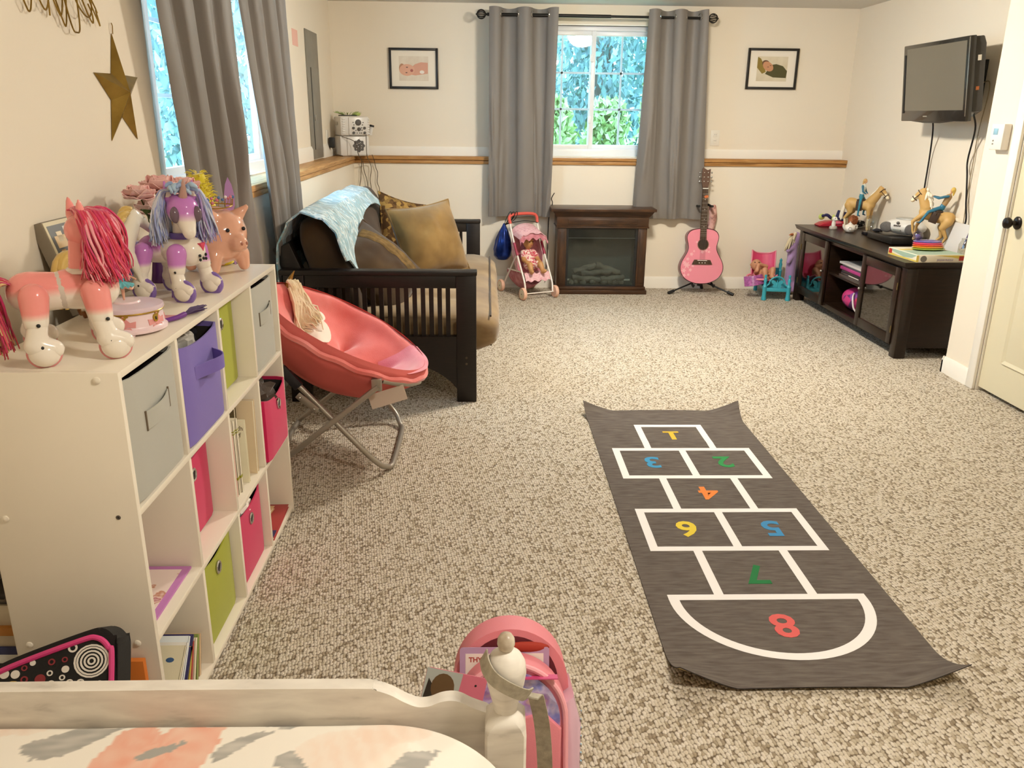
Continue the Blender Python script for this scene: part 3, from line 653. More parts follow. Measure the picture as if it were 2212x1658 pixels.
# --- books
def book(label, x0, x1, y0, y1, z0, z1, cover, group=None, tilt=0.0, spine=None, pages='e8dfcb', name='book', axis='y', cat='book'):
    """upright book: covers face along y, spine or fore edge faces the room"""
    t = thing(name, label, cat, ((x0+x1)/2, y0, z0), group=group)
    M = Matrix.Translation((0, y0, z0)) @ Matrix.Rotation(tilt, 4, 'X') @ Matrix.Translation((0, -y0, -z0))
    cm = cover if not isinstance(cover, str) else mat('cover_'+cover, cover, rough=0.45)
    ct = min(0.0018, (y1-y0)*0.25); b = MB(); b.box(x0, x1, y0, y0+ct, z0, z1, 0.0004, M=M); b.box(x0, x1, y1-ct, y1, z0, z1, 0.0004, M=M)
    if spine is not None: b.box(x1-ct, x1, y0, y1, z0, z1, 0.0004, M=M)
    b.build('cover', cm, t)
    MB().box(x0+0.003, x1-0.003, y0+ct, y1-ct, z0+0.003, z1-0.003, M=M).build('pages', mat('pages_'+pages, pages, rough=0.9), t)
    return t, M
z0 = cell(2, 1)[2]
INK = mat('brown_print', '8a5c4c', rough=0.7); LIMEP = mat('lime_print', '9c9a2a', rough=0.6)
t, M = book('pale pink booklet with brown lettering and bar code in the middle row', -0.93, -0.742, 2.225, 2.237, z0, z0+0.198, 'e6b8b0')
def on_face(x, z, y): return Matrix(((1, 0, 0, x), (0, 0, -1, y), (0, 1, 0, z), (0, 0, 0, 1)))
put_text('lettering', 'to do with', 0.022, INK, on_face(-0.805, z0+0.160, 2.2245), t, 0.0003); put_text('lettering', 'secret ig!', 0.022, INK, on_face(-0.805, z0+0.138, 2.2245), t, 0.0003)
b = MB()
for i in range(11): b.box(-0.80+0.0042*i, -0.80+0.0042*i+(0.0028 if i % 3 else 0.0016), 2.2242, 2.2249, z0+0.012, z0+0.030)
b.build('bar_code', INK, t)
for i, (yy, hh) in enumerate(((2.248, 0.235), (2.266, 0.235))):
    t, M = book('white planner with lime bands, %s in the middle row' % ('next to the pink booklet' if i == 0 else 'second from the pink booklet'), -0.94, -0.742+0.004*i, yy, yy+0.014, z0, z0+hh, 'e9dfc8', spine=1)
    xs = -0.742+0.004*i
    for za, zb_ in ((0.048, 0.056), (0.192, 0.195), (0.200, 0.203)): MB().box(xs-0.02, xs+0.0006, yy-0.0004, yy+0.0144, z0+za, z0+zb_).build('lime_band', LIMEP, t)
    st = [(0.011*(1 if k % 2 == 0 else 0.45)*sin(2*pi*k/10), 0.011*(1 if k % 2 == 0 else 0.45)*cos(2*pi*k/10)) for k in range(10)]
    MB().prism(st, 0, 0.0006, M=on_face(xs-0.016, z0+0.150, yy-0.0001)).build('printed_star', LIMEP, t)
    if i == 0: put_text('lettering', 'STARS!', 0.020, LIMEP, on_face(-0.80, z0+0.213, yy-0.0004), t, 0.0003, 0.0005)
t, M = book('cream booklet with dark lettering, third from the pink booklet', -0.93, -0.736, 2.335, 2.347, z0, z0+0.205, 'e8e0c4')
put_text('lettering', 'do with', 0.022, mat('dark_print', '6a5a48', rough=0.7), on_face(-0.775, z0+0.180, 2.3345), t, 0.0003); put_text('lettering', 'est igf', 0.022, MATS['dark_print'], on_face(-0.775, z0+0.158, 2.3345), t, 0.0003)
t, M = book('tall cream hardback leaning at the far end of the middle cube', -0.95, -0.730, 2.405, 2.425, z0, z0+0.240, 'dcc7a4', tilt=-radians(3))
t, M = book('tall dark olive folder standing behind the planners', -0.98, -0.775, 2.372, 2.392, z0, z0+0.262, '57492c')
b = MB(); b.ball((-0.83, 2.31, z0+0.248), (0.03, 0.028, 0.014), 14, 8); b.ball((-0.845, 2.33, z0+0.251), (0.02, 0.02, 0.014), 12, 8); tag(b.build('red_bow', mat('red_ribbon', 'c22a26', rough=0.5)), 'red ribbon bow resting on top of the planners', 'bow')
z0 = cell(0, 0)[2]
bk = [(1.560, 0.012, 0.215, 'd8ceb0', 24), (1.592, 0.012, 0.200, 'e4e0d8', 22), (1.622, 0.010, 0.195, 'e8eef0', 20), (1.655, 0.010, 0.180, '3a3468', 20), (1.690, 0.012, 0.130, 'c8b040', 14), (1.708, 0.014, 0.132, 'b03a36', 12), (1.732, 0.014, 0.126, 'e8dcc0', 12), (1.754, 0.014, 0.122, '8a9a4a', 10), (1.776, 0.014, 0.112, 'd8b890', 8)]
bl = ['cream book with a blue mark leaning at the near end of the bottom cube', 'white book with black spots leaning second in the bottom cube', 'pale blue book with a lime shape leaning in the bottom cube', 'dark blue book leaning behind the pale blue one', 'small yellow book leaning in the bottom near cube', 'small red book next to the yellow one', 'small cream book next to the red one', 'small green and red book near the divider', 'small tan book nearest the divider in the bottom near cube']
for (yy, th, hh, cc, ti), lb in zip(bk, bl):
    t, M = book(lb, -0.90, -0.735, yy, yy+th, z0+th*sin(radians(ti*2.1))+0.001, z0+hh, cc, tilt=radians(-ti)*2.1, spine=1)
    if cc == 'e8eef0':
        b = MB(); b.ball((-0.79, yy-0.0003, z0+0.150), (0.020, 0.0006, 0.022), 14, 8); b.v = [M @ p for p in b.v]; b.build('lime_print', mat('lime_ink', 'a8b83a', rough=0.5), t)
    if cc == 'd8ceb0':
        b = MB(); b.ball((-0.765, yy-0.0003, z0+0.180), (0.010, 0.0006, 0.006), 10, 6); b.v = [M @ p for p in b.v]; b.build('blue_mark', mat('blue_ink', '3a5a86', rough=0.5), t)
    if cc == 'e4e0d8':
        b = MB(); b.ball((-0.765, yy-0.0003, z0+0.07), (0.014, 0.0006, 0.010), 10, 6); b.ball((-0.76, yy-0.0003, z0+0.035), (0.009, 0.0006, 0.012), 10, 6); b.v = [M @ p for p in b.v]; b.build('black_spot', BLK, t)
# pile in the far bottom cube
y0, y1, z0, z1 = cell(3, 0); zz = z0
for i, (cc, th, dx, rz, lb) in enumerate((('a83434', 0.012, 0.0, 2, 'red picture book at the bottom of the pile in the far bottom cube'), ('d0a878', 0.012, -0.06, -6, 'tan book second in the pile in the far bottom cube'), ('c6d0b4', 0.014, -0.085, 5, 'pale green book third in the pile in the far bottom cube'), ('e0ddd2', 0.016, -0.095, -4, 'white book near the top of the pile in the far bottom cube'), ('b98a58', 0.018, -0.100, 6, 'orange and lilac book on top of the pile in the far bottom cube'))):
    t = thing('book', lb, 'book', (-0.86, (y0+y1)/2, zz)); M = Matrix.Translation((-0.84+dx*0.5, (y0+y1)/2, zz)) @ Matrix.Rotation(radians(rz), 4, 'Z')
    w_ = 0.115 if i == 0 else 0.09; l_ = 0.125 if i == 0 else 0.10
    b = MB(); b.box(-w_, w_, -l_, l_, 0, 0.002, 0.0005, M=M); b.box(-w_, w_, -l_, l_, th-0.002, th, 0.0005, M=M); b.build('cover', mat('cover_'+cc, cc, rough=0.45), t)
    MB().box(-w_+0.004, w_-0.004, -l_+0.004, l_-0.004, 0.002, th-0.002, M=M).build('pages', mat('pages_e8dfcb', 'e8dfcb', rough=0.9), t)
    if i == 4: MB().box(-0.03, w_-0.004, 0.03, l_-0.005, th, th+0.0005, M=M).build('lilac_print', mat('lilac_ink', '8d86b8', rough=0.5), t)
    if i == 0: MB().box(w_-0.03, w_-0.002, -l_+0.004, -l_+0.05, th, th+0.0005, M=M).build('blue_print', mat('navy_ink', '2e2a60', rough=0.5), t)
    zz += th+0.0005
# ================================================================ CURTAINS
CURT = mat('grey_curtain_satin', '79726b', rough=0.5, spec=0.45, bump=0.15, bscale=900, sheen=0.15)
RODM = mat('black_rod_metal', '1c1a19', rough=0.35, metal=0.5)
RING = mat('nickel_ring', 'c4c2be', rough=0.2, metal=1.0)
def curtain(label, P0, along, front, tl, tr, bl, br, zt, zb, waves, amp, seed, group, sway=0.0, creases=8):
    """hanging panel: 'along' = direction of the rod, 'front' = into the room; tl..br are distances along the rod"""
    rnd = random.Random(seed); A = Vector(along); F = Vector(front); P0 = Vector(P0)
    cr = [(rnd.random(), 0.55+0.45*rnd.random(), (rnd.random()-0.5)*0.35, 0.010+0.012*rnd.random(), 0.018+0.03*rnd.random()) for _ in range(creases)]
    ph0 = rnd.random()*0.6
    def fn(u, v):
        z = zt+(zb-zt)*v; l = tl+(bl-tl)*v; r = tr+(br-tr)*v
        uu = u+0.05*sin(2*pi*u*1.3+seed)*v
        s = l+(r-l)*uu; am = amp*(1-0.35*v)
        sn = sin(2*pi*waves*u+ph0+0.5*v*sin(3*u+seed)); d = am*(1 if sn > 0 else -1)*abs(sn)**0.55
        d += 0.3*am*v*sin(2*pi*waves*1.7*u+seed)
        for (cu, cv, sl, h, wd) in cr:
            dd = (u-cu-sl*(v-cv)); d += h*math.exp(-(dd/wd)**2)*math.exp(-((v-cv)/0.16)**2)
        d += 0.004*noise.noise(Vector((u*9, v*14, seed)))*v
        zz = z+0.006*sin(2*pi*waves*u+ph0)*(v < 0.02)
        return P0+A*s+F*(d+sway*v)+Vector((0, 0, zz))
    t = thing('curtain', label, 'curtain', tuple(P0+A*((bl+br)/2)+Vector((0, 0, zb))), group=group)
    MB().grid(fn, 110, 70, thick=0.0025).build('fabric', CURT, t, ang=80)
    for k in range(int(waves*2)+1):
        u = (k*pi-ph0)/(2*pi*waves)
        if not 0.02 < u < 0.98: continue
        vt = 0.028; p = fn(u, vt); p2 = fn(min(1, u+0.01), vt); T = (p2-p).normalized(); T.z = 0; T.normalize()
        n = T.cross(Vector((0, 0, 1))); M = frame(p, T, (0, 0, 1)); q = MB()
        pts = [M @ Vector((0.024*cos(2*pi*i/18), 0.024*sin(2*pi*i/18), -0.001)) for i in range(18)]
        q.tube(pts, 0.0045, 6, closed=True); q.build('grommet', RING, t)
    return t, fn
def rod(label, a, b, brk, horiz):
    t = thing('curtain_rod', label, 'curtain rod', tuple((Vector(a)+Vector(b))/2)); a = Vector(a); b = Vector(b); d = (b-a).normalized()
    mid = a+(b-a)*0.56
    MB().tube([a, mid], 0.0125, 14).build('outer_tube', RODM, t); MB().tube([mid, b], 0.0095, 14).build('inner_tube', RODM, t)
    for p, s in ((a, -1), (b, 1)):
        c = p+d*s*0.045; f = MB()
        for k in range(6):
            an = pi*k/6; n1 = Vector((0, 0, 1)); n2 = d.cross(n1)
            e = n1*cos(an)+n2*sin(an); f.tube([c+d*0.034*cos(2*pi*i/24)+e*0.034*sin(2*pi*i/24) for i in range(24)], 0.0028, 6, closed=True)
        f.ball(c-d*s*0.036, 0.010, 10, 6); f.ball(c+d*s*0.036, 0.007, 10, 6); o = f.build('cage_finial', RODM, t)
    for p in brk:
        p = Vector(p); q = MB(); q.tube([p, p+Vector(horiz)], 0.006, 8); e = p+Vector(horiz); q.box(e.x-0.012, e.x+0.012, e.y-0.012, e.y+0.012, e.z-0.035, e.z+0.03, 0.002); q.build('bracket', RODM, t)
    return t
YC = 6.90
curtain('grey grommet curtain left of the back window, above the doll stroller', (0, YC, 0), (1, 0, 0), (0, -1, 0), 0.012, 0.548, 0.005, 0.545, 2.205, 0.615, 2.25, 0.034, 3, 'grey curtains at the back window')
curtain('grey grommet curtain right of the back window, behind the guitar', (0, YC, 0), (1, 0, 0), (0, -1, 0), 1.255, 1.715, 1.24, 1.79, 2.205, 0.605, 2.25, 0.034, 11, 'grey curtains at the back window')
rod('black curtain rod with cage finials above the back window', (-0.005, YC, 2.155), (1.715, YC, 2.150), [(0.045, YC, 2.155), (1.68, YC, 2.15)], (0, 0.195, 0))
XC = -1.035
curtain('grey curtain on the left wall behind the piggy bank', (XC, 0, 0), (0, 1, 0), (1, 0, 0), 2.68, 3.50, 3.06, 3.64, 2.215, 0.62, 3.25, 0.030, 5, 'grey curtains at the left window')
curtain('grey curtain on the left wall beside the blue blanket on the futon', (XC, 0, 0), (0, 1, 0), (1, 0, 0), 3.60, 4.44, 4.06, 4.66, 2.215, 0.70, 3.25, 0.030, 9, 'grey curtains at the left window')
rod('black curtain rod above the left window', (XC, 2.56, 2.165), (XC, 4.62, 2.165), [(XC, 2.62, 2.165), (XC, 4.56, 2.165)], (-0.22, 0, 0))

# ================================================================ FUTON
ESP = noise_mat('espresso_wood', [(0.3, '120c08'), (0.7, '1e1510')], scale=5, rough=0.4, spec=0.4, stretch=(3, 3, 30))
SUEDE = noise_mat('brown_suede', [(0.25, '6b5439'), (0.5, '8c7350'), (0.75, 'a98f68')], scale=3.0, detail=5, rough=0.95, spec=0.1, stretch=(1.2, 1.2, 3.0), bump=0.2, bscale=500, sheen=0.35)
SUEDE_D = noise_mat('dark_brown_suede', [(0.25, '33251a'), (0.55, '463421'), (0.8, '5a4529')], scale=3.0, detail=5, rough=0.95, spec=0.1, bump=0.2, bscale=500, sheen=0.25)
fut = thing('futon', 'dark wooden futon sofa with a brown suede mattress along the left wall', 'futon', (-0.5, 5.05, 0))
def futon_arm(ya, yb):
    x0, x1 = -1.00, -0.055
    a = MB(); a.box(x0-0.02, x1+0.004, ya-0.006, yb+0.006, 0.655, 0.680, 0.006); root = a.build('arm_rest', ESP, fut)
    MB().box(x1-0.10, x1, ya, yb, 0, 0.655, 0.004).build('front_post', ESP, root)
    MB().box(x0, x0+0.10, ya, yb, 0, 0.655, 0.004).build('rear_post', ESP, root)
    MB().box(x0+0.10, x1-0.10, ya+0.008, yb-0.008, 0.592, 0.655, 0.002).build('top_rail', ESP, root)
    # bottom rail with the arched lower edge
    poly = [(x0+0.10, 0.345)]; n = 24
    poly += [(x1-0.10, 0.345), (x1-0.10, 0.07)]
    for i in range(1, n):
        u = i/n; xx = (x1-0.10)+(x0+0.10-x1+0.10)*u; e = min(1, min(u, 1-u)/0.30); poly.append((xx, 0.07+0.125*sin(pi/2*e)**0.8))
    poly.append((x0+0.10, 0.07))
    MB().prism(poly, -(yb-0.008), -(ya+0.008), M=Matrix(((1, 0, 0, 0), (0, 0, -1, 0), (0, 1, 0, 0), (0, 0, 0, 1)))).build('bottom_rail', ESP, root)
    xs0, xs1 = x0+0.10, x1-0.10; N = 18; pitch = (xs1-xs0)/N
    for i in range(1, N):
        cx = xs0+pitch*i; MB().box(cx-0.011, cx+0.011, (ya+yb)/2-0.008, (ya+yb)/2+0.008, 0.345, 0.592).build('slat', ESP, root)
    Mb = Matrix(((1, 0, 0), (0, 0, -1), (0, 1, 0)))
    if ya < 5:
        for z in (0.205, 0.237): MB().lathe([(0.006, 0), (0.006, 0.001), (0, 0.001)], (x1-0.05, ya-0.0002, z), 12, M=Mb).build('bolt_cover', mat('bolt_brown', '4a3c2c', rough=0.5), root)
    return root
futon_arm(3.985, 4.045); futon_arm(6.08, 6.14)
MB().box(-0.13, -0.09, 4.045, 6.08, 0.17, 0.25, 0.004).build('front_rail', ESP, fut)
MB().box(-0.98, -0.94, 4.045, 6.08, 0.15, 0.30, 0.004).build('rear_rail', ESP, fut)
for k in range(7): MB().box(-0.94, -0.13, 4.15+0.3*k, 4.21+0.3*k, 0.225, 0.245, 0.002).build('seat_slat', ESP, fut)
# reclined back frame, its near side rail shows
bk = MB(); Mbk = Matrix(((cos(radians(68)), -sin(radians(68)), 0, -0.80), (0, 0, 1, 0), (sin(radians(68)), cos(radians(68)), 0, 0.30), (0, 0, 0, 1)))
def back_pt(s, d, y): a = radians(112); return Vector((-0.72+s*cos(a)-d*sin(a)*-1*0-0, y, 0.30+s*sin(a)))
ax = Vector((cos(radians(112)), 0, sin(radians(112)))); nx_ = Vector((sin(radians(112)), 0, -cos(radians(112))))
for ya in (4.06, 6.03):
    M = Matrix(((ax.x, 0, nx_.x, -0.83), (0, 1, 0, ya), (ax.z, 0, nx_.z, 0.32), (0, 0, 0, 1)))
    MB().box(-0.05, 0.50, 0, 0.035, -0.045, 0.045, 0.004, M=M).build('back_side_rail', ESP, fut)
M = Matrix(((ax.x, 0, nx_.x, -0.83), (0, 1, 0, 0), (ax.z, 0, nx_.z, 0.32), (0, 0, 0, 1)))
MB().box(0.44, 0.50, 4.095, 6.03, -0.02, 0.02, 0.004, M=M).build('back_top_rail', ESP, fut)
for k in range(9): MB().box(-0.02, 0.44, 4.2+0.21*k, 4.25+0.21*k, -0.01, 0.01, 0.002, M=M).build('back_slat', ESP, fut)
# mattress: L-shaped section swept along y, tufted
def rr_section(cx, cz, hl, ht, ang, rnd_, n=56):
    pts = []
    for i in range(n):
        a = 2*pi*i/n; e = 2/rnd_; x = abs(cos(a))**e*hl*(1 if cos(a) >= 0 else -1); z = abs(sin(a))**e*ht*(1 if sin(a) >= 0 else -1)
        pts.append((cx+x*cos(ang)-z*sin(ang), cz+x*sin(ang)+z*cos(ang)))
    return pts
def cushion(name, m, cx, cz, hl, ht, ang, rnd_, y0, y1, parent, puff=0.012, ny=60, wr=0.006, seed=1, tufts=()):
    sec = rr_section(cx, cz, hl, ht, ang, rnd_); n = len(sec); b = MB(); vs = []; fs = []
    for j in range(ny+1):
        v = j/ny; y = y0+(y1-y0)*v; e = min(1, min(v, 1-v)/0.06); sh = 0.80+0.20*sqrt(max(0, 1-(1-e)**2))
        for (x, z) in sec:
            px, pz = cx+(x-cx)*sh, cz+(z-cz)*sh; d = Vector((px-cx, 0, pz-cz))
            w = noise.noise(Vector((x*7, y*2.2, z*7+seed)))*wr*2+noise.noise(Vector((x*20, y*6, z*20+seed)))*wr
            for (ty, tx, tz) in tufts:
                q = (y-ty)**2/0.05**2+((x-tx)**2+(z-tz)**2)/0.07**2; w -= 0.03*math.exp(-q)
            dn = d.normalized(); vs.append(Vector((px, y, pz))+dn*w)
    for j in range(ny):
        for i in range(n): k = (i+1) % n; fs.append((j*n+i, j*n+k, (j+1)*n+k, (j+1)*n+i))
    fs.append(tuple(range(n))); fs.append(tuple(ny*n+i for i in range(n)))
    b.add(vs, fs); return b.build(name, m, parent, ang=70)
seat = cushion('seat_mattress', SUEDE, -0.36, 0.348, 0.425, 0.103, radians(-1.5), 3.6, 4.05, 6.075, fut, seed=2, tufts=[(4.5+0.5*k, -0.2, 0.45) for k in range(4)])
cushion('back_mattress', SUEDE_D, -0.785, 0.62, 0.315, 0.095, radians(110), 3.2, 4.10, 6.02, fut, seed=5, tufts=[(4.5+0.5*k, -0.65, 0.68) for k in range(4)])
pip = MB()
for zz, dx in ((0.425, 0.0), (0.272, 0.004)):
    pip.tube([(0.017+dx*0.5, y, zz+0.003*sin(y*14+zz)) for y in [4.10+1.9*i/60 for i in range(61)]], 0.005, 6)
pip.build('piping', SUEDE_D, seat)
# ---------------------------------------------------------------- pillows
def pillow(label, c, w, h, th, R, m, seed, name='pillow', group=None, seam=None, back=None):
    t = thing(name, label, 'pillow', tuple(c), group=group); b = MB(); M = Matrix.Translation(c) @ R.to_matrix().to_4x4()
    n = 30; vs = []; fs = []
    def P(u, v, s):
        x, y = 2*u-1, 2*v-1; k = (1-x*x)*(1-y*y); pin = 1-0.13*(1-abs(x*y))*(0.5*(x*x+y*y)); dz = th*k**0.55*(1+0.10*noise.noise(Vector((u*3, v*3, seed))))+0.012*noise.noise(Vector((u*8, v*8, seed+5)))*k
        return M @ Vector((x*w/2*(1-0.10*(1-y*y)*abs(x)**3*0.9), y*h/2*(1-0.10*(1-x*x)*abs(y)**3*0.9), s*dz))
    for s in (1, -1):
        b = MB(); b.grid(lambda u, v: P(u, v, s), n, n); b.build('front_cover' if s == 1 else 'back_cover', m if s == 1 or back is None else back, t, ang=80)
    pr = [P(i/40, 0, 1) for i in range(40)]+[P(1, i/40, 1) for i in range(40)]+[P(1-i/40, 1, 1) for i in range(40)]+[P(0, 1-i/40, 1) for i in range(40)]
    MB().tube(pr, 0.006, 6, closed=True).build('piping', m, t)
    return t, P
def look(nrm, upv):
    z = Vector(nrm).normalized(); y = Vector(upv); y = (y-z*y.dot(z)).normalized(); x = y.cross(z)
    return Matrix(((x.x, y.x, z.x), (x.y, y.y, z.y), (x.z, y.z, z.z))).to_euler()
PATT = noise_mat('patterned_pillow_weave', [(0.0, '4a341f'), (0.35, '7c5f33'), (0.6, '5c4226'), (0.8, '94743f')], scale=42, rough=0.9, spec=0.1, kind='vor')
P_BIG = noise_mat('tan_suede', [(0.25, '5b4626'), (0.5, '7b6036'), (0.75, '96794a')], scale=4, detail=4, rough=0.95, spec=0.1, sheen=0.3, bump=0.2, bscale=500)
pillow('patterned brown pillow with small squares, behind the big tan pillow', Vector((-0.575, 5.70, 0.655)), 0.44, 0.44, 0.085, look((0.75, -0.62, 0.30), (0.18, 0.22, 1)), PATT, 4)
pillow('big plain tan suede pillow leaning at the far end of the futon', Vector((-0.37, 5.22, 0.655)), 0.50, 0.47, 0.125, look((0.62, -0.70, 0.38), (-0.32, 0.25, 1)), P_BIG, 6)
t, PP = pillow('dark brown pillow with a ribbed tan band lying by the near arm', Vector((-0.585, 4.42, 0.60)), 0.52, 0.47, 0.105, look((0.62, -0.42, 0.66), (-0.62, -0.12, 0.75)), SUEDE_D, 8)
bd = MB(); bd.grid(lambda u, v: PP(0.62+0.17*u, 0.03+0.94*v, 1)+(PP(0.62+0.17*u, 0.03+0.94*v, 1)-PP(0.62+0.17*u, 0.03+0.94*v, -1)).normalized()*0.004*(0.4+abs(sin(u*9)))*(0.8+0.2*sin(v*80)), 20, 60); bd.build('ribbed_band', noise_mat('ribbed_tan', [(0.3, '53401f'), (0.7, '7d6238')], scale=30, rough=0.9), t, ang=70)
# ---------------------------------------------------------------- blanket over the back
BLK_ = noise_mat('blue_print_fleece', [(0.28, '5f8f9e'), (0.38, '8db6c2'), (0.45, '9aa2a0'), (0.50, '7fb0c2'), (0.57, 'dfe6e4'), (0.63, '8a9a9a'), (0.74, '4f93ae')], scale=11, detail=5, rough=0.9, spec=0.1, stretch=(1, 2.2, 1), dist=1.2, bump=0.2, bscale=400, sheen=0.3)
t = thing('blanket', 'pale blue printed fleece blanket thrown over the back of the futon', 'blanket', (-0.85, 4.9, 0.90))
def blk(u, v):
    # u across (wall side -> seat side), v along the back
    y = 4.02+1.62*v
    path = [(-1.035, 0.60), (-1.025, 0.80), (-0.985, 0.905), (-0.90, 0.955), (-0.80, 0.935), (-0.735, 0.86), (-0.70, 0.74), (-0.665, 0.62)]
    ul = 1.0 if v < 0 else (0.80+0.20*sin(pi*min(1, max(0, (v-0.05)*2.2)))+0.10*sin(v*5+1)); s = u*(len(path)-1)*min(1, ul); i = min(int(s), len(path)-2); f = s-i
    f2 = f*f*(3-2*f)*0.4+f*0.6; x = path[i][0]*(1-f2)+path[i+1][0]*f2; z = path[i][1]*(1-f2)+path[i+1][1]*f2
    lift = 0.015*sin(v*pi)+0.010*noise.noise(Vector((u*4, v*6, 2)))+0.006*noise.noise(Vector((u*9, v*14, 5)))
    return (x+0.012*noise.noise(Vector((u*5, v*5, 9)))+0.02*(u > 0.6)*(u-0.6), y+0.02*sin(u*6), z+lift)
MB().grid(blk, 50, 60, thick=0.008).build('fleece', BLK_, t, ang=80)

# ================================================================ SAUCER CHAIR
CORAL = noise_mat('coral_plush', [(0.25, 'd9645e'), (0.55, 'e67c76'), (0.8, 'ee9490')], scale=7, detail=5, rough=0.95, spec=0.1, bump=0.4, bscale=260, sheen=0.6)
PINKP = noise_mat('pink_plush', [(0.3, 'e0788c'), (0.7, 'ec97a4')], scale=8, rough=0.95, spec=0.1, bump=0.4, bscale=260, sheen=0.6)
STEEL = mat('grey_powder_coat_tube', 'a49c90', rough=0.38, metal=0.6)
ch = thing('saucer_chair', 'coral plush folding saucer chair with a unicorn face, beside the futon', 'chair', (-0.62, 3.37, 0))
RC = Vector((-0.60, 3.37, 0.545)); RA = 0.370; RB = 0.345; TI = radians(27.5)
e1 = Vector((cos(TI), 0, -sin(TI))); e2 = Vector((0, 1, 0)); e3 = Vector((sin(TI), 0, cos(TI)))
def rim(a, r=1.0, d=0.0): return RC+e1*(RA*r*cos(a))+e2*(RB*r*sin(a))-e3*d
def bowl(u, v):
    a = 2*pi*u; r = v
    dep = 0.155*(1-r**2.2)
    fold = 0.026*math.exp(-((r-0.62)/0.24)**2)*(cos(a*6+0.5))+0.018*noise.noise(Vector((cos(a)*2.4, sin(a)*2.4, r*3)))
    tuft = 0.0
    for k in range(6):
        ta = 2*pi*k/6+0.4; dx = r*cos(a)-0.62*cos(ta); dy = r*sin(a)-0.62*sin(ta); tuft += 0.045*math.exp(-(dx*dx+dy*dy)/0.008); da_ = atan2(sin(a-ta), cos(a-ta)); tuft += 0.022*math.exp(-(da_/0.10)**2)*max(0.0, sin(pi*min(1, max(0, (r-0.15)/0.70))))
    roll = 0.022*math.exp(-((r-0.93)/0.07)**2)
    return rim(a, r, dep+tuft-fold*0.6-roll)
seatp = MB().grid(bowl, 150, 44, wrap_u=True).build('seat_pad', CORAL, ch, ang=80)
def under(u, v):
    a = 2*pi*u; prof = [(0.985, -0.012), (1.04, 0.010), (1.03, 0.055), (0.93, 0.10), (0.74, 0.185), (0.46, 0.235), (0.2, 0.255), (0.01, 0.262)]
    s = v*(len(prof)-1); i = min(int(s), len(prof)-2); f = s-i; r = prof[i][0]*(1-f)+prof[i+1][0]*f; d = prof[i][1]*(1-f)+prof[i+1][1]*f
    return rim(a, r, d-0.004+0.006*sin(a*11)*math.exp(-((v-0.35)/0.15)**2))
MB().grid(under, 96, 24, wrap_u=True).build('underside', mat('coral_cloth', 'd0625c', rough=0.9, bump=0.2, bscale=300), ch, ang=80)
MB().tube([rim(2*pi*i/80, 1.045, 0.022+0.004*sin(i*1.3)) for i in range(80)], (0.013), 6, closed=True).build('piping', CORAL, ch)
# pale pink front lip
def lip(u, v): a = -0.62+1.24*u; r = 0.62+0.40*v; p = Vector(bowl((a/(2*pi)) % 1.0, min(1, r))); return p+e3*0.006+(e1*0.012*max(0, v-0.8)/0.2)
MB().grid(lip, 30, 14).build('front_lip', PINKP, ch, ang=80)
# unicorn face: horn, mane, eyes
FUR = noise_mat('cream_fur', [(0.3, 'e2d0a8'), (0.7, 'f3e6cb')], scale=12, rough=0.9, spec=0.1, sheen=0.5)
def on_bowl(a, r, lift=0.0): return Vector(bowl((a/(2*pi)) % 1.0, r))+e3*lift
mn = MB(); rnd = random.Random(4)
for i in range(120):
    a = 2.44+0.24*rnd.random(); r0 = 0.97-0.10*rnd.random(); pts = []
    L = 0.26+0.16*rnd.random(); da = -0.10-0.26*rnd.random()
    for k in range(7): s = k/6; pts.append(on_bowl(a+da*s, max(0.2, r0-L*s), 0.016+0.03*sin(pi*min(1, s*0.9+0.1))*rnd.random()+0.008))
    mn.tube(pts, [0.0062*(1-0.75*k/6)+0.0008 for k in range(7)], 5)
mo = mn.build('mane', FUR, ch); mo['kind'] = 'stuff'
hp = on_bowl(2.60, 0.97, -0.01); MB().tube([hp, hp+e3*0.03+Vector((0.004, 0, 0.012)), hp+e3*0.055+Vector((0.012, 0.004, 0.025))], [0.017, 0.010, 0.002], 10).build('horn', mat('gold_lame', 'a8813e', rough=0.35, metal=0.7), ch)
WF = mat('white_felt', 'f3e9da', rough=0.9)
for (aa, rr, w) in ((2.235, 0.47, 0.060), (2.13, 0.68, 0.026)):
    def eye(u, v, aa=aa, rr=rr, w=w): an = 2*pi*u; c = RC+e1*(RA*rr*cos(aa)+w*v*cos(an)*1.1)+e2*(RB*rr*sin(aa)+w*v*sin(an)); d = c-RC; r = sqrt((d.dot(e1)/RA)**2+(d.dot(e2)/RB)**2); a = atan2(d.dot(e2)/RB, d.dot(e1)/RA); return on_bowl(a, r, 0.012)
    MB().grid(eye, 24, 5, wrap_u=True, thick=0.004).build('felt_eye', WF, ch)
    b = MB(); b.tube([Vector(eye(0.55+0.4*i/8, 0.55))+e3*0.002 for i in range(9)], 0.002, 5); b.build('eyelash', mat('brown_thread', '6a4a3a', rough=0.9), ch)
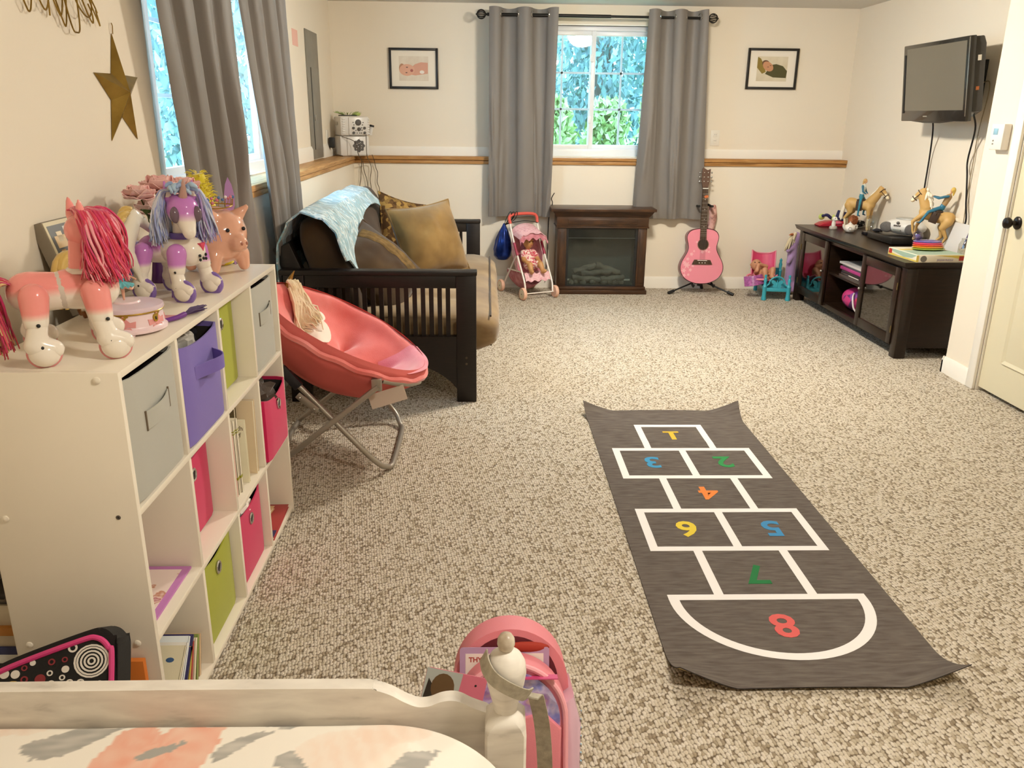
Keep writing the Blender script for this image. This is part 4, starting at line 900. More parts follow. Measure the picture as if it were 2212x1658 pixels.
# folding X frame
for ys, s in ((3.055, -1), (3.685, 1)):
    A0 = Vector((-0.425, ys, 0.395)); A1 = Vector((-0.90, ys, 0.015)); B0 = Vector((-0.86, ys, 0.53)); B1 = Vector((-0.405, ys+(0.075 if s < 0 else -0.075), 0.013))
    off = Vector((0, -0.012*1, 0))
    MB().tube([A0+off, A1+off], 0.0115, 12).build('cross_tube', STEEL, ch)
    Bm = Vector((-0.46, ys, 0.075)); MB().tube(bez([B0-off, Vector((-0.66, ys, 0.30))-off, Bm-off, B1], 18), 0.0115, 12).build('cross_tube', STEEL, ch)
    MB().ball((A0+(A1-A0)*0.46)+Vector((0, -0.014, 0)), 0.008, 10, 6).build('rivet', CHROME, ch)
    b = MB(); b.box(-0.452, -0.412, ys-0.016, ys+0.004, 0.375, 0.425, 0.003); b.build('bracket', mat('bracket_zinc', 'a49d92', rough=0.35, metal=0.8), ch)
    M = Matrix.Translation((-0.70, ys-0.016, 0.325)) @ Matrix.Rotation(radians(42), 4, 'Y'); b = MB(); b.box(-0.055, 0.045, -0.004, 0.004, -0.014, 0.014, 0.003, M=M); b.build('lock_plate', MATS['bracket_zinc'], ch)
    for q in (-0.04, 0.03): MB().ball(M @ Vector((q, -0.006, 0)), 0.006, 8, 6).build('rivet', CHROME, ch)
MB().tube(bez([(-0.405, 3.13, 0.013), (-0.395, 3.20, 0.012), (-0.395, 3.54, 0.012), (-0.405, 3.61, 0.013)], 18), 0.0115, 12).build('floor_tube', STEEL, ch)
MB().tube([(-0.90, 3.043, 0.0125), (-0.90, 3.673, 0.0125)], 0.0115, 12).build('floor_tube', STEEL, ch)
MB().tube([rim(-0.95, 1.06, 0.035), rim(-0.75, 1.06, 0.035), rim(-0.5, 1.06, 0.035), rim(-0.28, 1.05, 0.035)], 0.0105, 12).build('rim_tube', STEEL, ch)
MB().tube([rim(0.95, 1.05, 0.035), rim(0.75, 1.05, 0.035), rim(0.5, 1.05, 0.035), rim(0.28, 1.05, 0.035)], 0.0105, 12).build('rim_tube', STEEL, ch)
MB().tube([rim(pi+0.9, 1.05, 0.035), rim(pi+0.3, 1.05, 0.035), rim(pi-0.3, 1.05, 0.035), rim(pi-0.9, 1.05, 0.035)], 0.0105, 12).build('rim_tube', STEEL, ch)
MB().box(-0.02, 0.02, -0.004, 0.012, -0.05, 0.05, 0.003, M=Matrix.Translation((-0.765, 3.04, 0.43)) @ Matrix.Rotation(radians(-40), 4, 'Y')).build('black_sleeve', BLK, ch)
MB().prism([(-0.075, -0.03), (0.075, -0.03), (0.075, 0.03), (-0.075, 0.03)], 0, 0.002, M=Matrix.Translation((-0.40, 3.12, 0.325)) @ Matrix.Rotation(radians(-18), 4, 'Y') @ Matrix.Rotation(radians(78), 4, 'X')).build('paper_tag', mat('tag_card', 'cbb8a6', rough=0.8), ch)
# ================================================================ FIGURES (toy bodies grown as one skin)
def seg_dist(p, a, b, ra, rb):
    ab = b-a; L2 = ab.length_squared; t = 0.0 if L2 < 1e-12 else max(0.0, min(1.0, (p-a).dot(ab)/L2)); return (p-a-ab*t).length-(ra+(rb-ra)*t)
class Fig:
    def __init__(s): s.c = []
    def cap(s, a, b, ra, rb=None, col='ffffff'):
        s.c.append((Vector(a), Vector(b), ra, ra if rb is None else rb, col, None)); return s
    def chain(s, pts, rs, cols):
        for i in range(len(pts)-1): s.cap(pts[i], pts[i+1], rs[i], rs[i+1], cols if isinstance(cols, str) or callable(cols) else cols[i])
        return s
    def ell(s, c, r, col='ffffff', M=None): s.c.append((Vector(c), Vector(c), min(r), min(r), col, (Vector(r), M))); return s
    def build(s, name, parent, M, voxel, m=None, smooth=4, rough=0.4, sc=1.0):
        mb = MB()
        for (a, b, ra, rb, col, e) in s.c:
            if e: mb.ball(a, tuple(e[0]), 20, 12, M=e[1])
            elif (a-b).length < 1e-5: mb.ball(a, ra, 16, 10)
            else: mb.capsule(a, b, ra, rb, 14)
        def paint(p):
            best = 1e9; bc = 'ffffff'
            for (a, b, ra, rb, col, e) in s.c:
                if e:
                    q = (e[1].inverted() @ (p-a)) if e[1] is not None else (p-a); d = (Vector((q.x/e[0].x, q.y/e[0].y, q.z/e[0].z)).length-1)*min(e[0])
                else: d = seg_dist(p, a, b, ra, rb)
                if d < best: best = d; bc = col
            return lin(hx(bc(p) if callable(bc) else bc))
        o = mb.fused(name, m or vcol_mat('painted_plastic_%d' % int(rough*100), rough=rough, spec=0.5), None, voxel, smooth, paint=paint)
        inv = XF.get(root_of(parent).name) if parent is not None else None
        o.data.transform((inv @ M) if inv is not None else M); o.parent = parent
        return o
def mixhex(a, b, t):
    t = max(0, min(1, t)); A, B = hx(a), hx(b); return '%02x%02x%02x' % tuple(int(A[i]+(B[i]-A[i])*t) for i in range(3))
def place(x, y, z, rz, s=1.0, tilt=0.0): return Matrix.Translation((x, y, z)) @ Matrix.Rotation(rz, 4, 'Z') @ Matrix.Rotation(tilt, 4, 'Y') @ Matrix.Scale(s, 4)
def tube_in(parent, name, M, pts, r, m, seg=8, closed=False, sc=1.0):
    b = MB(); b.tube([M @ Vector(p) for p in pts], r if not isinstance(r, list) else r, seg, closed=closed); return b.build(name, m, parent)
def strands(parent, name, M, roots, fall, n, r, m, seed, seg=6, k=9, jit=0.02, curl=0.0):
    """bundle of hair locks; roots(t) -> start, fall(t, s) -> offset along the lock"""
    rnd = random.Random(seed); b = MB()
    for i in range(n):
        t = (i+0.5*rnd.random())/n; p0 = Vector(roots(t, rnd)); j = Vector((rnd.gauss(0, 1), rnd.gauss(0, 1), rnd.gauss(0, 1)))*jit; pts = []
        ph = rnd.random()*6
        for q in range(k):
            s = q/(k-1); p = p0+Vector(fall(t, s))+j*s+Vector((cos(ph+s*7), sin(ph+s*7), 0))*curl*s; pts.append(M @ p)
        rr = r*(0.7+0.6*rnd.random()); b.tube(pts, [rr*(0.55+0.9*sin(pi*min(1, 0.15+0.8*q/(k-1)))) for q in range(k)], seg)
    o = b.build(name, m, parent, ang=80); o['kind'] = 'stuff'; return o
def horse(fig, coat, sock, hoof, muzzle, legs=None, neck=None, headp=None):
    """standing horse, poll about 1 unit high, facing +x"""
    f = fig; nk = neck or [(0.22, 0, 0.68), (0.33, 0, 0.82), (0.40, 0, 0.95)]; hd = headp or [(0.40, 0, 0.96), (0.49, 0, 0.88), (0.575, 0, 0.78)]
    f.cap((-0.20, 0, 0.60), (0.18, 0, 0.585), 0.118, 0.125, coat); f.cap((-0.25, 0, 0.63), (-0.20, 0, 0.62), 0.115, 0.12, coat); f.cap((0.22, 0, 0.60), (0.22, 0, 0.64), 0.105, 0.10, coat)
    f.chain(nk, [0.115, 0.095, 0.072], coat); f.cap(hd[0], hd[1], 0.074, 0.058, coat); f.cap(hd[1], hd[2], 0.054, 0.040, muzzle)
    L = legs or {}
    for s, k in ((1, 'fl'), (-1, 'fr')):
        p = L.get(k) or [(0.21, 0, 0.54), (0.225, 0, 0.30), (0.215, 0, 0.10), (0.235, 0, 0.035)]
        p = [(q[0], s*(0.075-0.006*i), q[2]) for i, q in enumerate(p)]
        f.cap(p[0], p[1], 0.058, 0.034, coat); f.cap(p[1], p[2], 0.033, 0.023, sock); f.cap(p[2], p[3], 0.024, 0.030, hoof)
    for s, k in ((1, 'hl'), (-1, 'hr')):
        p = L.get(k) or [(-0.27, 0, 0.57), (-0.205, 0, 0.43), (-0.325, 0, 0.27), (-0.295, 0, 0.09), (-0.275, 0, 0.035)]
        p = [(q[0], s*(0.072-0.003*i), q[2]) for i, q in enumerate(p)]
        f.cap(p[0], p[1], 0.090, 0.062, coat); f.cap(p[1], p[2], 0.052, 0.034, coat); f.cap(p[2], p[3], 0.031, 0.023, sock); f.cap(p[3], p[4], 0.024, 0.030, hoof)
    for s in (1, -1): f.cap(Vector(hd[0])+Vector((-0.015, s*0.035, 0.045)), Vector(hd[0])+Vector((-0.02, s*0.045, 0.105)), 0.020, 0.006, coat)
    return f

# ================================================================ BACK WALL: fireplace, pictures, outlet
MAHOG = noise_mat('dark_walnut', [(0.25, '2a170c'), (0.5, '3f2613'), (0.75, '54351c')], scale=6, detail=6, rough=0.35, spec=0.5, stretch=(6, 6, 1.2), dist=0.5)
MAHOGX = noise_mat('dark_walnut_x', [(0.25, '2a170c'), (0.5, '3f2613'), (0.75, '54351c')], scale=6, detail=6, rough=0.35, spec=0.5, stretch=(1.2, 6, 6), dist=0.5)
t = thing('electric_fireplace', 'dark walnut electric fireplace with glass front under the back window', 'fireplace', (0.945, 6.83, 0))
MB().box(0.515, 1.370, 6.665, 6.985, 0.682, 0.705, 0.003).build('mantel_top', MAHOGX, t)
def mold(z0, z1, g0, g1): # flared moulding
    vs = []
    for z, g in ((z0, g0), (z1, g1)): vs += [(0.575-g, 6.985, z), (0.575-g, 6.735-g, z), (1.313+g, 6.735-g, z), (1.313+g, 6.985, z)]
    return MB().add(vs, [(0, 1, 5, 4), (1, 2, 6, 5), (2, 3, 7, 6), (4, 5, 6, 7), (3, 2, 1, 0), (3, 0, 4, 7)])
mold(0.635, 0.682, 0.012, 0.045).build('crown_moulding', MAHOGX, t)
MB().box(0.567, 1.321, 6.727, 6.985, 0.555, 0.635, 0.003).build('frieze', MAHOGX, t)
MB().box(0.66, 1.228, 6.722, 6.727, 0.575, 0.618, 0.002).build('frieze_panel', MAHOGX, t)
MB().box(0.562, 1.326, 6.722, 6.985, 0.545, 0.555, 0.002).build('bead', MAHOGX, t)
for (a, b_) in ((0.575, 0.650), (1.238, 1.313)):
    c = MB().box(a, b_, 6.735, 6.985, 0.06, 0.545, 0.003).build('column', MAHOG, t); MB().box(a+0.016, b_-0.016, 6.730, 6.735, 0.09, 0.52, 0.002).build('column_panel', MAHOG, c)
MB().box(0.557, 1.331, 6.70, 6.985, 0.0, 0.035, 0.003).build('plinth', MAHOGX, t); MB().box(0.567, 1.321, 6.715, 6.985, 0.035, 0.06, 0.004).build('plinth_moulding', MAHOGX, t)
FBK = mat('firebox_black', '121314', rough=0.5)
fb = MB(); fb.box(0.650, 0.668, 6.745, 6.76, 0.06, 0.545); fb.box(1.220, 1.238, 6.745, 6.76, 0.06, 0.545); fb.box(0.668, 1.220, 6.745, 6.76, 0.53, 0.545); fb.box(0.668, 1.220, 6.745, 6.76, 0.06, 0.07); o = fb.build('glass_frame', FBK, t)
MB().box(0.668, 1.220, 6.752, 6.756, 0.07, 0.53).build('glass_front', glass_mat('smoked_glass', 'd4dad8', 0.03, 0.08), t)
MB().box(0.668, 1.220, 6.757, 6.765, 0.462, 0.53).build('black_band', FBK, t); MB().box(0.668, 1.220, 6.750, 6.752, 0.459, 0.463).build('band_line', mat('steel_line', '4d5350', rough=0.4, metal=0.5), t)
w = MB(); w.box(0.65, 1.238, 6.975, 6.985, 0.06, 0.545); w.box(0.65, 0.655, 6.76, 6.975, 0.06, 0.545); w.box(1.233, 1.238, 6.76, 6.975, 0.06, 0.545); w.box(0.655, 1.233, 6.76, 6.975, 0.06, 0.066); w.box(0.655, 1.233, 6.76, 6.975, 0.54, 0.545); w.build('firebox', mat('firebox_lining', '5e6864', rough=0.8), t)
LOGM = noise_mat('ceramic_log', [(0.3, '6e6a62'), (0.6, 'a09a90'), (0.8, 'b8b2a6')], scale=18, rough=0.9, stretch=(0.4, 1, 1), bump=0.6, bscale=60)
for p, q, r in (((0.72, 6.84, 0.115), (0.98, 6.83, 0.100), 0.026), ((0.96, 6.82, 0.102), (1.16, 6.85, 0.118), 0.028), ((0.73, 6.88, 0.16), (0.92, 6.90, 0.215), 0.026), ((0.93, 6.90, 0.215), (1.13, 6.88, 0.150), 0.028), ((0.80, 6.87, 0.14), (1.06, 6.88, 0.165), 0.027)):
    b = MB(); p = Vector(p); q = Vector(q); pts = [p+(q-p)*i/8+Vector((0, 0, 0.006*sin(i*1.7))) for i in range(9)]; b.tube(pts, [r*(0.85+0.15*sin(i*2.1+1)) for i in range(9)], 10); b.build('ceramic_log', LOGM, t)
eb = MB(); rnd = random.Random(9)
for i in range(60): eb.ball((0.70+0.48*rnd.random(), 6.80+0.12*rnd.random(), 0.075+0.01*rnd.random()), 0.012+0.012*rnd.random(), 7, 5)
o = eb.build('ember_bed', LOGM, t); o['kind'] = 'stuff'
c = MB().tube(bez([(0.56, 6.99, 0.80), (0.535, 6.95, 0.76), (0.54, 6.93, 0.715), (0.515, 6.94, 0.60), (0.51, 6.95, 0.30), (0.50, 6.96, 0.06)], 30), 0.004, 6).build('power_cord', BLK, t)

SKIN = mat('print_skin', 'dca58a', rough=0.5)
def picture(label, x0, x1, z0, z1, kind):
    t = thing('framed_photo', label, 'picture', ((x0+x1)/2, YU-0.01, z0)); y = YU
    FR = mat('black_frame', '1c1815', rough=0.35); fw = 0.019
    for (a, b_, c_, d_) in ((x0, x0+fw, z0, z1), (x1-fw, x1, z0, z1), (x0+fw, x1-fw, z0, z0+fw), (x0+fw, x1-fw, z1-fw, z1)): MB().box(a, b_, y-0.022, y-0.002, c_, d_, 0.0015).build('frame_side', FR, t)
    MB().box(x0+fw, x1-fw, y-0.010, y-0.003, z0+fw, z1-fw).build('mat_board', mat('mat_board', 'efe6d6', rough=0.9), t)
    mw = (x1-x0)*0.20; mh = (z1-z0)*0.20; a, b_, c_, d_ = x0+mw, x1-mw, z0+mh, z1-mh; yp = y-0.0105; W_, H_ = b_-a, d_-c_
    fw = 0.021; bgc = {'a': 'd8c9b4', 'b': 'cfc2a6'}[kind]
    pr = MB().box(a, b_, yp, y-0.009, c_, d_).build('photo_print', noise_mat('print_bg_'+kind, [(0.3, bgc), (0.7, 'e9dfce' if kind == 'a' else 'e2d6bc')], scale=9, rough=0.5), t)
    def flat(name, pts, cc, dy): MB().prism([(a+W_*p[0], -(c_+H_*p[1])) for p in pts], 0, 0.0004, M=Matrix(((1, 0, 0, 0), (0, 0, -1, yp-dy), (0, -1, 0, 0), (0, 0, 0, 1)))).build(name, mat('ink_'+cc, cc, rough=0.5), pr)
    def oval(cx, cy, rx, ry, n=22, rot=0): return [(cx+rx*cos(2*pi*i/n)*cos(rot)-ry*sin(2*pi*i/n)*sin(rot), cy+rx*cos(2*pi*i/n)*sin(rot)+ry*sin(2*pi*i/n)*cos(rot)) for i in range(n)]
    if kind == 'a':
        flat('printed_body', [(0.42, 0.25), (0.55, 0.22), (0.98, 0.30), (0.98, 0.74), (0.75, 0.76), (0.55, 0.68), (0.42, 0.55)], 'd9a189', 0.0002)
        flat('printed_head', oval(0.27, 0.44, 0.26, 0.24), 'dfaa90', 0.0006); flat('printed_hair', oval(0.10, 0.50, 0.10, 0.20), 'b98a6c', 0.0004)
        flat('printed_eye', oval(0.27, 0.55, 0.035, 0.018), '4c3a34', 0.0009); flat('printed_eye', oval(0.25, 0.33, 0.035, 0.018), '4c3a34', 0.0009); flat('printed_mouth', oval(0.43, 0.42, 0.05, 0.06), 'a8605a', 0.0009)
        flat('printed_hand', oval(0.78, 0.36, 0.08, 0.07), 'f0e6dc', 0.0009)
    else:
        flat('printed_wrap', [(0.28, 0.30), (0.55, 0.16), (0.98, 0.14), (1.0, 0.42), (0.85, 0.62), (0.62, 0.70), (0.45, 0.66)], '4f4a26', 0.0004); flat('printed_basket', [(0.0, 0.55), (0.18, 0.30), (0.30, 0.38), (0.22, 0.66), (0.10, 0.92), (0.0, 0.98)], '8c7630', 0.0003)
        flat('printed_head', oval(0.36, 0.60, 0.15, 0.22, rot=0.6), 'c8906a', 0.0007); flat('printed_hair', oval(0.28, 0.72, 0.12, 0.14, rot=0.6), '6a4a34', 0.0005); flat('printed_eye', oval(0.36, 0.58, 0.03, 0.012), '5a3a30', 0.001); flat('printed_eye', oval(0.44, 0.64, 0.03, 0.012), '5a3a30', 0.001)
    return t
picture('black framed photo of a baby lying on its side, left of the back window', -0.795, -0.400, 1.610, 1.920, 'a')
picture('black framed photo of a wrapped sleeping baby, right of the back window', 2.118, 2.535, 1.640, 1.955, 'b')
PLAST = mat('white_plastic', 'ece6da', rough=0.35)
t = thing('wall_outlet', 'white wall outlet on the back wall right of the grey curtain', 'outlet', (1.905, YU, 1.25)); MB().box(1.868, 1.943, YU-0.006, YU-0.0005, 1.19, 1.315, 0.003).build('cover_plate', PLAST, t)
for zz in (1.228, 1.277):
    s_ = MB().box(1.890, 1.921, YU-0.009, YU-0.006, zz-0.017, zz+0.017, 0.003).build('socket', PLAST, t)
    for dx in (-0.006, 0.006): MB().box(1.9055+dx-0.001, 1.9055+dx+0.001, YU-0.0094, YU-0.0088, zz-0.002, zz+0.009).build('slot', FBK, s_)
# ================================================================ LEFT WALL: electric panel, card, star, wire art
GREYM = noise_mat('grey_enamel', [(0.3, '7c776c'), (0.7, '8b867a')], scale=6, rough=0.45, spec=0.4)
t = thing('breaker_panel', 'tall grey metal breaker panel set in the left wall near the corner', 'electrical panel', (-1.255, 6.31, 1.10))
MB().box(-1.262, -1.252, 6.115, 6.520, 1.095, 1.965, 0.003).build('panel_cover', GREYM, t); MB().box(-1.252, -1.247, 6.225, 6.490, 1.16, 1.72, 0.002).build('panel_door', GREYM, t)
MB().box(-1.2525, -1.2495, 6.214, 6.224, 1.16, 1.72).build('door_gap', FBK, t); MB().box(-1.247, -1.240, 6.24, 6.265, 1.36, 1.40, 0.002).build('latch', NICKEL, t)
t = box_thing('paper_note', 'pale pink paper note on the left wall above the grey curtain', 'paper', -1.262, -1.260, 5.74, 5.90, 1.83, 1.93, mat('pink_paper', 'eab8a8', rough=0.8), 0)
BRASS = noise_mat('antique_gold_metal', [(0.3, '806529'), (0.7, 'a3853f')], scale=12, detail=5, rough=0.38, metal=0.75)
t = thing('metal_star', 'gold five-pointed metal star hanging on the left wall', 'star', (-1.10, 2.605, 1.44))
C0 = Vector((-1.040, 2.615, 1.455)); APX = Vector((-1.062, 2.61, 1.458)); pts = []
for i in range(10):
    a = pi/2+2*pi*i/10; r = 0.165 if i % 2 == 0 else 0.066; pts.append(Vector((-1.097, C0.y-r*cos(a)*0.95, C0.z+r*sin(a))))
for i in range(5):
    a, b_, c_ = pts[2*i], pts[(2*i+1) % 10], pts[2*i-1]; MB().add([APX, a, b_, c_, Vector((-1.0985, a.y, a.z)), Vector((-1.0985, b_.y, b_.z)), Vector((-1.0985, c_.y, c_.z))], [(0, 1, 2), (0, 3, 1), (1, 4, 5, 2), (3, 6, 4, 1)]).build('star_point', BRASS, t, ang=5)
MB().tube([(-1.094, 2.615, 1.618), (-1.092, 2.615, 1.640), (-1.096, 2.619, 1.648)], 0.0015, 6).build('hanging_wire', BRASS, t)
t = thing('wire_wall_art', 'gold looped wire wall art at the top left', 'wall art', (-1.10, 2.2, 1.72))
wires = [[(1.95, 1.86), (1.99, 1.74), (2.02, 1.72), (2.06, 1.84)], [(2.02, 1.88), (2.08, 1.75), (2.12, 1.745), (2.17, 1.88)], [(2.10, 1.88), (2.17, 1.74), (2.20, 1.735), (2.24, 1.88)], [(2.16, 1.88), (2.23, 1.715), (2.255, 1.695), (2.28, 1.80), (2.30, 1.90)], [(2.22, 1.90), (2.275, 1.70), (2.31, 1.67), (2.34, 1.70), (2.345, 1.88)], [(2.25, 1.9), (2.33, 1.78), (2.40, 1.74), (2.44, 1.79), (2.42, 1.9)], [(2.36, 1.9), (2.43, 1.77), (2.47, 1.725), (2.475, 1.76), (2.45, 1.80)], [(2.40, 1.90), (2.455, 1.80), (2.50, 1.735), (2.51, 1.72), (2.49, 1.78)], [(1.80, 1.88), (1.84, 1.79), (1.88, 1.80), (1.90, 1.88)], [(2.14, 1.90), (2.15, 1.80), (2.145, 1.715)], [(2.3, 1.9), (2.36, 1.83), (2.42, 1.86), (2.48, 1.80), (2.50, 1.77)]]
for i, wv in enumerate(wires): MB().tube(bez([(-1.088+0.006*(i % 3), 2.07+(p[0]-1.9)*0.72, 1.60+(p[1]-1.67)*0.62) for p in wv], 24), 0.0022, 6).build('bent_wire', BRASS, t)

# ================================================================ KARAOKE MACHINE on the ledge
KW = mat('pearl_white_plastic', 'ddd7cf', rough=0.3); KG = noise_mat('speaker_mesh', [(0.4, '4f4b48'), (0.6, '6f6a66')], scale=400, rough=0.7)
t = thing('karaoke_machine', 'white karaoke machine with speaker and cords in the corner on the ledge', 'karaoke machine', (-1.09, 6.87, 1.088), rotz=0)
M = Matrix.Translation((-1.095, 6.93, 1.089)) @ Matrix.Rotation(radians(26), 4, 'Z')
def kb(name, *a, bev=0.006, m=KW, par=None): b = MB(); b.box(*a, bev, M=M); return b.build(name, m, par or t)
kb('lower_body', -0.125, 0.115, -0.085, 0.09, 0, 0.155, bev=0.012); up = kb('upper_body', -0.120, 0.115, -0.10, 0.09, 0.157, 0.305, bev=0.014)
kb('front_fascia', -0.055, 0.10, -0.108, -0.10, 0.165, 0.297, bev=0.003); kb('lower_fascia', -0.07, 0.105, -0.092, -0.085, 0.008, 0.15, bev=0.003)
for i in range(7):
    for s in (-0.088, 0.112): kb('rib', s-0.020, s+0.004, -0.106, -0.098, 0.170+0.018*i, 0.182+0.018*i, bev=0.003)
def kd(name, x, z, r, m, y=-0.110, d=0.006): b = MB(); b.lathe([(r, 0), (r, d*0.6), (r*0.8, d), (0, d)], (0, 0, 0), 20, M=Matrix(((1, 0, 0), (0, 0, -1), (0, 1, 0)))); b.v = [M @ (p+Vector((x, y, z))) for p in b.v]; return b.build(name, m, t)
kd('display', 0.022, 0.258, 0.024, KG); kd('volume_knob', 0.027, 0.208, 0.014, KG, d=0.012)
for x, z in ((-0.018, 0.216), (-0.018, 0.180), (0.072, 0.216), (0.072, 0.180)): kd('knob', x, z, 0.010, KG, d=0.014)
for x, z in ((-0.02, 0.258), (-0.014, 0.240), (0.062, 0.258), (0.056, 0.240), (0.0, 0.198), (0.052, 0.200), (0.048, 0.218), (0.010, 0.178), (0.03, 0.178), (0.045, 0.178)): kd('button', x, z, 0.004, KG)
b = MB(); pts = [(0.046*(1+0.10*cos(8*a))*cos(a), 0.046*(1+0.10*cos(8*a))*sin(a)) for a in [2*pi*i/64 for i in range(64)]]
b.prism(pts, 0, 0.003, M=M @ Matrix(((1, 0, 0, 0.025), (0, 0, -1, -0.0925), (0, 1, 0, 0.080), (0, 0, 0, 1)))); b.build('speaker_grille', KG, t)
for i in range(7): kd('grille_dot', 0.025+0.022*cos(i*0.95), 0.080+0.024*sin(i*1.7), 0.0035, KW, y=-0.0955, d=0.002)
kb('side_label', -0.1255, -0.1235, -0.03, 0.02, 0.235, 0.262, bev=0.0005, m=mat('grey_label', 'b4ada0', rough=0.5))
def kp(*p): return [M @ Vector(q) for q in p]
MB().tube(kp((0.128, -0.08, 0.175), (0.140, -0.085, 0.225)), [0.014, 0.016], 14).build('microphone_handle', KW, t); MB().tube(kp((0.140, -0.085, 0.225), (0.1435, -0.086, 0.240)), [0.019, 0.018], 14).build('microphone_head', FBK, t); kb('microphone_clip', 0.114, 0.142, -0.09, -0.06, 0.160, 0.182, bev=0.004)
CORDM = mat('brown_cord', '4b3b26', rough=0.6)
for pts in ([(-0.964, 6.80, 1.26), (-0.962, 6.79, 1.10), (-0.960, 6.945, 1.03), (-0.955, 6.96, 0.98), (-0.968, 6.965, 0.9), (-0.962, 6.965, 0.82), (-0.965, 6.965, 0.72)],
            [(-1.155, 6.80, 1.24), (-1.05, 6.78, 1.20), (-1.03, 6.78, 1.11), (-1.03, 6.945, 1.05), (-1.04, 6.965, 0.97), (-1.045, 6.965, 0.90), (-1.055, 6.965, 0.84), (-1.02, 6.965, 0.80), (-0.99, 6.96, 0.72)],
            [(-1.02, 6.945, 1.05), (-1.015, 6.965, 0.97), (-0.995, 6.965, 0.89), (-0.99, 6.965, 0.80), (-0.98, 6.96, 0.72)],
            [(-0.93, 6.86, 1.10), (-0.925, 6.945, 1.05), (-0.92, 6.965, 1.0), (-0.905, 6.965, 0.95), (-0.912, 6.965, 0.88), (-0.895, 6.965, 0.82), (-0.905, 6.96, 0.74)]):
    MB().tube(bez(pts, 40), 0.0027, 6).build('cord', CORDM, t)
MB().box(-1.246, -1.205, 6.72, 6.775, 1.155, 1.235, 0.008).build('power_adapter', FBK, t)
MB().tube(bez([(-1.225, 6.75, 1.155), (-1.20, 6.76, 1.11), (-1.15, 6.77, 1.093)], 14), 0.003, 6).build('cord', CORDM, t)
t = thing('wall_outlet', 'white outlet plate behind the black adapter in the corner', 'outlet', (-1.262, 6.75, 1.2)); MB().box(-1.262, -1.256, 6.70, 6.785, 1.17, 1.29, 0.003).build('cover_plate', PLAST, t)
t = thing('artificial_fern', 'small pale green artificial fern on top of the karaoke machine', 'plant', tuple(M @ Vector((0, 0, 0.306))))
GR1 = mat('pale_fern_green', '9aa86a', rough=0.7); b = MB(); rnd = random.Random(2)
MB().box(-0.09, 0.03, -0.06, 0.05, 0.306, 0.314, 0.002, M=M).build('tray', FBK, t)
for i in range(34):
    a = rnd.random()*6.28; L = 0.03+0.05*rnd.random(); c = Vector((-0.03+0.04*cos(a), 0.02*sin(a), 0.314)); pts = [c, c+Vector((cos(a)*L*0.5, sin(a)*L*0.4, 0.014)), c+Vector((cos(a)*L, sin(a)*L*0.5, 0.012+0.02*rnd.random()))]
    b.tube([M @ p for p in pts], [0.0012, 0.003, 0.0008], 5)
o = b.build('fronds', GR1, t); o['kind'] = 'stuff'
b = MB(); b.ball((0.045, 0.0, 0.322), (0.035, 0.03, 0.016), 14, 8); b.v = [M @ p for p in b.v]; tag(b.build('green_bowl', mat('lime_glass', 'a9b964', rough=0.3)), 'small lime green dome on the right of the karaoke machine top', 'ornament')

# ================================================================ TV CONSOLE
con = thing('tv_console', 'espresso wooden TV console with glass doors along the right wall', 'tv stand', (2.74, 5.68, 0))
CO = noise_mat('console_wood', [(0.3, '1c120b'), (0.7, '291a10')], scale=4, rough=0.3, spec=0.35, stretch=(3, 20, 20))
CY0, CY1, CXF = 4.80, 6.57, 2.52
vs = []
for z, g in ((0.560, 0.0), (0.575, 0.03), (0.605, 0.045)):
    vs += [(CXF-g, CY0-g, z), (2.985, CY0-g, z), (2.985, CY1+g*0.3, z), (CXF-g, CY1+g*0.3, z)]
MB().add(vs, [(0, 1, 2, 3)[::-1]]+[(4*l+i, 4*l+(i+1) % 4, 4*l+4+(i+1) % 4, 4*l+4+i) for l in range(2) for i in range(4)]+[(8, 9, 10, 11)]).build('top', CO, con)
for (xa_, ya_) in ((CXF, CY0), (CXF, CY1-0.07), (2.91, CY0), (2.91, CY1-0.07)): MB().box(xa_, xa_+0.07, ya_, ya_+0.07, 0, 0.56, 0.003).build('leg', CO, con)
MB().box(CXF+0.012, CXF+0.05, CY0+0.07, CY1-0.07, 0.535, 0.56, 0.001).build('front_rail', CO, con); MB().box(CXF+0.012, CXF+0.05, CY0+0.07, CY1-0.07, 0.065, 0.098, 0.001).build('front_rail', CO, con)
MB().box(CXF+0.07, 2.91, CY0+0.012, CY0+0.03, 0.065, 0.56).build('side_panel', CO, con); MB().box(CXF+0.07, 2.91, CY1-0.03, CY1-0.012, 0.065, 0.56).build('side_panel', CO, con)
MB().box(2.93, 2.94, CY0+0.07, CY1-0.07, 0.098, 0.56).build('back_panel', CO, con); MB().box(CXF+0.05, 2.93, CY0+0.07, CY1-0.07, 0.085, 0.098).build('floor_panel', CO, con)
for yy in (5.385, 5.985): MB().box(CXF+0.02, 2.93, yy, yy+0.02, 0.098, 0.56).build('partition', CO, con)
MB().box(CXF+0.03, 2.93, 5.405, 5.985, 0.315, 0.333, 0.001).build('middle_shelf', CO, con)
CGL = glass_mat('cabinet_glass', 'cfc8bc', 0.14, 0.03)
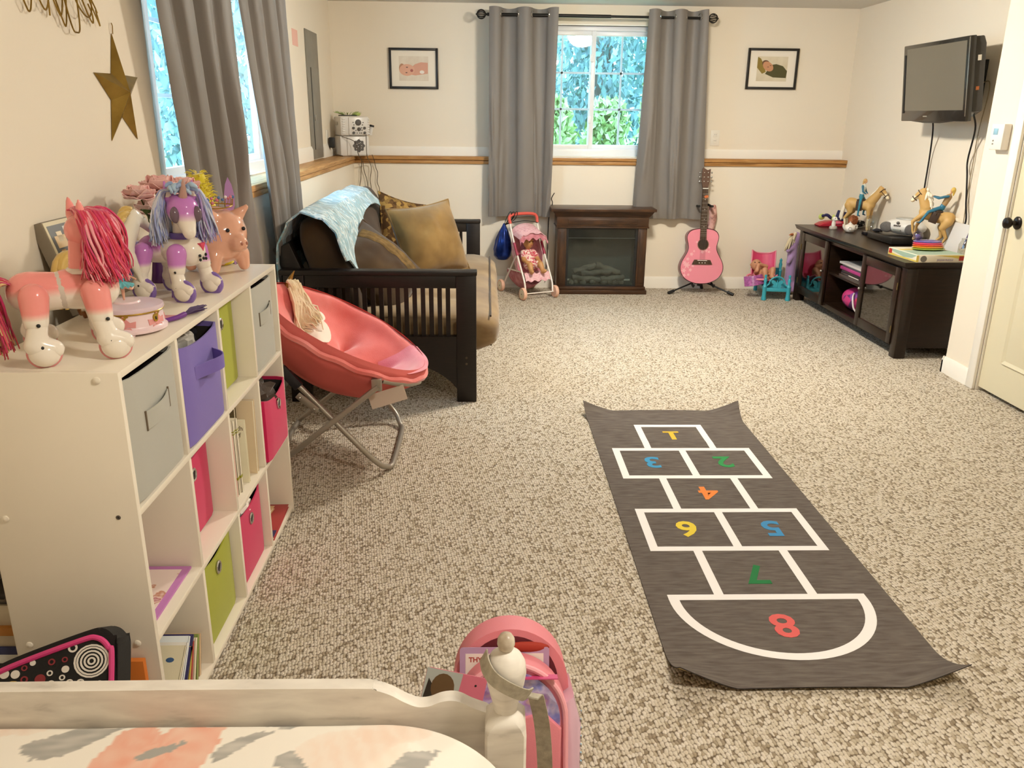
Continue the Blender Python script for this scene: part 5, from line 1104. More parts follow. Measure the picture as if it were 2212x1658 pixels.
for (a, b_, hk) in ((4.873, 5.395, 5.36), (5.980, 6.497, 6.02)):
    d = MB(); d.box(CXF-0.006, CXF+0.012, a, a+0.055, 0.075, 0.553, 0.002); d.box(CXF-0.006, CXF+0.012, b_-0.055, b_, 0.075, 0.553, 0.002); d.box(CXF-0.0055, CXF+0.0115, a+0.055, b_-0.055, 0.075, 0.135, 0.002); d.box(CXF-0.0055, CXF+0.0115, a+0.055, b_-0.055, 0.495, 0.553, 0.002)
    do = d.build('door', CO, con); MB().box(CXF+0.002, CXF+0.005, a+0.05, b_-0.05, 0.13, 0.50).build('glass_pane', CGL, do)
    MB().ball((CXF-0.016, hk, 0.33), (0.012, 0.010, 0.010), 12, 8).build('knob', NICKEL, do)
    hy = a+0.003 if a < 5.5 else b_-0.003
    for zz in (0.44, 0.17): MB().box(CXF-0.010, CXF-0.006, hy-0.004, hy+0.004, zz-0.022, zz+0.022).build('hinge', mat('dull_brass', '8d7a4c', rough=0.4, metal=0.8), do)
# what stands inside
def bx(name, label, cat, a, m, bev=0.002, group=None): return box_thing(name, label, cat, *a, m, bev, group)
zc = 0.0985
HOTP = mat('hot_pink_plastic', 'b8385a', rough=0.4); TEAL = mat('teal_plastic', '2f8f8a', rough=0.4); SALM = mat('salmon_plastic', 'c8605c', rough=0.4); LPIN = mat('light_pink_plastic', 'e69aa8', rough=0.35)
zz = 0.3335
for i, (cc, th, dx, y_a, y_b, lb) in enumerate((('4a4440', 0.020, 0.00, 5.46, 5.80, 'dark movie case at the bottom of the stack on the console shelf'), ('3b3638', 0.014, 0.01, 5.44, 5.79, 'black case with white lettering on the console shelf'), ('26242a', 0.014, 0.015, 5.45, 5.80, 'black case third in the stack on the console shelf'), ('a63a78', 0.022, 0.02, 5.48, 5.84, 'magenta case in the stack on the console shelf'), ('50505a', 0.014, 0.025, 5.46, 5.82, 'grey case fifth in the stack on the console shelf'), ('c4c0bc', 0.016, 0.02, 5.44, 5.86, 'silver white case on top of the stack on the console shelf'))):
    t = thing('disc_case', lb, 'case', (2.66, 5.63, zz)); MB().box(2.545+dx, 2.78, y_a, y_b, zz, zz+th-0.0005, 0.0015).build('shell', mat('case_'+cc, cc, rough=0.3), t)
    if i == 1: put_text('lettering', 'PARTY MIX', 0.030, PLAST, Matrix(((0, 0, -1, 2.5545), (-1, 0, 0, 5.58), (0, 1, 0, zz+0.0065), (0, 0, 0, 1))), t, 0.0004) if False else MB().box(2.5540, 2.5552, 5.50, 5.66, zz+0.004, zz+0.009).build('white_lettering', PLAST, t)
    zz += th
bx('paper_stack', 'white folded papers at the near end of the console shelf', 'paper', (2.545, 2.68, 5.412, 5.455, 0.334, 0.343), PAPER)
bx('white_case', 'thin white case standing at the near end of the console shelf', 'case', (2.56, 2.75, 5.407, 5.4105, 0.334, 0.46), PLAST, 0.001)
t = thing('toy_bag', 'pink and purple printed bag lying in the lower console bay', 'bag', (2.66, 5.68, zc))
b = MB(); b.ball((2.67, 5.70, zc+0.082), (0.10, 0.17, 0.082), 24, 14); o = b.build('bag_body', noise_mat('bag_print', [(0.0, '5a2a5e'), (0.35, 'c23a78'), (0.6, '8a4a96'), (0.75, 'c83a5a'), (1.0, '2e1e30')], scale=14, rough=0.4, kind='vor'), t)
MB().tube(bez([(2.60, 5.63, zc+0.14), (2.57, 5.58, zc+0.12), (2.565, 5.54, zc+0.06), (2.58, 5.52, zc+0.03)], 12), 0.006, 6).build('strap', mat('white_strap', 'd8d0cc', rough=0.6), t)
cloth_lump('dark_red_scarf', 'dark red cloth bundle at the near end of the lower console bay', 'cloth', (2.64, 5.50, zc+0.042), (0.06, 0.055, 0.036), mat('wine_cloth', '5e1a24', rough=0.9), 12, 0.2)
# ================================================================ ON THE CONSOLE
ZT = 0.6055
TANC, CREAM, MANE = 'c9a160', 'ecdcbc', 'efe6d2'
def tackle(t, M, sc):
    LEA = mat('brown_leather', '3d2a1c', rough=0.5)
    MB().ball((0, 0, 0), (0.115, 0.13, 0.06), 16, 10, M=(M.to_3x3())) if False else None
    b = MB(); b.ball((0.0, 0, 0.69), (0.12, 0.112, 0.045), 18, 10); b.tube([(0.0, 0.128, 0.62), (0.0, 0.122, 0.67)], 0.02, 8); b.box(-0.075, 0.075, 0.118, 0.130, 0.46, 0.68, 0.004); b.box(-0.075, 0.075, -0.130, -0.118, 0.46, 0.68, 0.004); b.v = [M @ p for p in b.v]; b.build('saddle', LEA, t, ang=50)
    return LEA
def bridle(t, M, hd, LEA):
    a, b_, c_ = [Vector(q) for q in hd]
    d = (c_-a).normalized(); n = Vector((d.z, 0, -d.x)); y = Vector((0, 1, 0))
    def loop(p, ry, rz): return [M @ (p+y*ry*1.13*cos(2*pi*i/16)+n*rz*1.13*sin(2*pi*i/16)) for i in range(16)]
    s = M.to_scale().x
    MB().tube(loop(b_*0.4+c_*0.6, 0.048, 0.050), 0.0085*s, 6, closed=True).build('noseband', LEA, t); MB().tube(loop(a*0.6+b_*0.4, 0.068, 0.070), 0.0085*s, 6, closed=True).build('browband', LEA, t)
    for sg in (1, -1): MB().tube([M @ (a*0.6+b_*0.4+y*0.066*sg), M @ (b_*0.4+c_*0.6+y*0.048*sg)], 0.008*s, 6).build('cheek_strap', LEA, t)
def rider(name, label, cat, M, pose, hair, top, pants, group=None, vest=None, scale=0.33, boots='2b4f66'):
    t = thing(name, label, cat, tuple(M @ Vector((0, 0, 0.72)))); f = Fig(); p = pose
    f.cap(p['hip'], p['waist'], 0.058, 0.048, pants); f.cap(p['waist'], p['chest'], 0.046, 0.056, vest or top); f.cap(p['chest'], p['neck'], 0.045, 0.022, vest or top); f.cap(p['neck'], p['head'], 0.018, 0.02, 'd9a57c')
    f.ell(p['head'], (0.040, 0.036, 0.050), 'd9a57c')
    for s in (1, -1):
        k = 'L' if s > 0 else 'R'; f.chain(p['leg'+k], [0.040, 0.030, 0.020], pants); a = p['leg'+k][2]; f.cap(a, Vector(a)+Vector((0.055, 0, -0.012)), 0.019, 0.014, boots)
        f.chain(p['arm'+k], [0.026, 0.021, 0.016], top); f.cap(p['arm'+k][2], p['arm'+k][2], 0.018, None, 'd9a57c')
    f.build('body', t, M, 0.012, smooth=3, rough=0.45)
    h = Fig(); hc = Vector(p['head']); h.ell(hc+Vector((-0.012, 0, 0.012)), (0.046, 0.045, 0.052), hair); h.cap(hc+Vector((-0.035, 0, 0.0)), hc+Vector((-0.05, 0, -0.085)), 0.03, 0.016, hair); h.build('hair', t, M, 0.011, smooth=3, rough=0.5)
    if vest:
        v = Fig(); v.cap(Vector(p['waist'])+Vector((0, 0, -0.02)), p['chest'], 0.052, 0.062, vest); v.build('vest', t, M, 0.012, smooth=2, rough=0.7)
    return t
# horse facing the camera side, with rider
MA = place(2.835, 6.235, ZT, radians(-46), 0.325)
t = thing('toy_horse', 'tan toy horse facing right at the far end of the console', 'toy horse', (2.828, 6.235, ZT)); f = horse(Fig(), TANC, CREAM, 'd8c09a', CREAM); f.build('body', t, MA, 0.016, rough=0.5)
HDA = [(0.40, 0, 0.96), (0.49, 0, 0.88), (0.575, 0, 0.78)]
L_ = tackle(t, MA, 0.335); bridle(t, MA, HDA, L_)
MANEM = mat('cream_mane', MANE, rough=0.7)
for s in (1, -1): b = MB(); b.ball((0.47, 0.052*s, 0.92), (0.012, 0.006, 0.012), 8, 6); b.v = [MA @ p for p in b.v]; b.build('eye', FBK, t)
strands(t, 'mane', MA, lambda q, r: (0.18+0.19*q, 0.0, 0.80+0.22*q), lambda q, s: (-0.02*s, 0.07*s, -0.15*s*s), 16, 0.016*0.335, MANEM, 3, jit=0.02)
strands(t, 'tail', MA, lambda q, r: (-0.34, 0.01*(q-0.5), 0.66), lambda q, s: (-0.09*sin(s*1.6), 0.02*(q-0.5), -0.42*s), 12, 0.018*0.335, MANEM, 4, jit=0.02)
PA = {'hip': (-0.02, 0, 0.765), 'waist': (-0.015, 0, 0.86), 'chest': (0.0, 0, 1.0), 'neck': (0.01, 0, 1.06), 'head': (0.03, 0, 1.125), 'legL': [(0.0, 0.05, 0.75), (0.03, 0.165, 0.62), (0.01, 0.155, 0.36)], 'legR': [(0.0, -0.05, 0.75), (0.03, -0.165, 0.62), (0.01, -0.155, 0.36)], 'armL': [(0.0, 0.065, 1.02), (0.03, 0.09, 0.90), (0.10, 0.05, 0.84)], 'armR': [(0.0, -0.065, 1.02), (0.03, -0.09, 0.90), (0.10, -0.05, 0.84)]}
rider('doll', 'blonde doll in teal riding clothes and white vest on the far horse', 'doll', MA, PA, 'c9a063', '2f6a84', '2f7f96', vest='cfd6d0')
# horse in the foreground, seen from behind, galloping on the game box
ZG = ZT+0.047
MBB = place(2.835, 5.275, ZT+0.036, radians(146), 0.325, tilt=radians(-16))
legs = {'fl': [(0.22, 0, 0.54), (0.34, 0, 0.36), (0.26, 0, 0.18), (0.20, 0, 0.13)], 'fr': [(0.21, 0, 0.54), (0.25, 0, 0.30), (0.20, 0, 0.10), (0.19, 0, 0.035)], 'hl': [(-0.27, 0, 0.57), (-0.21, 0, 0.42), (-0.36, 0, 0.27), (-0.31, 0, 0.08), (-0.28, 0, 0.02)], 'hr': [(-0.27, 0, 0.57), (-0.17, 0, 0.42), (-0.26, 0, 0.24), (-0.17, 0, 0.09), (-0.14, 0, 0.05)]}
HDB = [(0.40, 0, 0.95), (0.465, 0, 0.85), (0.515, 0, 0.73)]
t = thing('toy_horse', 'tan toy horse seen from behind, rearing behind the game box', 'toy horse', (2.835, 5.275, ZT)); horse(Fig(), TANC, TANC, 'c8ac78', CREAM, legs=legs, headp=HDB).build('body', t, MBB, 0.016, rough=0.5)
L_ = tackle(t, MBB, 0.335); bridle(t, MBB, HDB, L_)
strands(t, 'mane', MBB, lambda q, r: (0.18+0.20*q, 0.0, 0.80+0.22*q), lambda q, s: (-0.06*s, 0.06*s, -0.10*s*s), 18, 0.020*0.335, MANEM, 5, jit=0.03)
strands(t, 'tail', MBB, lambda q, r: (-0.345, 0.01*(q-0.5), 0.66), lambda q, s: (-0.26*sin(s*1.4), 0.02*(q-0.5), 0.03*s-0.22*s*s), 14, 0.022*0.335, MANEM, 6, jit=0.03)
PB = {'hip': (-0.04, 0, 0.765), 'waist': (-0.05, 0, 0.86), 'chest': (-0.065, 0, 1.0), 'neck': (-0.07, 0, 1.06), 'head': (-0.075, 0, 1.14), 'legL': [(0.0, 0.05, 0.75), (0.14, 0.165, 0.64), (0.20, 0.18, 0.40)], 'legR': [(0.0, -0.05, 0.75), (0.14, -0.165, 0.64), (0.20, -0.18, 0.40)], 'armL': [(-0.06, 0.07, 1.02), (0.08, 0.10, 0.93), (0.20, 0.06, 0.93)], 'armR': [(-0.06, -0.07, 1.02), (0.08, -0.10, 0.93), (0.20, -0.06, 0.93)]}
rider('doll', 'blonde doll in a tan vest and teal trousers on the near horse', 'doll', MBB, PB, 'd9b757', '2c6a85', '2d7390', vest='a9885c')
# small white pony figurine, teapot, glass bulb
t = thing('pony_figurine', 'small white pony figurine with lime mane on the console edge', 'figurine', (2.672, 6.305, ZT)); M = place(2.672, 6.305, ZT, radians(-70), 1.0)
MB().lathe([(0.028, 0), (0.030, 0.004), (0.028, 0.018), (0.024, 0.022), (0, 0.022)], (2.672, 6.305, ZT), 20).build('base', mat('grey_resin', 'b5aea4', rough=0.5), t)
f = Fig(); f.cap((0, 0, 0.03), (0, 0, 0.055), 0.016, 0.014, 'e8e2d8'); f.ell((0.006, 0, 0.078), (0.021, 0.019, 0.018), 'e8e2d8'); f.cap((0.02, 0, 0.074), (0.027, 0, 0.073), 0.010, 0.009, 'e8e2d8'); f.build('body', t, M, 0.004)
f = Fig(); f.cap((-0.008, 0, 0.094), (-0.014, 0, 0.104), 0.010, 0.006, 'b8c45c'); f.cap((-0.016, 0, 0.085), (-0.022, 0, 0.07), 0.009, 0.006, 'b8c45c'); f.build('mane', t, M, 0.003)
for s in (1, -1): b = MB(); b.ball((0.020, 0.010*s, 0.083), (0.004, 0.003, 0.005), 8, 6); b.v = [M @ p for p in b.v]; b.build('eye', FBK, t)
t = thing('toy_teapot', 'white toy teapot with grey circles on the console edge', 'teapot', (2.72, 6.12, ZT)); M = place(2.72, 6.12, ZT, radians(15), 1.0)
CER = mat('white_ceramic', 'ebe4da', rough=0.15, coat=0.4)
MB().lathe([(0.020, 0), (0.034, 0.006), (0.043, 0.022), (0.044, 0.034), (0.036, 0.050), (0.020, 0.059), (0.0, 0.061)], (2.72, 6.12, ZT), 28).build('pot', CER, t); MB().lathe([(0.017, 0.060), (0.012, 0.067), (0.004, 0.070), (0.006, 0.076), (0, 0.079)], (2.72, 6.12, ZT), 20).build('lid', CER, t)
MB().tube([M @ Vector(p) for p in bez([(-0.040, 0, 0.025), (-0.056, 0, 0.040), (-0.062, 0, 0.062)], 8)], [0.011-0.0008*i for i in range(9)], 10).build('spout', CER, t); MB().tube([M @ Vector(p) for p in bez([(0.038, 0, 0.048), (0.060, 0, 0.050), (0.062, 0, 0.026), (0.042, 0, 0.018)], 14)], 0.005, 8).build('handle', CER, t)
for a in (-1.9, -0.9): b = MB(); p = Vector((2.72, 6.12, ZT))+Vector((0.0435*cos(a), 0.0435*sin(a), 0.030)); fm = frame(p, (-sin(a), cos(a), 0), (0, 0, 1)); b.tube([fm @ Vector((0.011*cos(2*pi*i/16), 0.011*sin(2*pi*i/16), 0)) for i in range(16)], 0.0018, 5, closed=True); b.build('grey_circle', mat('grey_print', 'a49e98', rough=0.5), t)
CLR = glass_mat('clear_glass', 'f2f2ee', 0.10, 0.02)
t = thing('glass_trophy', 'clear glass bulb on a black base, on the console', 'ornament', (2.81, 5.985, ZT)); MB().box(2.77, 2.85, 5.945, 6.025, ZT, ZT+0.022, 0.003).build('base', BLK, t)
MB().lathe([(0.010, 0.022), (0.018, 0.030), (0.030, 0.055), (0.040, 0.085), (0.043, 0.105), (0.038, 0.125), (0.024, 0.138), (0.0, 0.141)], (2.81, 5.985, ZT), 28).build('glass_bulb', CLR, t)
# clutter at the far end
REDP = mat('red_plastic', 'b52a3c', rough=0.35); PINKT = mat('pink_translucent', 'd86a80', rough=0.3)
t = thing('toy_car', 'red and pink toy car at the far end of the console', 'toy', (2.75, 6.50, ZT)); b = MB(); b.prism([(2.62, 0), (2.88, 0), (2.885, 0.02), (2.83, 0.042), (2.70, 0.040), (2.65, 0.028), (2.615, 0.010)], -6.55, -6.44, M=Matrix(((1, 0, 0, 0), (0, 0, -1, 0), (0, 1, 0, ZT), (0, 0, 0, 1))), bev=0.008); b.build('body', REDP, t)
MB().ball((2.76, 6.46, ZT+0.028), (0.05, 0.03, 0.016), 14, 8).build('pink_trim', PINKT, t)
t = thing('toy_set', 'navy and lime toy bundle behind the small white pony', 'toy', (2.78, 6.53, ZT+0.044)); MB().tube(bez([(2.65, 6.50, ZT+0.075), (2.69, 6.49, ZT+0.085), (2.73, 6.49, ZT+0.060), (2.78, 6.50, ZT+0.07)], 14), [0.010, 0.012, 0.009, 0.012]+[0.012]*(len(bez([(0,0,0),(1,0,0),(2,0,0),(3,0,0)], 14))-4), 8).build('navy_strap', mat('navy_cloth', '23204e', rough=0.8), t)
b = MB(); b.box(2.775, 2.845, 6.47, 6.53, ZT+0.044, ZT+0.115, 0.006, M=Matrix.Translation((2.81, 6.5, ZT+0.08)) @ Matrix.Rotation(0.25, 4, 'Y') @ Matrix.Translation((-2.81, -6.5, -ZT-0.08))); b.build('navy_block', MATS['navy_cloth'], t); MB().ball((2.655, 6.51, ZT+0.070), (0.026, 0.012, 0.024), 14, 8).build('lime_disc', mat('lime_cloth', 'b9c46a', rough=0.7), t)
t = thing('brush_ball', 'black and white speckled hair brush behind the far horse', 'brush', (2.94, 6.42, ZT)); MB().ball((2.93, 6.43, ZT+0.028), (0.048, 0.022, 0.027), 16, 10).build('head', noise_mat('speckled', [(0.0, '1c1a1a'), (0.8, '1c1a1a'), (0.82, 'cfc8bc')], scale=120, rough=0.5, kind='vor'), t)
cloth_lump('orange_toy_heap', 'orange patterned doll clothes heaped between the far horse legs', 'cloth', (2.865, 6.42, ZT+0.048), (0.045, 0.03, 0.046), noise_mat('orange_print', [(0.3, 'b0552e'), (0.6, 'd08a60'), (0.8, 'a8382e')], scale=40, rough=0.7), 21, 0.25)
# disc player and boombox
t = thing('disc_player', 'flat black disc player under the white boombox', 'player', (2.84, 5.64, ZT)); MB().box(2.725, 2.965, 5.46, 5.83, ZT+0.004, ZT+0.048, 0.003).build('case', mat('player_black', '1b1816', rough=0.35), t)
for (x_, y_) in ((2.75, 5.49), (2.75, 5.80), (2.94, 5.49), (2.94, 5.80)): MB().lathe([(0.010, 0), (0.010, 0.004)], (x_, y_, ZT), 10).build('foot', FBK, t)
cloth_lump('black_glove', 'black cloth lying on the far end of the disc player', 'cloth', (2.77, 5.775, ZT+0.060), (0.03, 0.04, 0.011), MATS['black_cloth'], 31, 0.3)
t = thing('boombox', 'white and grey portable boombox on the disc player', 'radio', (2.83, 5.43, ZT+0.0485)); M = Matrix.Translation((2.868, 5.60, ZT+0.049)) @ Matrix.Rotation(radians(-62), 4, 'Z')
f = Fig(); f.ell((0, 0.01, 0.058), (0.155, 0.088, 0.056), 'd9d5ce'); f.ell((0, 0.02, 0.08), (0.12, 0.07, 0.034), 'd9d5ce'); f.build('shell', t, M, 0.008, rough=0.35)
b = MB(); b.lathe([(0.085, 0.108), (0.080, 0.116), (0, 0.118)], (0, 0, 0), 28, sx=1.0, sy=0.66); b.v = [M @ (p+Vector((0, 0.025, 0))) for p in b.v]; b.build('disc_lid', mat('grey_plastic', 'aaa79f', rough=0.4), t)
for s in (1, -1): b = MB(); b.ball((0.095*s, -0.058, 0.050), (0.052, 0.020, 0.036), 20, 12); b.v = [M @ p for p in b.v]; b.build('speaker', KG, t)
for i in range(4): b = MB(); b.box(-0.028+0.014*i, -0.019+0.014*i, -0.081, -0.070, 0.064, 0.074, 0.002); b.v = [M @ p for p in b.v]; b.build('button', KG, t)
b = MB(); b.ball((0.0, -0.074, 0.088), (0.012, 0.008, 0.010), 12, 8); b.v = [M @ p for p in b.v]; b.build('knob', KG, t); b = MB(); b.box(-0.03, 0.03, -0.083, -0.076, 0.034, 0.046, 0.002); b.v = [M @ p for p in b.v]; b.build('display', mat('lcd_grey', '7d8078', rough=0.3), t)
# game box, pop toy, tablet, jar
t = thing('game_box', 'white and yellow board game box at the near end of the console', 'game box', (2.70, 4.93, ZT)); M = Matrix.Translation((2.69, 4.93, ZT)) @ Matrix.Rotation(radians(3), 4, 'Z')
GB = [-0.155, 0.145, -0.165, 0.165, 0, 0.045]
b = MB(); b.box(*GB, 0.002, M=M); b.build('box', mat('box_white', 'e2d9c2', rough=0.4), t)
YLW = mat('box_yellow', 'd9bf52', rough=0.45); RDL = mat('box_red', 'b03026', rough=0.45); TQ = mat('box_green', '9db4a0', rough=0.45); GRD = mat('box_grey', '6f6a60', rough=0.45); LAV = mat('box_lilac', '9a8ca6', rough=0.45)
def gp(name, m, poly, face, d=0.0006):
    if face == 'x': F = M @ Matrix(((0, 0, -1, -0.1552), (-1, 0, 0, 0), (0, 1, 0, 0), (0, 0, 0, 1)))
    elif face == 'y': F = M @ Matrix(((1, 0, 0, 0), (0, 0, -1, -0.1652), (0, 1, 0, 0), (0, 0, 0, 1)))
    else: F = M @ Matrix(((1, 0, 0, 0), (0, 1, 0, 0), (0, 0, 1, 0.0452), (0, 0, 0, 1)))
    b = MB(); b.prism(poly, 0, d, M=F); b.build(name, m, t)
def R4(a, b_, c_, d_): return [(a, c_), (b_, c_), (b_, d_), (a, d_)]
gp('yellow_print', YLW, [(-0.16, 0.003), (0.16, 0.003), (0.16, 0.012), (-0.06, 0.012), (-0.16, 0.022)], 'x'); gp('green_print', TQ, [(-0.04, 0.020), (0.02, 0.012), (0.11, 0.020), (0.16, 0.042), (-0.16, 0.042), (-0.10, 0.026)], 'x', 0.0004); gp('red_logo', RDL, R4(-0.155, -0.120, 0.012, 0.040), 'x', 0.001)
gp('yellow_print', YLW, [(-0.16, 0.003), (-0.145, 0.003), (-0.145, 0.043), (-0.16, 0.043)], 'y'); gp('yellow_print', YLW, [(-0.05, 0.043), (0.06, 0.032), (0.12, 0.020), (0.142, 0.020), (0.142, 0.043)], 'y'); gp('red_logo', RDL, R4(0.105, 0.138, 0.012, 0.038), 'y', 0.001)
gp('round_picture', GRD, [(-0.115+0.020*cos(2*pi*i/20), 0.022+0.019*sin(2*pi*i/20)) for i in range(20)], 'y', 0.001)
me = put_text('lettering', 'JUNGLE MIRROR', 0.017, LAV, M @ Matrix(((1, 0, 0, 0.0), (0, 0, -1, -0.1655), (0, 1, 0, 0.016), (0, 0, 0, 1))), t, 0.0003) if False else put_text('lettering', 'JIGSAW PUZZLE', 0.014, LAV, M @ Matrix(((1, 0, 0, 0.02), (0, 0, -1, -0.1655), (0, 1, 0, 0.015), (0, 0, 0, 1))), t, 0.0003, 0.0004)
gp('top_print', TQ, R4(-0.15, 0.14, -0.155, 0.02), 'z', 0.0005); gp('top_stripe', YLW, [(-0.15, 0.03), (0.14, 0.06), (0.14, 0.10), (-0.15, 0.07)], 'z', 0.0005)
t = thing('rainbow_pouch', 'shiny rainbow striped pouch lying on the game box', 'toy', (2.71, 4.97, ZG)); M2 = Matrix.Translation((2.71, 4.97, ZT+0.0462)) @ Matrix.Rotation(radians(3), 4, 'Z')
for i, cc in enumerate(('8a9a34', 'd08a2c', 'd4503a', 'd84a6e', '6a62a8')):
    b = MB(); b.ball((0.003*i, 0.010*i-0.012, 0.009+0.0095*i), (0.105-0.004*i, 0.060, 0.0095), 24, 8); b.v = [M2 @ p for p in b.v]; b.build('stripe', mat('satin_'+cc, cc, rough=0.3, coat=0.3), t)
t = thing('glass_ball', 'clear lilac plastic ball on the rainbow pouch', 'ball', (2.655, 5.0, ZT+0.10)); MB().ball((2.655, 5.0, ZT+0.128), (0.030, 0.030, 0.028), 18, 12).build('shell', glass_mat('lilac_clear', 'c8bfe0', 0.12, 0.03), t); MB().ball((2.655, 5.0, ZT+0.124), (0.016, 0.016, 0.014), 12, 8).build('core', mat('lilac', '8f86b4', rough=0.4), t)
t = thing('picture_board', 'white board with a purple edge standing behind the near horse', 'board', (2.93, 5.02, ZT)); M = Matrix.Translation((2.915, 5.06, ZT+0.001)) @ Matrix.Rotation(radians(16), 4, 'Y')
MB().box(-0.004, 0.004, -0.085, 0.10, 0, 0.20, 0.002, M=M).build('board', mat('board_white', 'd9d6d2', rough=0.3), t); MB().box(-0.005, 0.0055, -0.094, -0.085, 0, 0.20, 0.002, M=M).build('purple_edge', mat('purple_edge', '33225e', rough=0.4), t)
t = thing('glass_jar', 'clear glass jar with pale contents at the near end of the console', 'jar', (2.90, 4.862, ZT)); c = (2.885, 4.845, ZT)
MB().lathe([(0.040, 0.0), (0.046, 0.004), (0.048, 0.03), (0.048, 0.095), (0.040, 0.112), (0.036, 0.118), (0.037, 0.132)], c, 28).build('glass_body', CLR, t); MB().lathe([(0.0385, 0.004), (0.043, 0.012), (0.043, 0.065), (0.0, 0.075)], c, 20).build('contents', noise_mat('jar_fill', [(0.3, 'a8a08e'), (0.7, 'd2cab8')], scale=60, rough=0.7), t); MB().lathe([(0.0445, 0.006), (0.0445, 0.022)], c, 20).build('dark_sand', mat('dark_sand', '3f382e', rough=0.9), t)
# ================================================================ TV on the right wall
TVB = mat('tv_bezel', '211e1b', rough=0.25, coat=0.4); TVS = mat('tv_screen', '6b6559', rough=0.2, spec=0.6)
t = thing('television', 'black flat television tilted down on the right wall', 'television', (2.85, 5.31, 1.40))
tilt = atan2(0.052, 0.466); M = Matrix(((sin(tilt), 0, cos(tilt), 2.782), (0, 1, 0, 5.31), (cos(tilt)*-1, 0, sin(tilt), 1.403), (0, 0, 0, 1)))
# local frame: a = up along the screen, y along the wall, d = depth into the wall
up_ = Vector((-sin(tilt), 0, cos(tilt))); dp = Vector((cos(tilt), 0, sin(tilt))); O = Vector((2.782, 5.31, 1.403))
M = Matrix(((dp.x, 0, up_.x, O.x), (0, 1, 0, O.y), (dp.z, 0, up_.z, O.z), (0, 0, 0, 1)))
b = MB(); b.box(0.0, 0.035, -0.39, 0.39, 0.0, 0.468, 0.005, M=M); b.build('bezel', TVB, t)
b = MB(); b.prism([(-0.31, 0.02), (0.31, 0.02), (0.385, 0.05), (0.385, 0.42), (0.36, 0.462), (-0.36, 0.462), (-0.385, 0.42), (-0.385, 0.05)], 0.035, 0.10, M=M @ Matrix(((0, 0, 1, 0), (1, 0, 0, 0), (0, 1, 0, 0), (0, 0, 0, 1))), bev=0.012); b.build('rear_housing', TVB, t)
b = MB(); b.box(-0.001, 0.001, -0.355, 0.345, 0.065, 0.445, M=M); b.build('screen', TVS, t)
b = MB(); b.box(-0.0015, 0.0, 0.352, 0.372, 0.05, 0.41, 0.0005, M=M); b.build('speaker_slot', FBK, t); b = MB(); b.box(-0.0015, 0.0, -0.386, -0.379, 0.03, 0.462, 0.0005, M=M); b.build('chrome_edge', CHROME, t)
b = MB(); b.box(-0.002, 0.0, 0.05, 0.10, 0.027, 0.034, 0.0005, M=M); b.build('badge', mat('badge_silver', 'b8b0a4', rough=0.3, metal=0.6), t)
b = MB(); b.prism([(-0.30, 0.003), (-0.1, -0.010), (0.1, -0.010), (0.30, 0.003)], 0.004, 0.028, M=M @ Matrix(((0, 0, 1, 0), (1, 0, 0, 0), (0, 1, 0, 0), (0, 0, 0, 1)))); b.build('lower_lip', TVB, t)
b = MB(); b.box(0.05, 0.07, -0.388, -0.3845, 0.33, 0.36, M=M); b.build('side_label', PLAST, t); b = MB(); b.box(0.05, 0.068, -0.388, -0.3845, 0.17, 0.19, M=M); b.build('side_socket', mat('orange_socket', 'b5672e', rough=0.5), t)
MB().box(2.86, 2.985, 5.21, 5.41, 1.52, 1.72, 0.004).build('wall_bracket', FBK, t); MB().box(2.985, 2.9995, 5.16, 5.46, 1.48, 1.76, 0.002).build('wall_plate', FBK, t)
for pts in ([(2.88, 5.50, 1.46), (2.93, 5.55, 1.36), (2.975, 5.62, 1.20), (2.98, 5.63, 1.0), (2.975, 5.62, 0.80), (2.96, 5.60, 0.66)], [(2.88, 5.02, 1.45), (2.93, 5.06, 1.36), (2.975, 5.16, 1.18), (2.978, 5.14, 1.08), (2.978, 5.10, 0.92), (2.976, 5.07, 0.79), (2.97, 5.2, 0.64)]): MB().tube(bez(pts, 36), 0.0055, 8).build('cable', BLK, t)
t = thing('wall_wire', 'thin pale wire running down the right wall beside the TV', 'wire', (2.995, 5.03, 1.2)); MB().tube(bez([(2.990, 5.17, 1.63), (2.988, 5.10, 1.63), (2.988, 5.09, 1.54), (2.988, 5.12, 1.36), (2.988, 5.12, 1.18), (2.988, 5.12, 1.0), (2.988, 5.10, 0.70)], 40), 0.0032, 6).build('wire', mat('beige_wire', '8f8064', rough=0.6), t)
t = thing('thermostat', 'white thermostat with a small blue display beside the door', 'thermostat', (2.69, 4.375, 1.33)); MB().box(2.648, 2.6895, 4.315, 4.425, 1.265, 1.395, 0.006).build('case', PLAST, t)
MB().box(2.6465, 2.6485, 4.36, 4.40, 1.340, 1.372, 0.001).build('display', mat('lcd_blue', '8fb4c4', rough=0.2), t)
for zz in (1.29, 1.306): MB().box(2.6465, 2.6485, 4.385, 4.397, zz, zz+0.009, 0.001).build('button', mat('button_grey', '8a847a', rough=0.5), t)
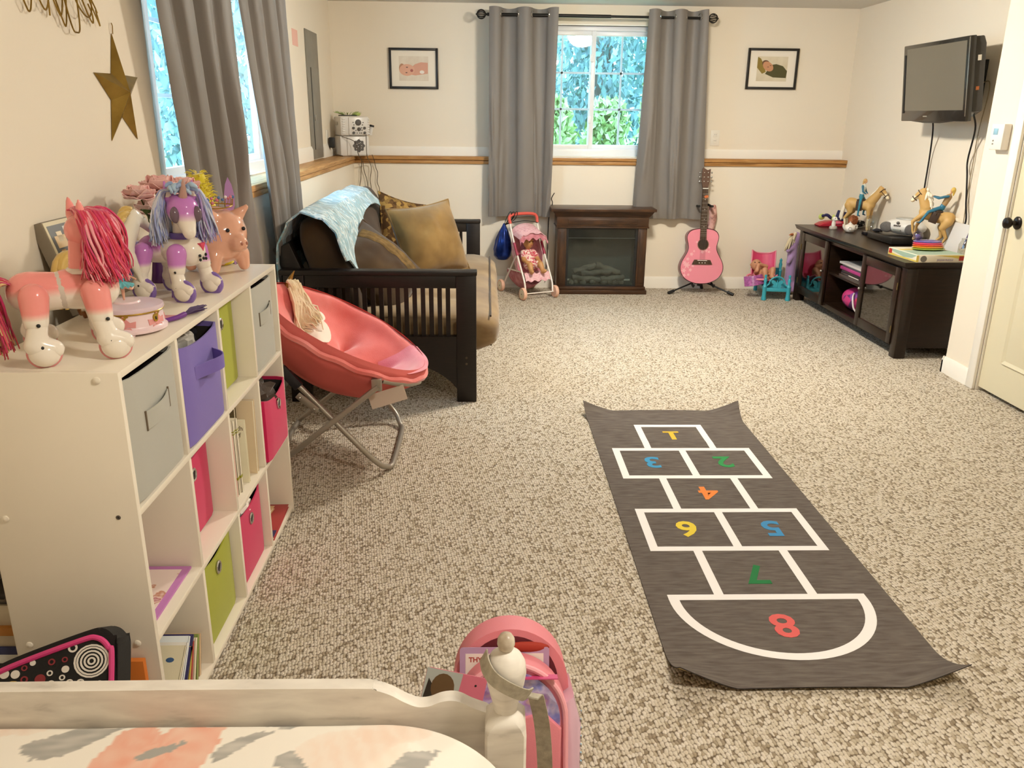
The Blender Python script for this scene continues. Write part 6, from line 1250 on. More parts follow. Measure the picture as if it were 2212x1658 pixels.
# ================================================================ DOLL STROLLER
RODW = mat('white_enamel_tube', 'ece2d8', rough=0.3, coat=0.3); REDH = mat('coral_foam_grip', 'd95a4c', rough=0.7); STRP = noise_mat('stroller_pink_cloth', [(0.35, 'b46a74'), (0.6, 'c88790'), (0.8, 'dba6aa')], scale=22, rough=0.85); STRL = noise_mat('stroller_print_cloth', [(0.3, 'd79aa2'), (0.55, 'e6bcbf'), (0.75, 'c47f8d')], scale=40, rough=0.85)
fx, fy = 0.423, -0.906; ST0 = Vector((0.334, 6.705, 0)); STM = Matrix(((fx, -fy, 0, ST0.x), (fy, fx, 0, ST0.y), (0, 0, 1, 0), (0, 0, 0, 1)))
def S(*p): return STM @ Vector(p)
t = thing('doll_stroller', 'pink doll stroller with coral handle between the futon and the fireplace', 'stroller', tuple(ST0))
HW = 0.125; WHL = mat('peach_wheel', 'e3b49a', rough=0.5); HUB = mat('cream_hub', 'e4d6bd', rough=0.5)
for s in (1, -1):
    MB().tube([S(*p) for p in bez([(0.205, s*HW, 0.05), (0.195, s*HW, 0.11), (0.165, s*HW, 0.17), (0.03, s*HW, 0.37), (-0.06, s*HW, 0.52), (-0.085, s*HW, 0.585)], 30)], 0.0075, 10).build('front_tube', RODW, t)
    MB().tube([S(-0.20, s*HW, 0.05), S(0.035, s*HW*0.98, 0.345)], 0.007, 10).build('rear_tube', RODW, t)
    b = MB(); p0 = S(0.055, s*(HW), 0.335); p1 = S(-0.005, s*(HW), 0.43); b.tube([p0, p1], 0.0115, 10); b.build('hinge_sleeve', mat('berry_plastic', '9c2e48', rough=0.4), t)
    MB().tube([S(0.10, s*(HW-0.008), 0.21), S(-0.13, s*(HW-0.008), 0.20)], 0.006, 8).build('seat_tube', RODW, t)
    for x in (0.205, -0.20):
        ax_ = Vector((-fy, fx, 0))*s; c = S(x, s*(HW+0.022), 0.0505)
        M3 = Matrix.Translation(c) @ Matrix(((fx, 0, ax_.x, 0), (fy, 0, ax_.y, 0), (0, 1, 0, 0), (0, 0, 0, 1)))
        b = MB(); b.lathe([(0.030, -0.013), (0.046, -0.014), (0.050, -0.008), (0.050, 0.008), (0.046, 0.014), (0.030, 0.013)], (0, 0, 0), 28); b.v = [M3 @ p for p in b.v]; wo = b.build('wheel', WHL, t)
        b = MB(); b.lathe([(0.038, 0.012), (0.036, 0.0145), (0.012, 0.015), (0, 0.015)], (0, 0, 0), 24); b.v = [M3 @ p for p in b.v]; b.build('hub_cap', HUB, wo)
        b = MB(); b.lathe([(0.004, 0.015), (0.004, 0.017), (0, 0.017)], (0, 0, 0), 10); b.v = [M3 @ p for p in b.v]; b.build('axle_pin', FBK, wo)
MB().tube([S(0.205, -HW-0.02, 0.05), S(0.205, HW+0.02, 0.05)], 0.005, 8).build('front_axle', RODW, t); MB().tube([S(-0.20, -HW-0.02, 0.05), S(-0.20, HW+0.02, 0.05)], 0.005, 8).build('rear_axle', RODW, t)
MB().tube([S(*p) for p in bez([(-0.082, HW, 0.575), (-0.10, HW, 0.625), (-0.105, HW-0.035, 0.645), (-0.105, 0, 0.650), (-0.105, -HW+0.035, 0.645), (-0.10, -HW, 0.625), (-0.082, -HW, 0.575)], 36)], 0.0125, 12).build('handle', REDH, t)
def cl(fn, name, m, nu=24, nv=16, th=0.003): b = MB(); b.grid(fn, nu, nv, thick=th); return b.build(name, m, t, ang=70)
cl(lambda u, v: S(-0.075+0.165*u+0.012*sin(pi*v), (HW-0.006)*cos(pi*v), 0.50-0.035*u+0.075*sin(pi*v)*(1-0.35*u)+0.008*sin(v*25)*u), 'canopy', STRL)
cl(lambda u, v: S(0.085+0.02*u, (HW-0.004)*cos(pi*v)*(1+0.05*u), 0.465-0.045*u+0.075*sin(pi*v)*0.65+0.010*sin(v*38)*u), 'canopy_ruffle', STRP, 10, 50)
cl(lambda u, v: S(-0.07+0.02*u-0.03*sin(pi*u)+(0.10*u), (HW-0.012)*(2*v-1), 0.50-0.29*u-0.02*sin(pi*v)), 'seat_back', STRP)
cl(lambda u, v: S(0.02+0.14*u, (HW-0.012)*(2*v-1), 0.205+0.004*sin(u*9)-0.025*sin(pi*v)), 'seat', STRL)
cl(lambda u, v: S(0.158+0.030*u, (HW-0.012)*(2*v-1), 0.205-0.06*u+0.008*sin(v*22)), 'seat_flap', STRL)
cl(lambda u, v: S(-0.165+0.26*u, (HW-0.015)*cos(pi*v), 0.20-0.165*sin(pi*v)*(0.35+0.65*sin(pi*min(1, 0.25+0.6*u)))), 'basket', STRP)
for s in (1, -1): cl(lambda u, v: S(-0.06+0.10*u, s*(HW-0.010+0.004*v), 0.50-0.15*v-0.16*u), 'side_panel', STRL, 10, 10)
def baby(name, label, M, skin, top=None, pose=None, hairless=True, sc=1.0):
    t = thing(name, label, 'doll', tuple(M @ Vector((0, 0, 0)))); p = pose; f = Fig()
    f.cap(p['hip'], p['chest'], 0.040, 0.036, skin); f.cap(p['chest'], p['neck'], 0.030, 0.018, skin); f.ell(p['head'], (0.044, 0.042, 0.048), skin); h = Vector(p['head'])
    for s, k in ((1, 'L'), (-1, 'R')):
        f.chain(p['leg'+k], [0.030, 0.025, 0.018], skin); f.cap(p['leg'+k][2], p['foot'+k], 0.019, 0.015, skin); f.chain(p['arm'+k], [0.020, 0.018, 0.014], skin); f.cap(p['arm'+k][2], p['arm'+k][2], 0.018, None, skin)
    fd = Vector(p['face']).normalized(); up = Vector((0, 0, 1)) if abs(fd.z) < 0.8 else Vector((1, 0, 0)); sd = fd.cross(up).normalized(); up = sd.cross(fd)
    f.ell(h+fd*0.044-up*0.004, (0.007, 0.007, 0.007), skin)
    for s in (1, -1): f.ell(h+sd*0.043*s, (0.010, 0.010, 0.012), skin)
    f.build('body', t, M, 0.0065*sc, smooth=3, rough=0.5)
    for s in (1, -1): b = MB(); b.ball(h+fd*0.041+sd*0.016*s+up*0.006, 0.0055, 8, 6); b.v = [M @ q for q in b.v]; b.build('eye', mat('brown_eye', '3a2a1c', rough=0.2), t)
    b = MB(); b.ball(h+fd*0.041-up*0.020, (0.008, 0.008, 0.004), 8, 6); b.v = [M @ q for q in b.v]; b.build('mouth', mat('doll_lips', 'a8504a', rough=0.4), t)
    if top:
        g = Fig(); g.cap(Vector(p['hip'])*0.6+Vector(p['chest'])*0.4, p['chest'], 0.046, 0.043, 'ffffff')
        for k in 'LR': g.cap(p['arm'+k][0], (Vector(p['arm'+k][0])+Vector(p['arm'+k][1]))*0.5, 0.026, 0.025, 'ffffff')
        g.build('blouse', t, M, 0.006*sc, m=top)
        g = Fig(); g.cap(p['hip'], Vector(p['hip'])*0.8+Vector(p['chest'])*0.2, 0.046, 0.045, 'ffffff')
        for k in 'LR': g.cap(p['leg'+k][0], (Vector(p['leg'+k][0])*0.45+Vector(p['leg'+k][1])*0.55), 0.036, 0.033, 'ffffff')
        g.build('shorts', t, M, 0.006*sc, m=top)
    return t
PRN = noise_mat('doll_dress_print', [(0.0, 'c04a56'), (0.25, 'e6d2c4'), (0.6, 'cc7a84'), (0.75, 'e4c2b6')], scale=90, rough=0.8, kind='vor')
SD = STM @ Matrix.Translation((0.03, -0.01, 0.225))
baby('doll', 'tan skinned baby doll in a red and white print outfit sitting in the stroller', SD, 'bd8a55', PRN, {'hip': (0.03, 0, 0.035), 'chest': (-0.015, 0, 0.115), 'neck': (-0.02, 0, 0.155), 'head': (-0.01, 0.0, 0.205), 'face': (0.9, 0.15, 0.1), 'legL': [(0.05, 0.035, 0.03), (0.11, 0.05, 0.045), (0.15, 0.055, -0.01)], 'legR': [(0.05, -0.035, 0.03), (0.11, -0.045, 0.045), (0.15, -0.05, -0.01)], 'footL': (0.175, 0.06, 0.0), 'footR': (0.175, -0.055, 0.0), 'armL': [(-0.01, 0.045, 0.125), (0.035, 0.065, 0.075), (0.085, 0.055, 0.06)], 'armR': [(-0.01, -0.045, 0.125), (0.035, -0.065, 0.075), (0.085, -0.055, 0.06)]})
t = thing('drawstring_bag', 'shiny dark blue drawstring bag hanging behind the doll stroller', 'bag', (0.135, 6.80, 0.27))
f = MB(); rnd = random.Random(3); vs = []; fs = []
prof = [(0.008, 0.57), (0.02, 0.545), (0.045, 0.50), (0.075, 0.43), (0.090, 0.36), (0.085, 0.305), (0.055, 0.275), (0.0001, 0.265)]
nn = 40
for i in range(29):
    s = i/28*(len(prof)-1); k = min(int(s), len(prof)-2); q = s-k; r = prof[k][0]*(1-q)+prof[k+1][0]*q; z = prof[k][1]*(1-q)+prof[k+1][1]*q
    for j in range(nn): a = 2*pi*j/nn; rr = r*(1+0.10*sin(a*7+z*12)*min(1, max(0, (z-0.30)/0.2))+0.08*noise.noise(Vector((cos(a)*2, sin(a)*2, z*14)))); vs.append(Vector((0.125+rr*cos(a)*0.85+0.05*(z-0.3), 6.80+rr*sin(a)*0.8, z)))
for i in range(28):
    for j in range(nn): l = (j+1) % nn; fs.append((i*nn+j, i*nn+l, (i+1)*nn+l, (i+1)*nn+j))
f.add(vs, fs); f.build('pouch', noise_mat('blue_foil', [(0.3, '101c4a'), (0.7, '1f3a86')], scale=14, rough=0.25, metal=0.5), t, ang=60)
for dx in (-0.02, 0.005, 0.03):
    MB().tube(bez([(0.14, 6.80, 0.555), (0.17+dx, 6.77, 0.60), (0.20+dx, 6.735, 0.667), (0.215+dx, 6.76, 0.655), (0.19+dx, 6.79, 0.60), (0.145, 6.80, 0.555)], 24), 0.003, 6).build('cord', FBK, t)
MB().tube(bez([(0.14, 6.80, 0.555), (0.19, 6.735, 0.58), (0.28, 6.70, 0.602), (0.36, 6.70, 0.60), (0.41, 6.72, 0.585)], 20), 0.003, 6).build('cord', FBK, t)
# ================================================================ GUITAR
GP = mat('pink_lacquer', 'e8899a', rough=0.2, coat=0.5); GS = mat('guitar_side', '8f4a52', rough=0.3); EB = noise_mat('rosewood', [(0.3, '3a2a1e'), (0.7, '57402e')], scale=20, rough=0.5, stretch=(8, 8, 1)); PALEP = mat('pale_pink_print', 'f0aeb8', rough=0.25, coat=0.5)
t = thing('guitar', 'pink acoustic guitar standing on a black stand right of the fireplace', 'guitar', (1.785, 6.77, 0.09))
lean = radians(7.5); G0 = Vector((1.792, 6.735, 0.088)); gy = Vector((0, sin(lean), cos(lean))); gz = Vector((0, -cos(lean), sin(lean)))
GM = Matrix(((1, gy.x, gz.x, G0.x), (0, gy.y, gz.y, G0.y), (0, gy.z, gz.z, G0.z), (0, 0, 0, 1)))
half = [(0.0, 0.0), (0.004, 0.05), (0.02, 0.10), (0.05, 0.145), (0.095, 0.174), (0.14, 0.180), (0.185, 0.168), (0.225, 0.146), (0.262, 0.126), (0.295, 0.117), (0.33, 0.121), (0.365, 0.130), (0.40, 0.130), (0.43, 0.112), (0.447, 0.080), (0.454, 0.040), (0.455, 0.0)]
def smooth_out(h):
    R = [Vector((w, z, 0)) for z, w in h]; p = bez(R, 60); L = [Vector((-q.x, q.y, 0)) for q in reversed(p[1:-1])]; return [(q.x, q.y) for q in p+L]
ol = smooth_out(half)
MB().prism(ol, -0.085, -0.002, M=GM).build('body_side', GS, t); MB().prism([(x*0.985, 0.003+y*0.986) for x, y in ol], -0.002, 0.0015, M=GM).build('soundboard', GP, t)
b = MB(); b.tube([GM @ Vector((x, y, -0.001)) for x, y in ol], 0.0035, 6, closed=True); b.build('binding', mat('dark_binding', '4a2228', rough=0.3), t)
def gd(name, m, poly, d0, d1): return MB().prism(poly, d0, d1, M=GM).build(name, m, t)
def circ(cx, cy, r, n=28): return [(cx+r*cos(2*pi*i/n), cy+r*sin(2*pi*i/n)) for i in range(n)]
gd('sound_hole', mat('hole_brown', '3a2c1e', rough=0.9), circ(0.003, 0.325, 0.043), 0.0015, 0.0022); b = MB(); b.tube([GM @ Vector((0.003+0.046*cos(2*pi*i/40), 0.325+0.046*sin(2*pi*i/40), 0.002)) for i in range(40)], 0.0022, 6, closed=True); b.build('rosette', mat('rosette_brown', '77603c', rough=0.5), t)
gd('fingerboard', EB, [(-0.027, 0.365), (0.027, 0.365), (0.0215, 0.775), (-0.0215, 0.775)], 0.0015, 0.010); gd('neck', EB, [(-0.024, 0.45), (0.024, 0.45), (0.020, 0.79), (-0.020, 0.79)], -0.018, 0.0015)
for i in range(15): y = 0.775-0.41*(1-2**(-(i+1)/9.0))*1.35; b = MB(); w_ = 0.0215+0.0055*(0.775-y)/0.41; b.box(-w_, w_, y-0.0015, y+0.0015, 0.010, 0.0115); b.v = [GM @ p for p in b.v]; b.build('fret', NICKEL, t) if y > 0.37 else None
for y in (0.69, 0.61, 0.53, 0.47): gd('inlay', mat('pearl', 'd8d2c6', rough=0.3), circ(0, y, 0.004, 10), 0.010, 0.0108)
gd('nut', PLAST, [(-0.023, 0.775), (0.023, 0.775), (0.023, 0.782), (-0.023, 0.782)], 0.0, 0.012)
gd('headstock', mat('headstock_brown', '5e4334', rough=0.4), [(-0.022, 0.785), (0.022, 0.785), (0.033, 0.84), (0.038, 0.935), (0.012, 0.925), (-0.022, 0.945), (-0.030, 0.935), (-0.034, 0.84)], -0.014, 0.0)
for s in (1, -1):
    for y in (0.835, 0.870, 0.905): b = MB(); b.tube([(s*0.030, y, -0.007), (s*0.046, y, -0.007)], 0.0025, 6); b.ball((s*0.050, y, -0.007), (0.007, 0.009, 0.005), 10, 6); b.v = [GM @ p for p in b.v]; b.build('tuning_peg', CHROME, t); b = MB(); b.tube([(s*0.016, y, 0.0), (s*0.016, y, 0.008)], 0.0045, 8); b.v = [GM @ p for p in b.v]; b.build('string_post', CHROME, t)
gd('bridge', EB, [(-0.086, 0.160), (0.086, 0.160), (0.068, 0.198), (-0.066, 0.200)], 0.0015, 0.010); gd('saddle', PLAST, [(-0.04, 0.192), (0.04, 0.190), (0.04, 0.195), (-0.04, 0.197)], 0.010, 0.013)
for x in (-0.024, 0.0, 0.024): gd('bridge_pin', PLAST, circ(x, 0.174, 0.004, 10), 0.010, 0.0125)
for i in range(6): x = -0.016+0.0064*i; b = MB(); b.tube([GM @ Vector((x*1.3, 0.193, 0.0135)), GM @ Vector((x, 0.78, 0.0125))], 0.0006, 4); b.build('string', NICKEL, t)
gd('orange_pick', mat('orange_pick', 'd8702e', rough=0.4), [(0.0, 0.70), (0.020, 0.704), (0.027, 0.714), (0.018, 0.725), (-0.002, 0.722), (-0.010, 0.712)], 0.0116, 0.0125)
for (cx, cy, r, pet) in ((-0.125, 0.155, 0.030, 6), (-0.150, 0.110, 0.022, 6), (-0.095, 0.115, 0.016, 5), (-0.145, 0.070, 0.016, 5), (-0.110, 0.075, 0.013, 5), (-0.120, 0.205, 0.016, 5), (-0.09, 0.245, 0.017, 5), (-0.07, 0.27, 0.010, 5), (0.0, 0.265, 0.018, 5), (0.03, 0.275, 0.016, 6), (0.055, 0.265, 0.013, 5), (-0.05, 0.345, 0.010, 5), (0.055, 0.30, 0.009, 5), (-0.145, 0.175, 0.018, 5), (-0.075, 0.15, 0.014, 5)):
    gd('printed_flower', PALEP, [(cx+r*(0.72+0.28*cos(pet*2*pi*i/48))*cos(2*pi*i/48), cy+r*(0.72+0.28*cos(pet*2*pi*i/48))*sin(2*pi*i/48)) for i in range(48)], 0.0015, 0.0018)
t = thing('guitar_stand', 'black folding guitar stand under the pink guitar', 'stand', (1.81, 6.80, 0))
for e in ((1.530, 6.725), (2.045, 6.665), (1.86, 6.955)):
    hub = Vector((1.81, 6.85, 0.10)); e = Vector((e[0], e[1], 0.014)); MB().tube([hub, e], 0.007, 8).build('leg', FBK, t); d = (e-hub).normalized(); MB().tube([e-d*0.045, e+d*0.012], 0.0135, 10).build('rubber_foot', FBK, t)
MB().tube([(1.81, 6.85, 0.07), (1.805, 6.93, 0.74)], 0.009, 10).build('upright', FBK, t); MB().tube([(1.81, 6.85, 0.05), (1.81, 6.852, 0.16)], 0.020, 12).build('hub', FBK, t)
for s in (1, -1):
    MB().tube(bez([(1.81, 6.85, 0.11), (1.81+s*0.075, 6.80, 0.095), (1.81+s*0.085, 6.72, 0.066), (1.81+s*0.085, 6.70, 0.085)], 14), 0.009, 8).build('cradle_arm', FBK, t)
    MB().tube(bez([(1.805, 6.925, 0.725), (1.80+s*0.045, 6.91, 0.722), (1.80+s*0.058, 6.86, 0.715), (1.80+s*0.055, 6.80, 0.72)], 14), [0.009]*3+[0.011]*12 if False else 0.010, 8).build('neck_arm', FBK, t)
t = thing('guitar_strap', 'brown and pink patterned strap bundled behind the guitar neck', 'strap', (1.87, 6.93, 0.45)); b = MB()
b.grid(lambda u, v: (1.868+0.045*u+0.010*sin(v*5), 6.945-0.03*sin(pi*u)-0.01*sin(v*9), 0.70-0.30*v+0.02*sin(pi*u)), 12, 24, thick=0.012); b.build('webbing', noise_mat('strap_print', [(0.3, '6e4a3c'), (0.5, 'd8a49a'), (0.7, 'e9c4ba'), (0.85, '7a5446')], scale=26, rough=0.8), t, ang=70)
# ================================================================ DOLL BED, CARRIER, BABY DOLL, PLUSH
TQ2 = mat('turquoise_plastic', '3aa3b4', rough=0.35)
t = thing('doll_bed', 'turquoise plastic doll bed with a butterfly footboard beside the TV console', 'doll bed', (2.35, 6.68, 0))
BM = Matrix(((0.995, -0.10, 0, 2.355), (-0.12, 0.99, 0, 6.50), (0, 0, 1, 0), (0, 0, 0, 1)))
BM = Matrix.Translation((2.355, 6.50, 0)) @ Matrix.Rotation(radians(-8), 4, 'Z')
def tb(name, mb): mb.v = [BM @ p for p in mb.v]; return mb.build(name, TQ2, t)
for x in (-0.095, 0.095):
    b = MB(); b.lathe([(0.019, 0), (0.021, 0.01), (0.019, 0.022), (0.0165, 0.03), (0.0165, 0.105), (0.019, 0.112), (0.013, 0.122), (0.010, 0.14), (0.015, 0.165), (0.010, 0.178), (0.007, 0.184), (0.012, 0.195), (0.009, 0.207), (0, 0.210)], (x, 0, 0), 18); tb('post', b)
    b = MB(); b.lathe([(0.017, 0), (0.015, 0.03), (0.015, 0.17), (0.018, 0.178), (0.011, 0.19), (0.015, 0.23), (0.009, 0.25), (0.012, 0.268), (0, 0.285)], (x, 0.40, 0), 18); tb('post', b)
    b = MB(); b.box(x-0.008, x+0.008, 0.01, 0.39, 0.075, 0.105, 0.004); tb('side_rail', b)
b = MB(); b.box(-0.085, 0.085, -0.008, 0.008, 0.072, 0.102, 0.004); tb('foot_rail', b); b = MB(); b.box(-0.085, 0.085, 0.392, 0.408, 0.09, 0.20, 0.006); tb('headboard', b); b = MB(); b.box(-0.085, 0.085, 0.01, 0.39, 0.078, 0.088, 0.002); tb('deck', b)
b = MB(); b.tube([(-0.078, 0, 0.12)]+[(0.062*cos(pi-pi*i/16), 0, 0.135+0.058*sin(pi*i/16)) for i in range(17)]+[(0.078, 0, 0.12)], 0.006, 8); tb('arch', b)
wing = lambda s: [(0, 0.105), (s*0.014, 0.102), (s*0.030, 0.106), (s*0.036, 0.118), (s*0.028, 0.130), (s*0.044, 0.142), (s*0.050, 0.160), (s*0.036, 0.168), (s*0.016, 0.158), (0, 0.142)]
for s in (1, -1): b = MB(); b.prism(wing(s) if s > 0 else wing(s)[::-1], -0.005, 0.005, M=Matrix(((1, 0, 0, 0), (0, 0, -1, 0), (0, 1, 0, 0), (0, 0, 0, 1)))); tb('butterfly_wing', b)
b = MB(); b.tube([(0, -0.004, 0.104), (0, -0.006, 0.125), (0, -0.004, 0.165)], [0.003, 0.005, 0.003], 8); tb('butterfly_body', b)
HPK = mat('hot_pink_shell', 'd2456c', rough=0.35); LPK = mat('rose_rim', 'e07f92', rough=0.35)
t = thing('doll_carrier', 'hot pink doll carrier seat lying across the turquoise doll bed', 'doll carrier', (2.30, 6.66, 0.11)); CMX = Matrix.Translation((2.30, 6.69, 0.112)) @ Matrix.Rotation(radians(-12), 4, 'Z')
def cf(u, v):
    # u across, v from foot to top of back
    s = v; y = -0.10+0.20*min(1, s*1.6) if s < 0.62 else 0.10+0.05*(s-0.62)/0.38; z = 0.035*(1-min(1, s*3)) if s < 0.33 else 0.0
    if s >= 0.5: q = (s-0.5)/0.5; z = 0.22*q**1.05
    w = 0.095; x = w*(2*u-1); e = abs(2*u-1)
    return CMX @ Vector((x, y-0.03*e*e, z+0.055*e**3*(1-s*0.5)))
MB().grid(cf, 24, 30, thick=0.006).build('shell', HPK, t, ang=70)
rimp = [cf(0, i/24) for i in range(25)]+[cf(i/12, 1) for i in range(1, 13)]+[cf(1, 1-i/24) for i in range(1, 25)]+[cf(1-i/12, 0) for i in range(1, 12)]
MB().tube(rimp, 0.006, 8, closed=True).build('rim', LPK, t)
MB().tube([CMX @ Vector(p) for p in bez([(-0.105, 0.02, 0.06), (-0.135, -0.03, 0.05), (-0.10, -0.12, 0.045), (0.0, -0.15, 0.05)], 20)], 0.009, 8).build('handle', LPK, t)
b = MB(); b.grid(lambda u, v: CMX @ Vector((-0.16+0.14*u+0.01*v, -0.09-0.03*sin(pi*u)-0.035*v, 0.055-0.075*v+0.03*u)), 12, 10, thick=0.012); b.build('purple_panel', noise_mat('glitter_purple', [(0.3, '7a3a72'), (0.7, 'b0609a')], scale=60, rough=0.3), t)
baby('doll', 'bare baby doll lying in the hot pink carrier on the turquoise bed', CMX @ Matrix.Translation((-0.025, 0.015, 0.05)) @ Matrix.Rotation(radians(-20), 4, 'Z'), 'c48a68', None, {'hip': (0.06, -0.05, 0.0), 'chest': (-0.005, -0.02, 0.03), 'neck': (-0.02, 0.0, 0.055), 'head': (-0.045, 0.02, 0.085), 'face': (0.3, -0.8, 0.5), 'legL': [(0.07, -0.03, 0.01), (0.11, -0.05, 0.07), (0.115, -0.09, 0.02)], 'legR': [(0.05, -0.075, 0.01), (0.06, -0.105, 0.07), (0.075, -0.12, 0.01)], 'footL': (0.13, -0.10, 0.015), 'footR': (0.09, -0.135, 0.008), 'armL': [(0.005, 0.015, 0.05), (0.045, -0.01, 0.085), (0.01, -0.045, 0.10)], 'armR': [(-0.025, -0.05, 0.03), (-0.01, -0.085, 0.055), (-0.005, -0.07, 0.10)]})
t = thing('plush_unicorn', 'lavender plush unicorn with cream yarn mane behind the TV console corner', 'plush toy', (2.56, 6.80, 0)); LVM = mat('lavender_plush', 'a988b4', rough=0.95, bump=0.3, bscale=300, sheen=0.4)
f = Fig(); f.cap((2.567, 6.80, 0.07), (2.562, 6.80, 0.40), 0.045, 0.040, 'ffffff'); f.cap((2.562, 6.80, 0.40), (2.575, 6.80, 0.47), 0.04, 0.05, 'ffffff'); f.cap((2.55, 6.775, 0.39), (2.505, 6.75, 0.365), 0.022, 0.017, 'ffffff'); f.cap((2.55, 6.775, 0.32), (2.518, 6.75, 0.27), 0.022, 0.018, 'ffffff'); f.cap((2.555, 6.78, 0.08), (2.54, 6.73, 0.035), 0.03, 0.03, 'ffffff'); f.cap((2.60, 6.78, 0.08), (2.605, 6.73, 0.035), 0.03, 0.03, 'ffffff'); f.build('body', t, Matrix(), 0.009, m=LVM)
CRY = mat('cream_yarn', 'd8c8a6', rough=0.95, sheen=0.4)
strands(t, 'mane', Matrix(), lambda q, r: (2.545+0.02*r.random(), 6.765+0.02*r.random(), 0.515-0.02*q), lambda q, s: (-0.055*s*(0.3+q), -0.015*s, -0.02*s-0.10*s*s*(0.4+0.8*q)), 36, 0.006, CRY, 8, jit=0.012)
MB().tube([(2.53, 6.76, 0.50), (2.515, 6.745, 0.503), (2.495, 6.735, 0.497)], [0.012, 0.009, 0.003], 8).build('ear', mat('rust_felt', 'b0673c', rough=0.8), t)
# ================================================================ TOYS ON THE CUBE ORGANISER
ZS = SH+0.0005
def ribbon_hair(t, name, M, roots, fall, n, r, cols, seed, jit=0.02, curl=0.006, k=12):
    for ci, cc in enumerate(cols): strands(t, name, M, roots, fall, max(2, n//len(cols)), r, mat('doll_hair_'+cc, cc, rough=0.35, sheen=0.3), seed+ci*17, k=k, jit=jit, curl=curl)
def robot_pony(label, loc, rz, tint, tread, hair, headyaw, s=1.0, horn=False, face=True, belly=False):
    t = thing('robot_pony', label, 'toy pony', loc); M = place(loc[0], loc[1], loc[2], rz, s); W_ = 'eee4d6'
    g = lambda lo, hi: (lambda p: mixhex(W_, tint, (p.z-lo)/(hi-lo)))
    f = Fig(); f.cap((-0.050, 0, 0.142), (0.0, 0, 0.140), 0.043, 0.040, g(0.135, 0.152)); f.build('hind_body', t, M, 0.005, rough=0.18)
    f = Fig(); f.cap((0.025, 0, 0.142), (0.075, 0, 0.140), 0.043, 0.047, g(0.135, 0.152) if not belly else W_); f.build('front_body', t, M, 0.005, rough=0.18)
    b = MB(); b.lathe([(0.038, -0.012), (0.040, 0), (0.038, 0.012)], (0, 0, 0), 24); b.v = [M @ (Matrix.Translation((0.013, 0, 0.141)) @ Matrix.Rotation(pi/2, 4, 'Y') @ p) for p in b.v]; b.build('waist_ring', mat('pearl_grey', 'cfc4b6', rough=0.3), t)
    for sy in (1, -1):
        for x, kx in ((-0.044, -0.016), (0.068, 0.018)):
            f = Fig(); f.cap((x, sy*0.055, 0.140), (x+kx*0.2, sy*0.068, 0.092), 0.029, 0.024, g(0.098, 0.112)); lg = f.build('upper_leg', t, M, 0.004, rough=0.18)
            f = Fig(); f.cap((x+kx*0.1, sy*0.070, 0.088), (x+kx*0.6, sy*0.074, 0.050), 0.020, 0.021, W_); f.cap((x+kx*0.6, sy*0.074, 0.046), (x+kx*0.6+0.030, sy*0.074, 0.036), 0.024, 0.020, W_); f.build('lower_leg', t, M, 0.004, rough=0.18)
            b = MB(); b.ball((x+kx*0.6+0.012, sy*0.074, 0.0285), (0.030, 0.025, 0.028), 20, 14); b.v = [M @ p for p in b.v]; ft = b.build('roller_foot', mat('pony_white', W_, rough=0.18), t)
            b = MB(); b.tube([M @ Vector((x+kx*0.6+0.012+0.0295*cos(a), sy*0.074, 0.0285+0.0282*sin(a))) for a in [2*pi*i/28 for i in range(28)]], (0.0035 if not horn else 0.009, ) [0], 8, closed=True); b.build('tread', tread, ft)
            for q in (0.09, 0.045): b = MB(); b.ball((x+kx*0.4+0.006, sy*(0.095 if q < 0.06 else 0.092), q), (0.004, 0.002, 0.004), 8, 6); b.v = [M @ p for p in b.v]; b.build('screw_hole', FBK, lg)
    b = MB(); b.lathe([(0.034, 0), (0.034, 0.006), (0.028, 0.010)], (0.055, 0, 0.176), 24); b.v = [M @ p for p in b.v]; b.build('neck_ring', mat('pony_white', W_, rough=0.18), t)
    f = Fig(); f.cap((0.055, 0, 0.176), (0.060, 0, 0.245), 0.028, 0.024, tint if not horn else W_); f.build('neck', t, M, 0.004, rough=0.25)
    H = Matrix.Translation((0.064, 0, 0.255)) @ Matrix.Rotation(headyaw, 4, 'Z'); MH = M @ H @ (Matrix.Diagonal((1.1, 1.15, 1.25, 1)) if horn else Matrix())
    hg = tint if not horn else (lambda p: mixhex(W_, tint, (p.z+0.018)/0.02))
    f = Fig(); f.ell((0.012, 0, 0.006), (0.046, 0.040, 0.038), hg); f.cap((0.035, 0, -0.010), (0.062, 0, -0.042), 0.027, 0.017, hg)
    for sy in (1, -1): f.cap((-0.005, sy*0.028, 0.036), (-0.008, sy*0.034, 0.070), 0.014, 0.004, hg)
    f.build('head', t, MH, 0.004, rough=0.2)
    for sy in (1, -1):
        b = MB(); b.ball((0.043, sy*0.026, -0.002), (0.016, 0.012, 0.019), 16, 10, M=Matrix.Rotation(sy*0.5, 3, 'Z')); b.v = [MH @ p for p in b.v]; b.build('eye', mat('smoky_lens', '6d5a66', rough=0.15), t)
        if horn: b = MB(); b.prism([(-0.008, 0.036), (0.008, 0.036), (0.0, 0.060)], 0, 0.003, M=MH @ Matrix.Translation((0.006, sy*0.030, 0.0)) @ Matrix(((0, 0, 1, 0), (1, 0, 0, 0), (0, 1, 0, 0), (0, 0, 0, 1)))); b.build('inner_ear', mat('ear_cream', 'f0e4d4', rough=0.4), t)
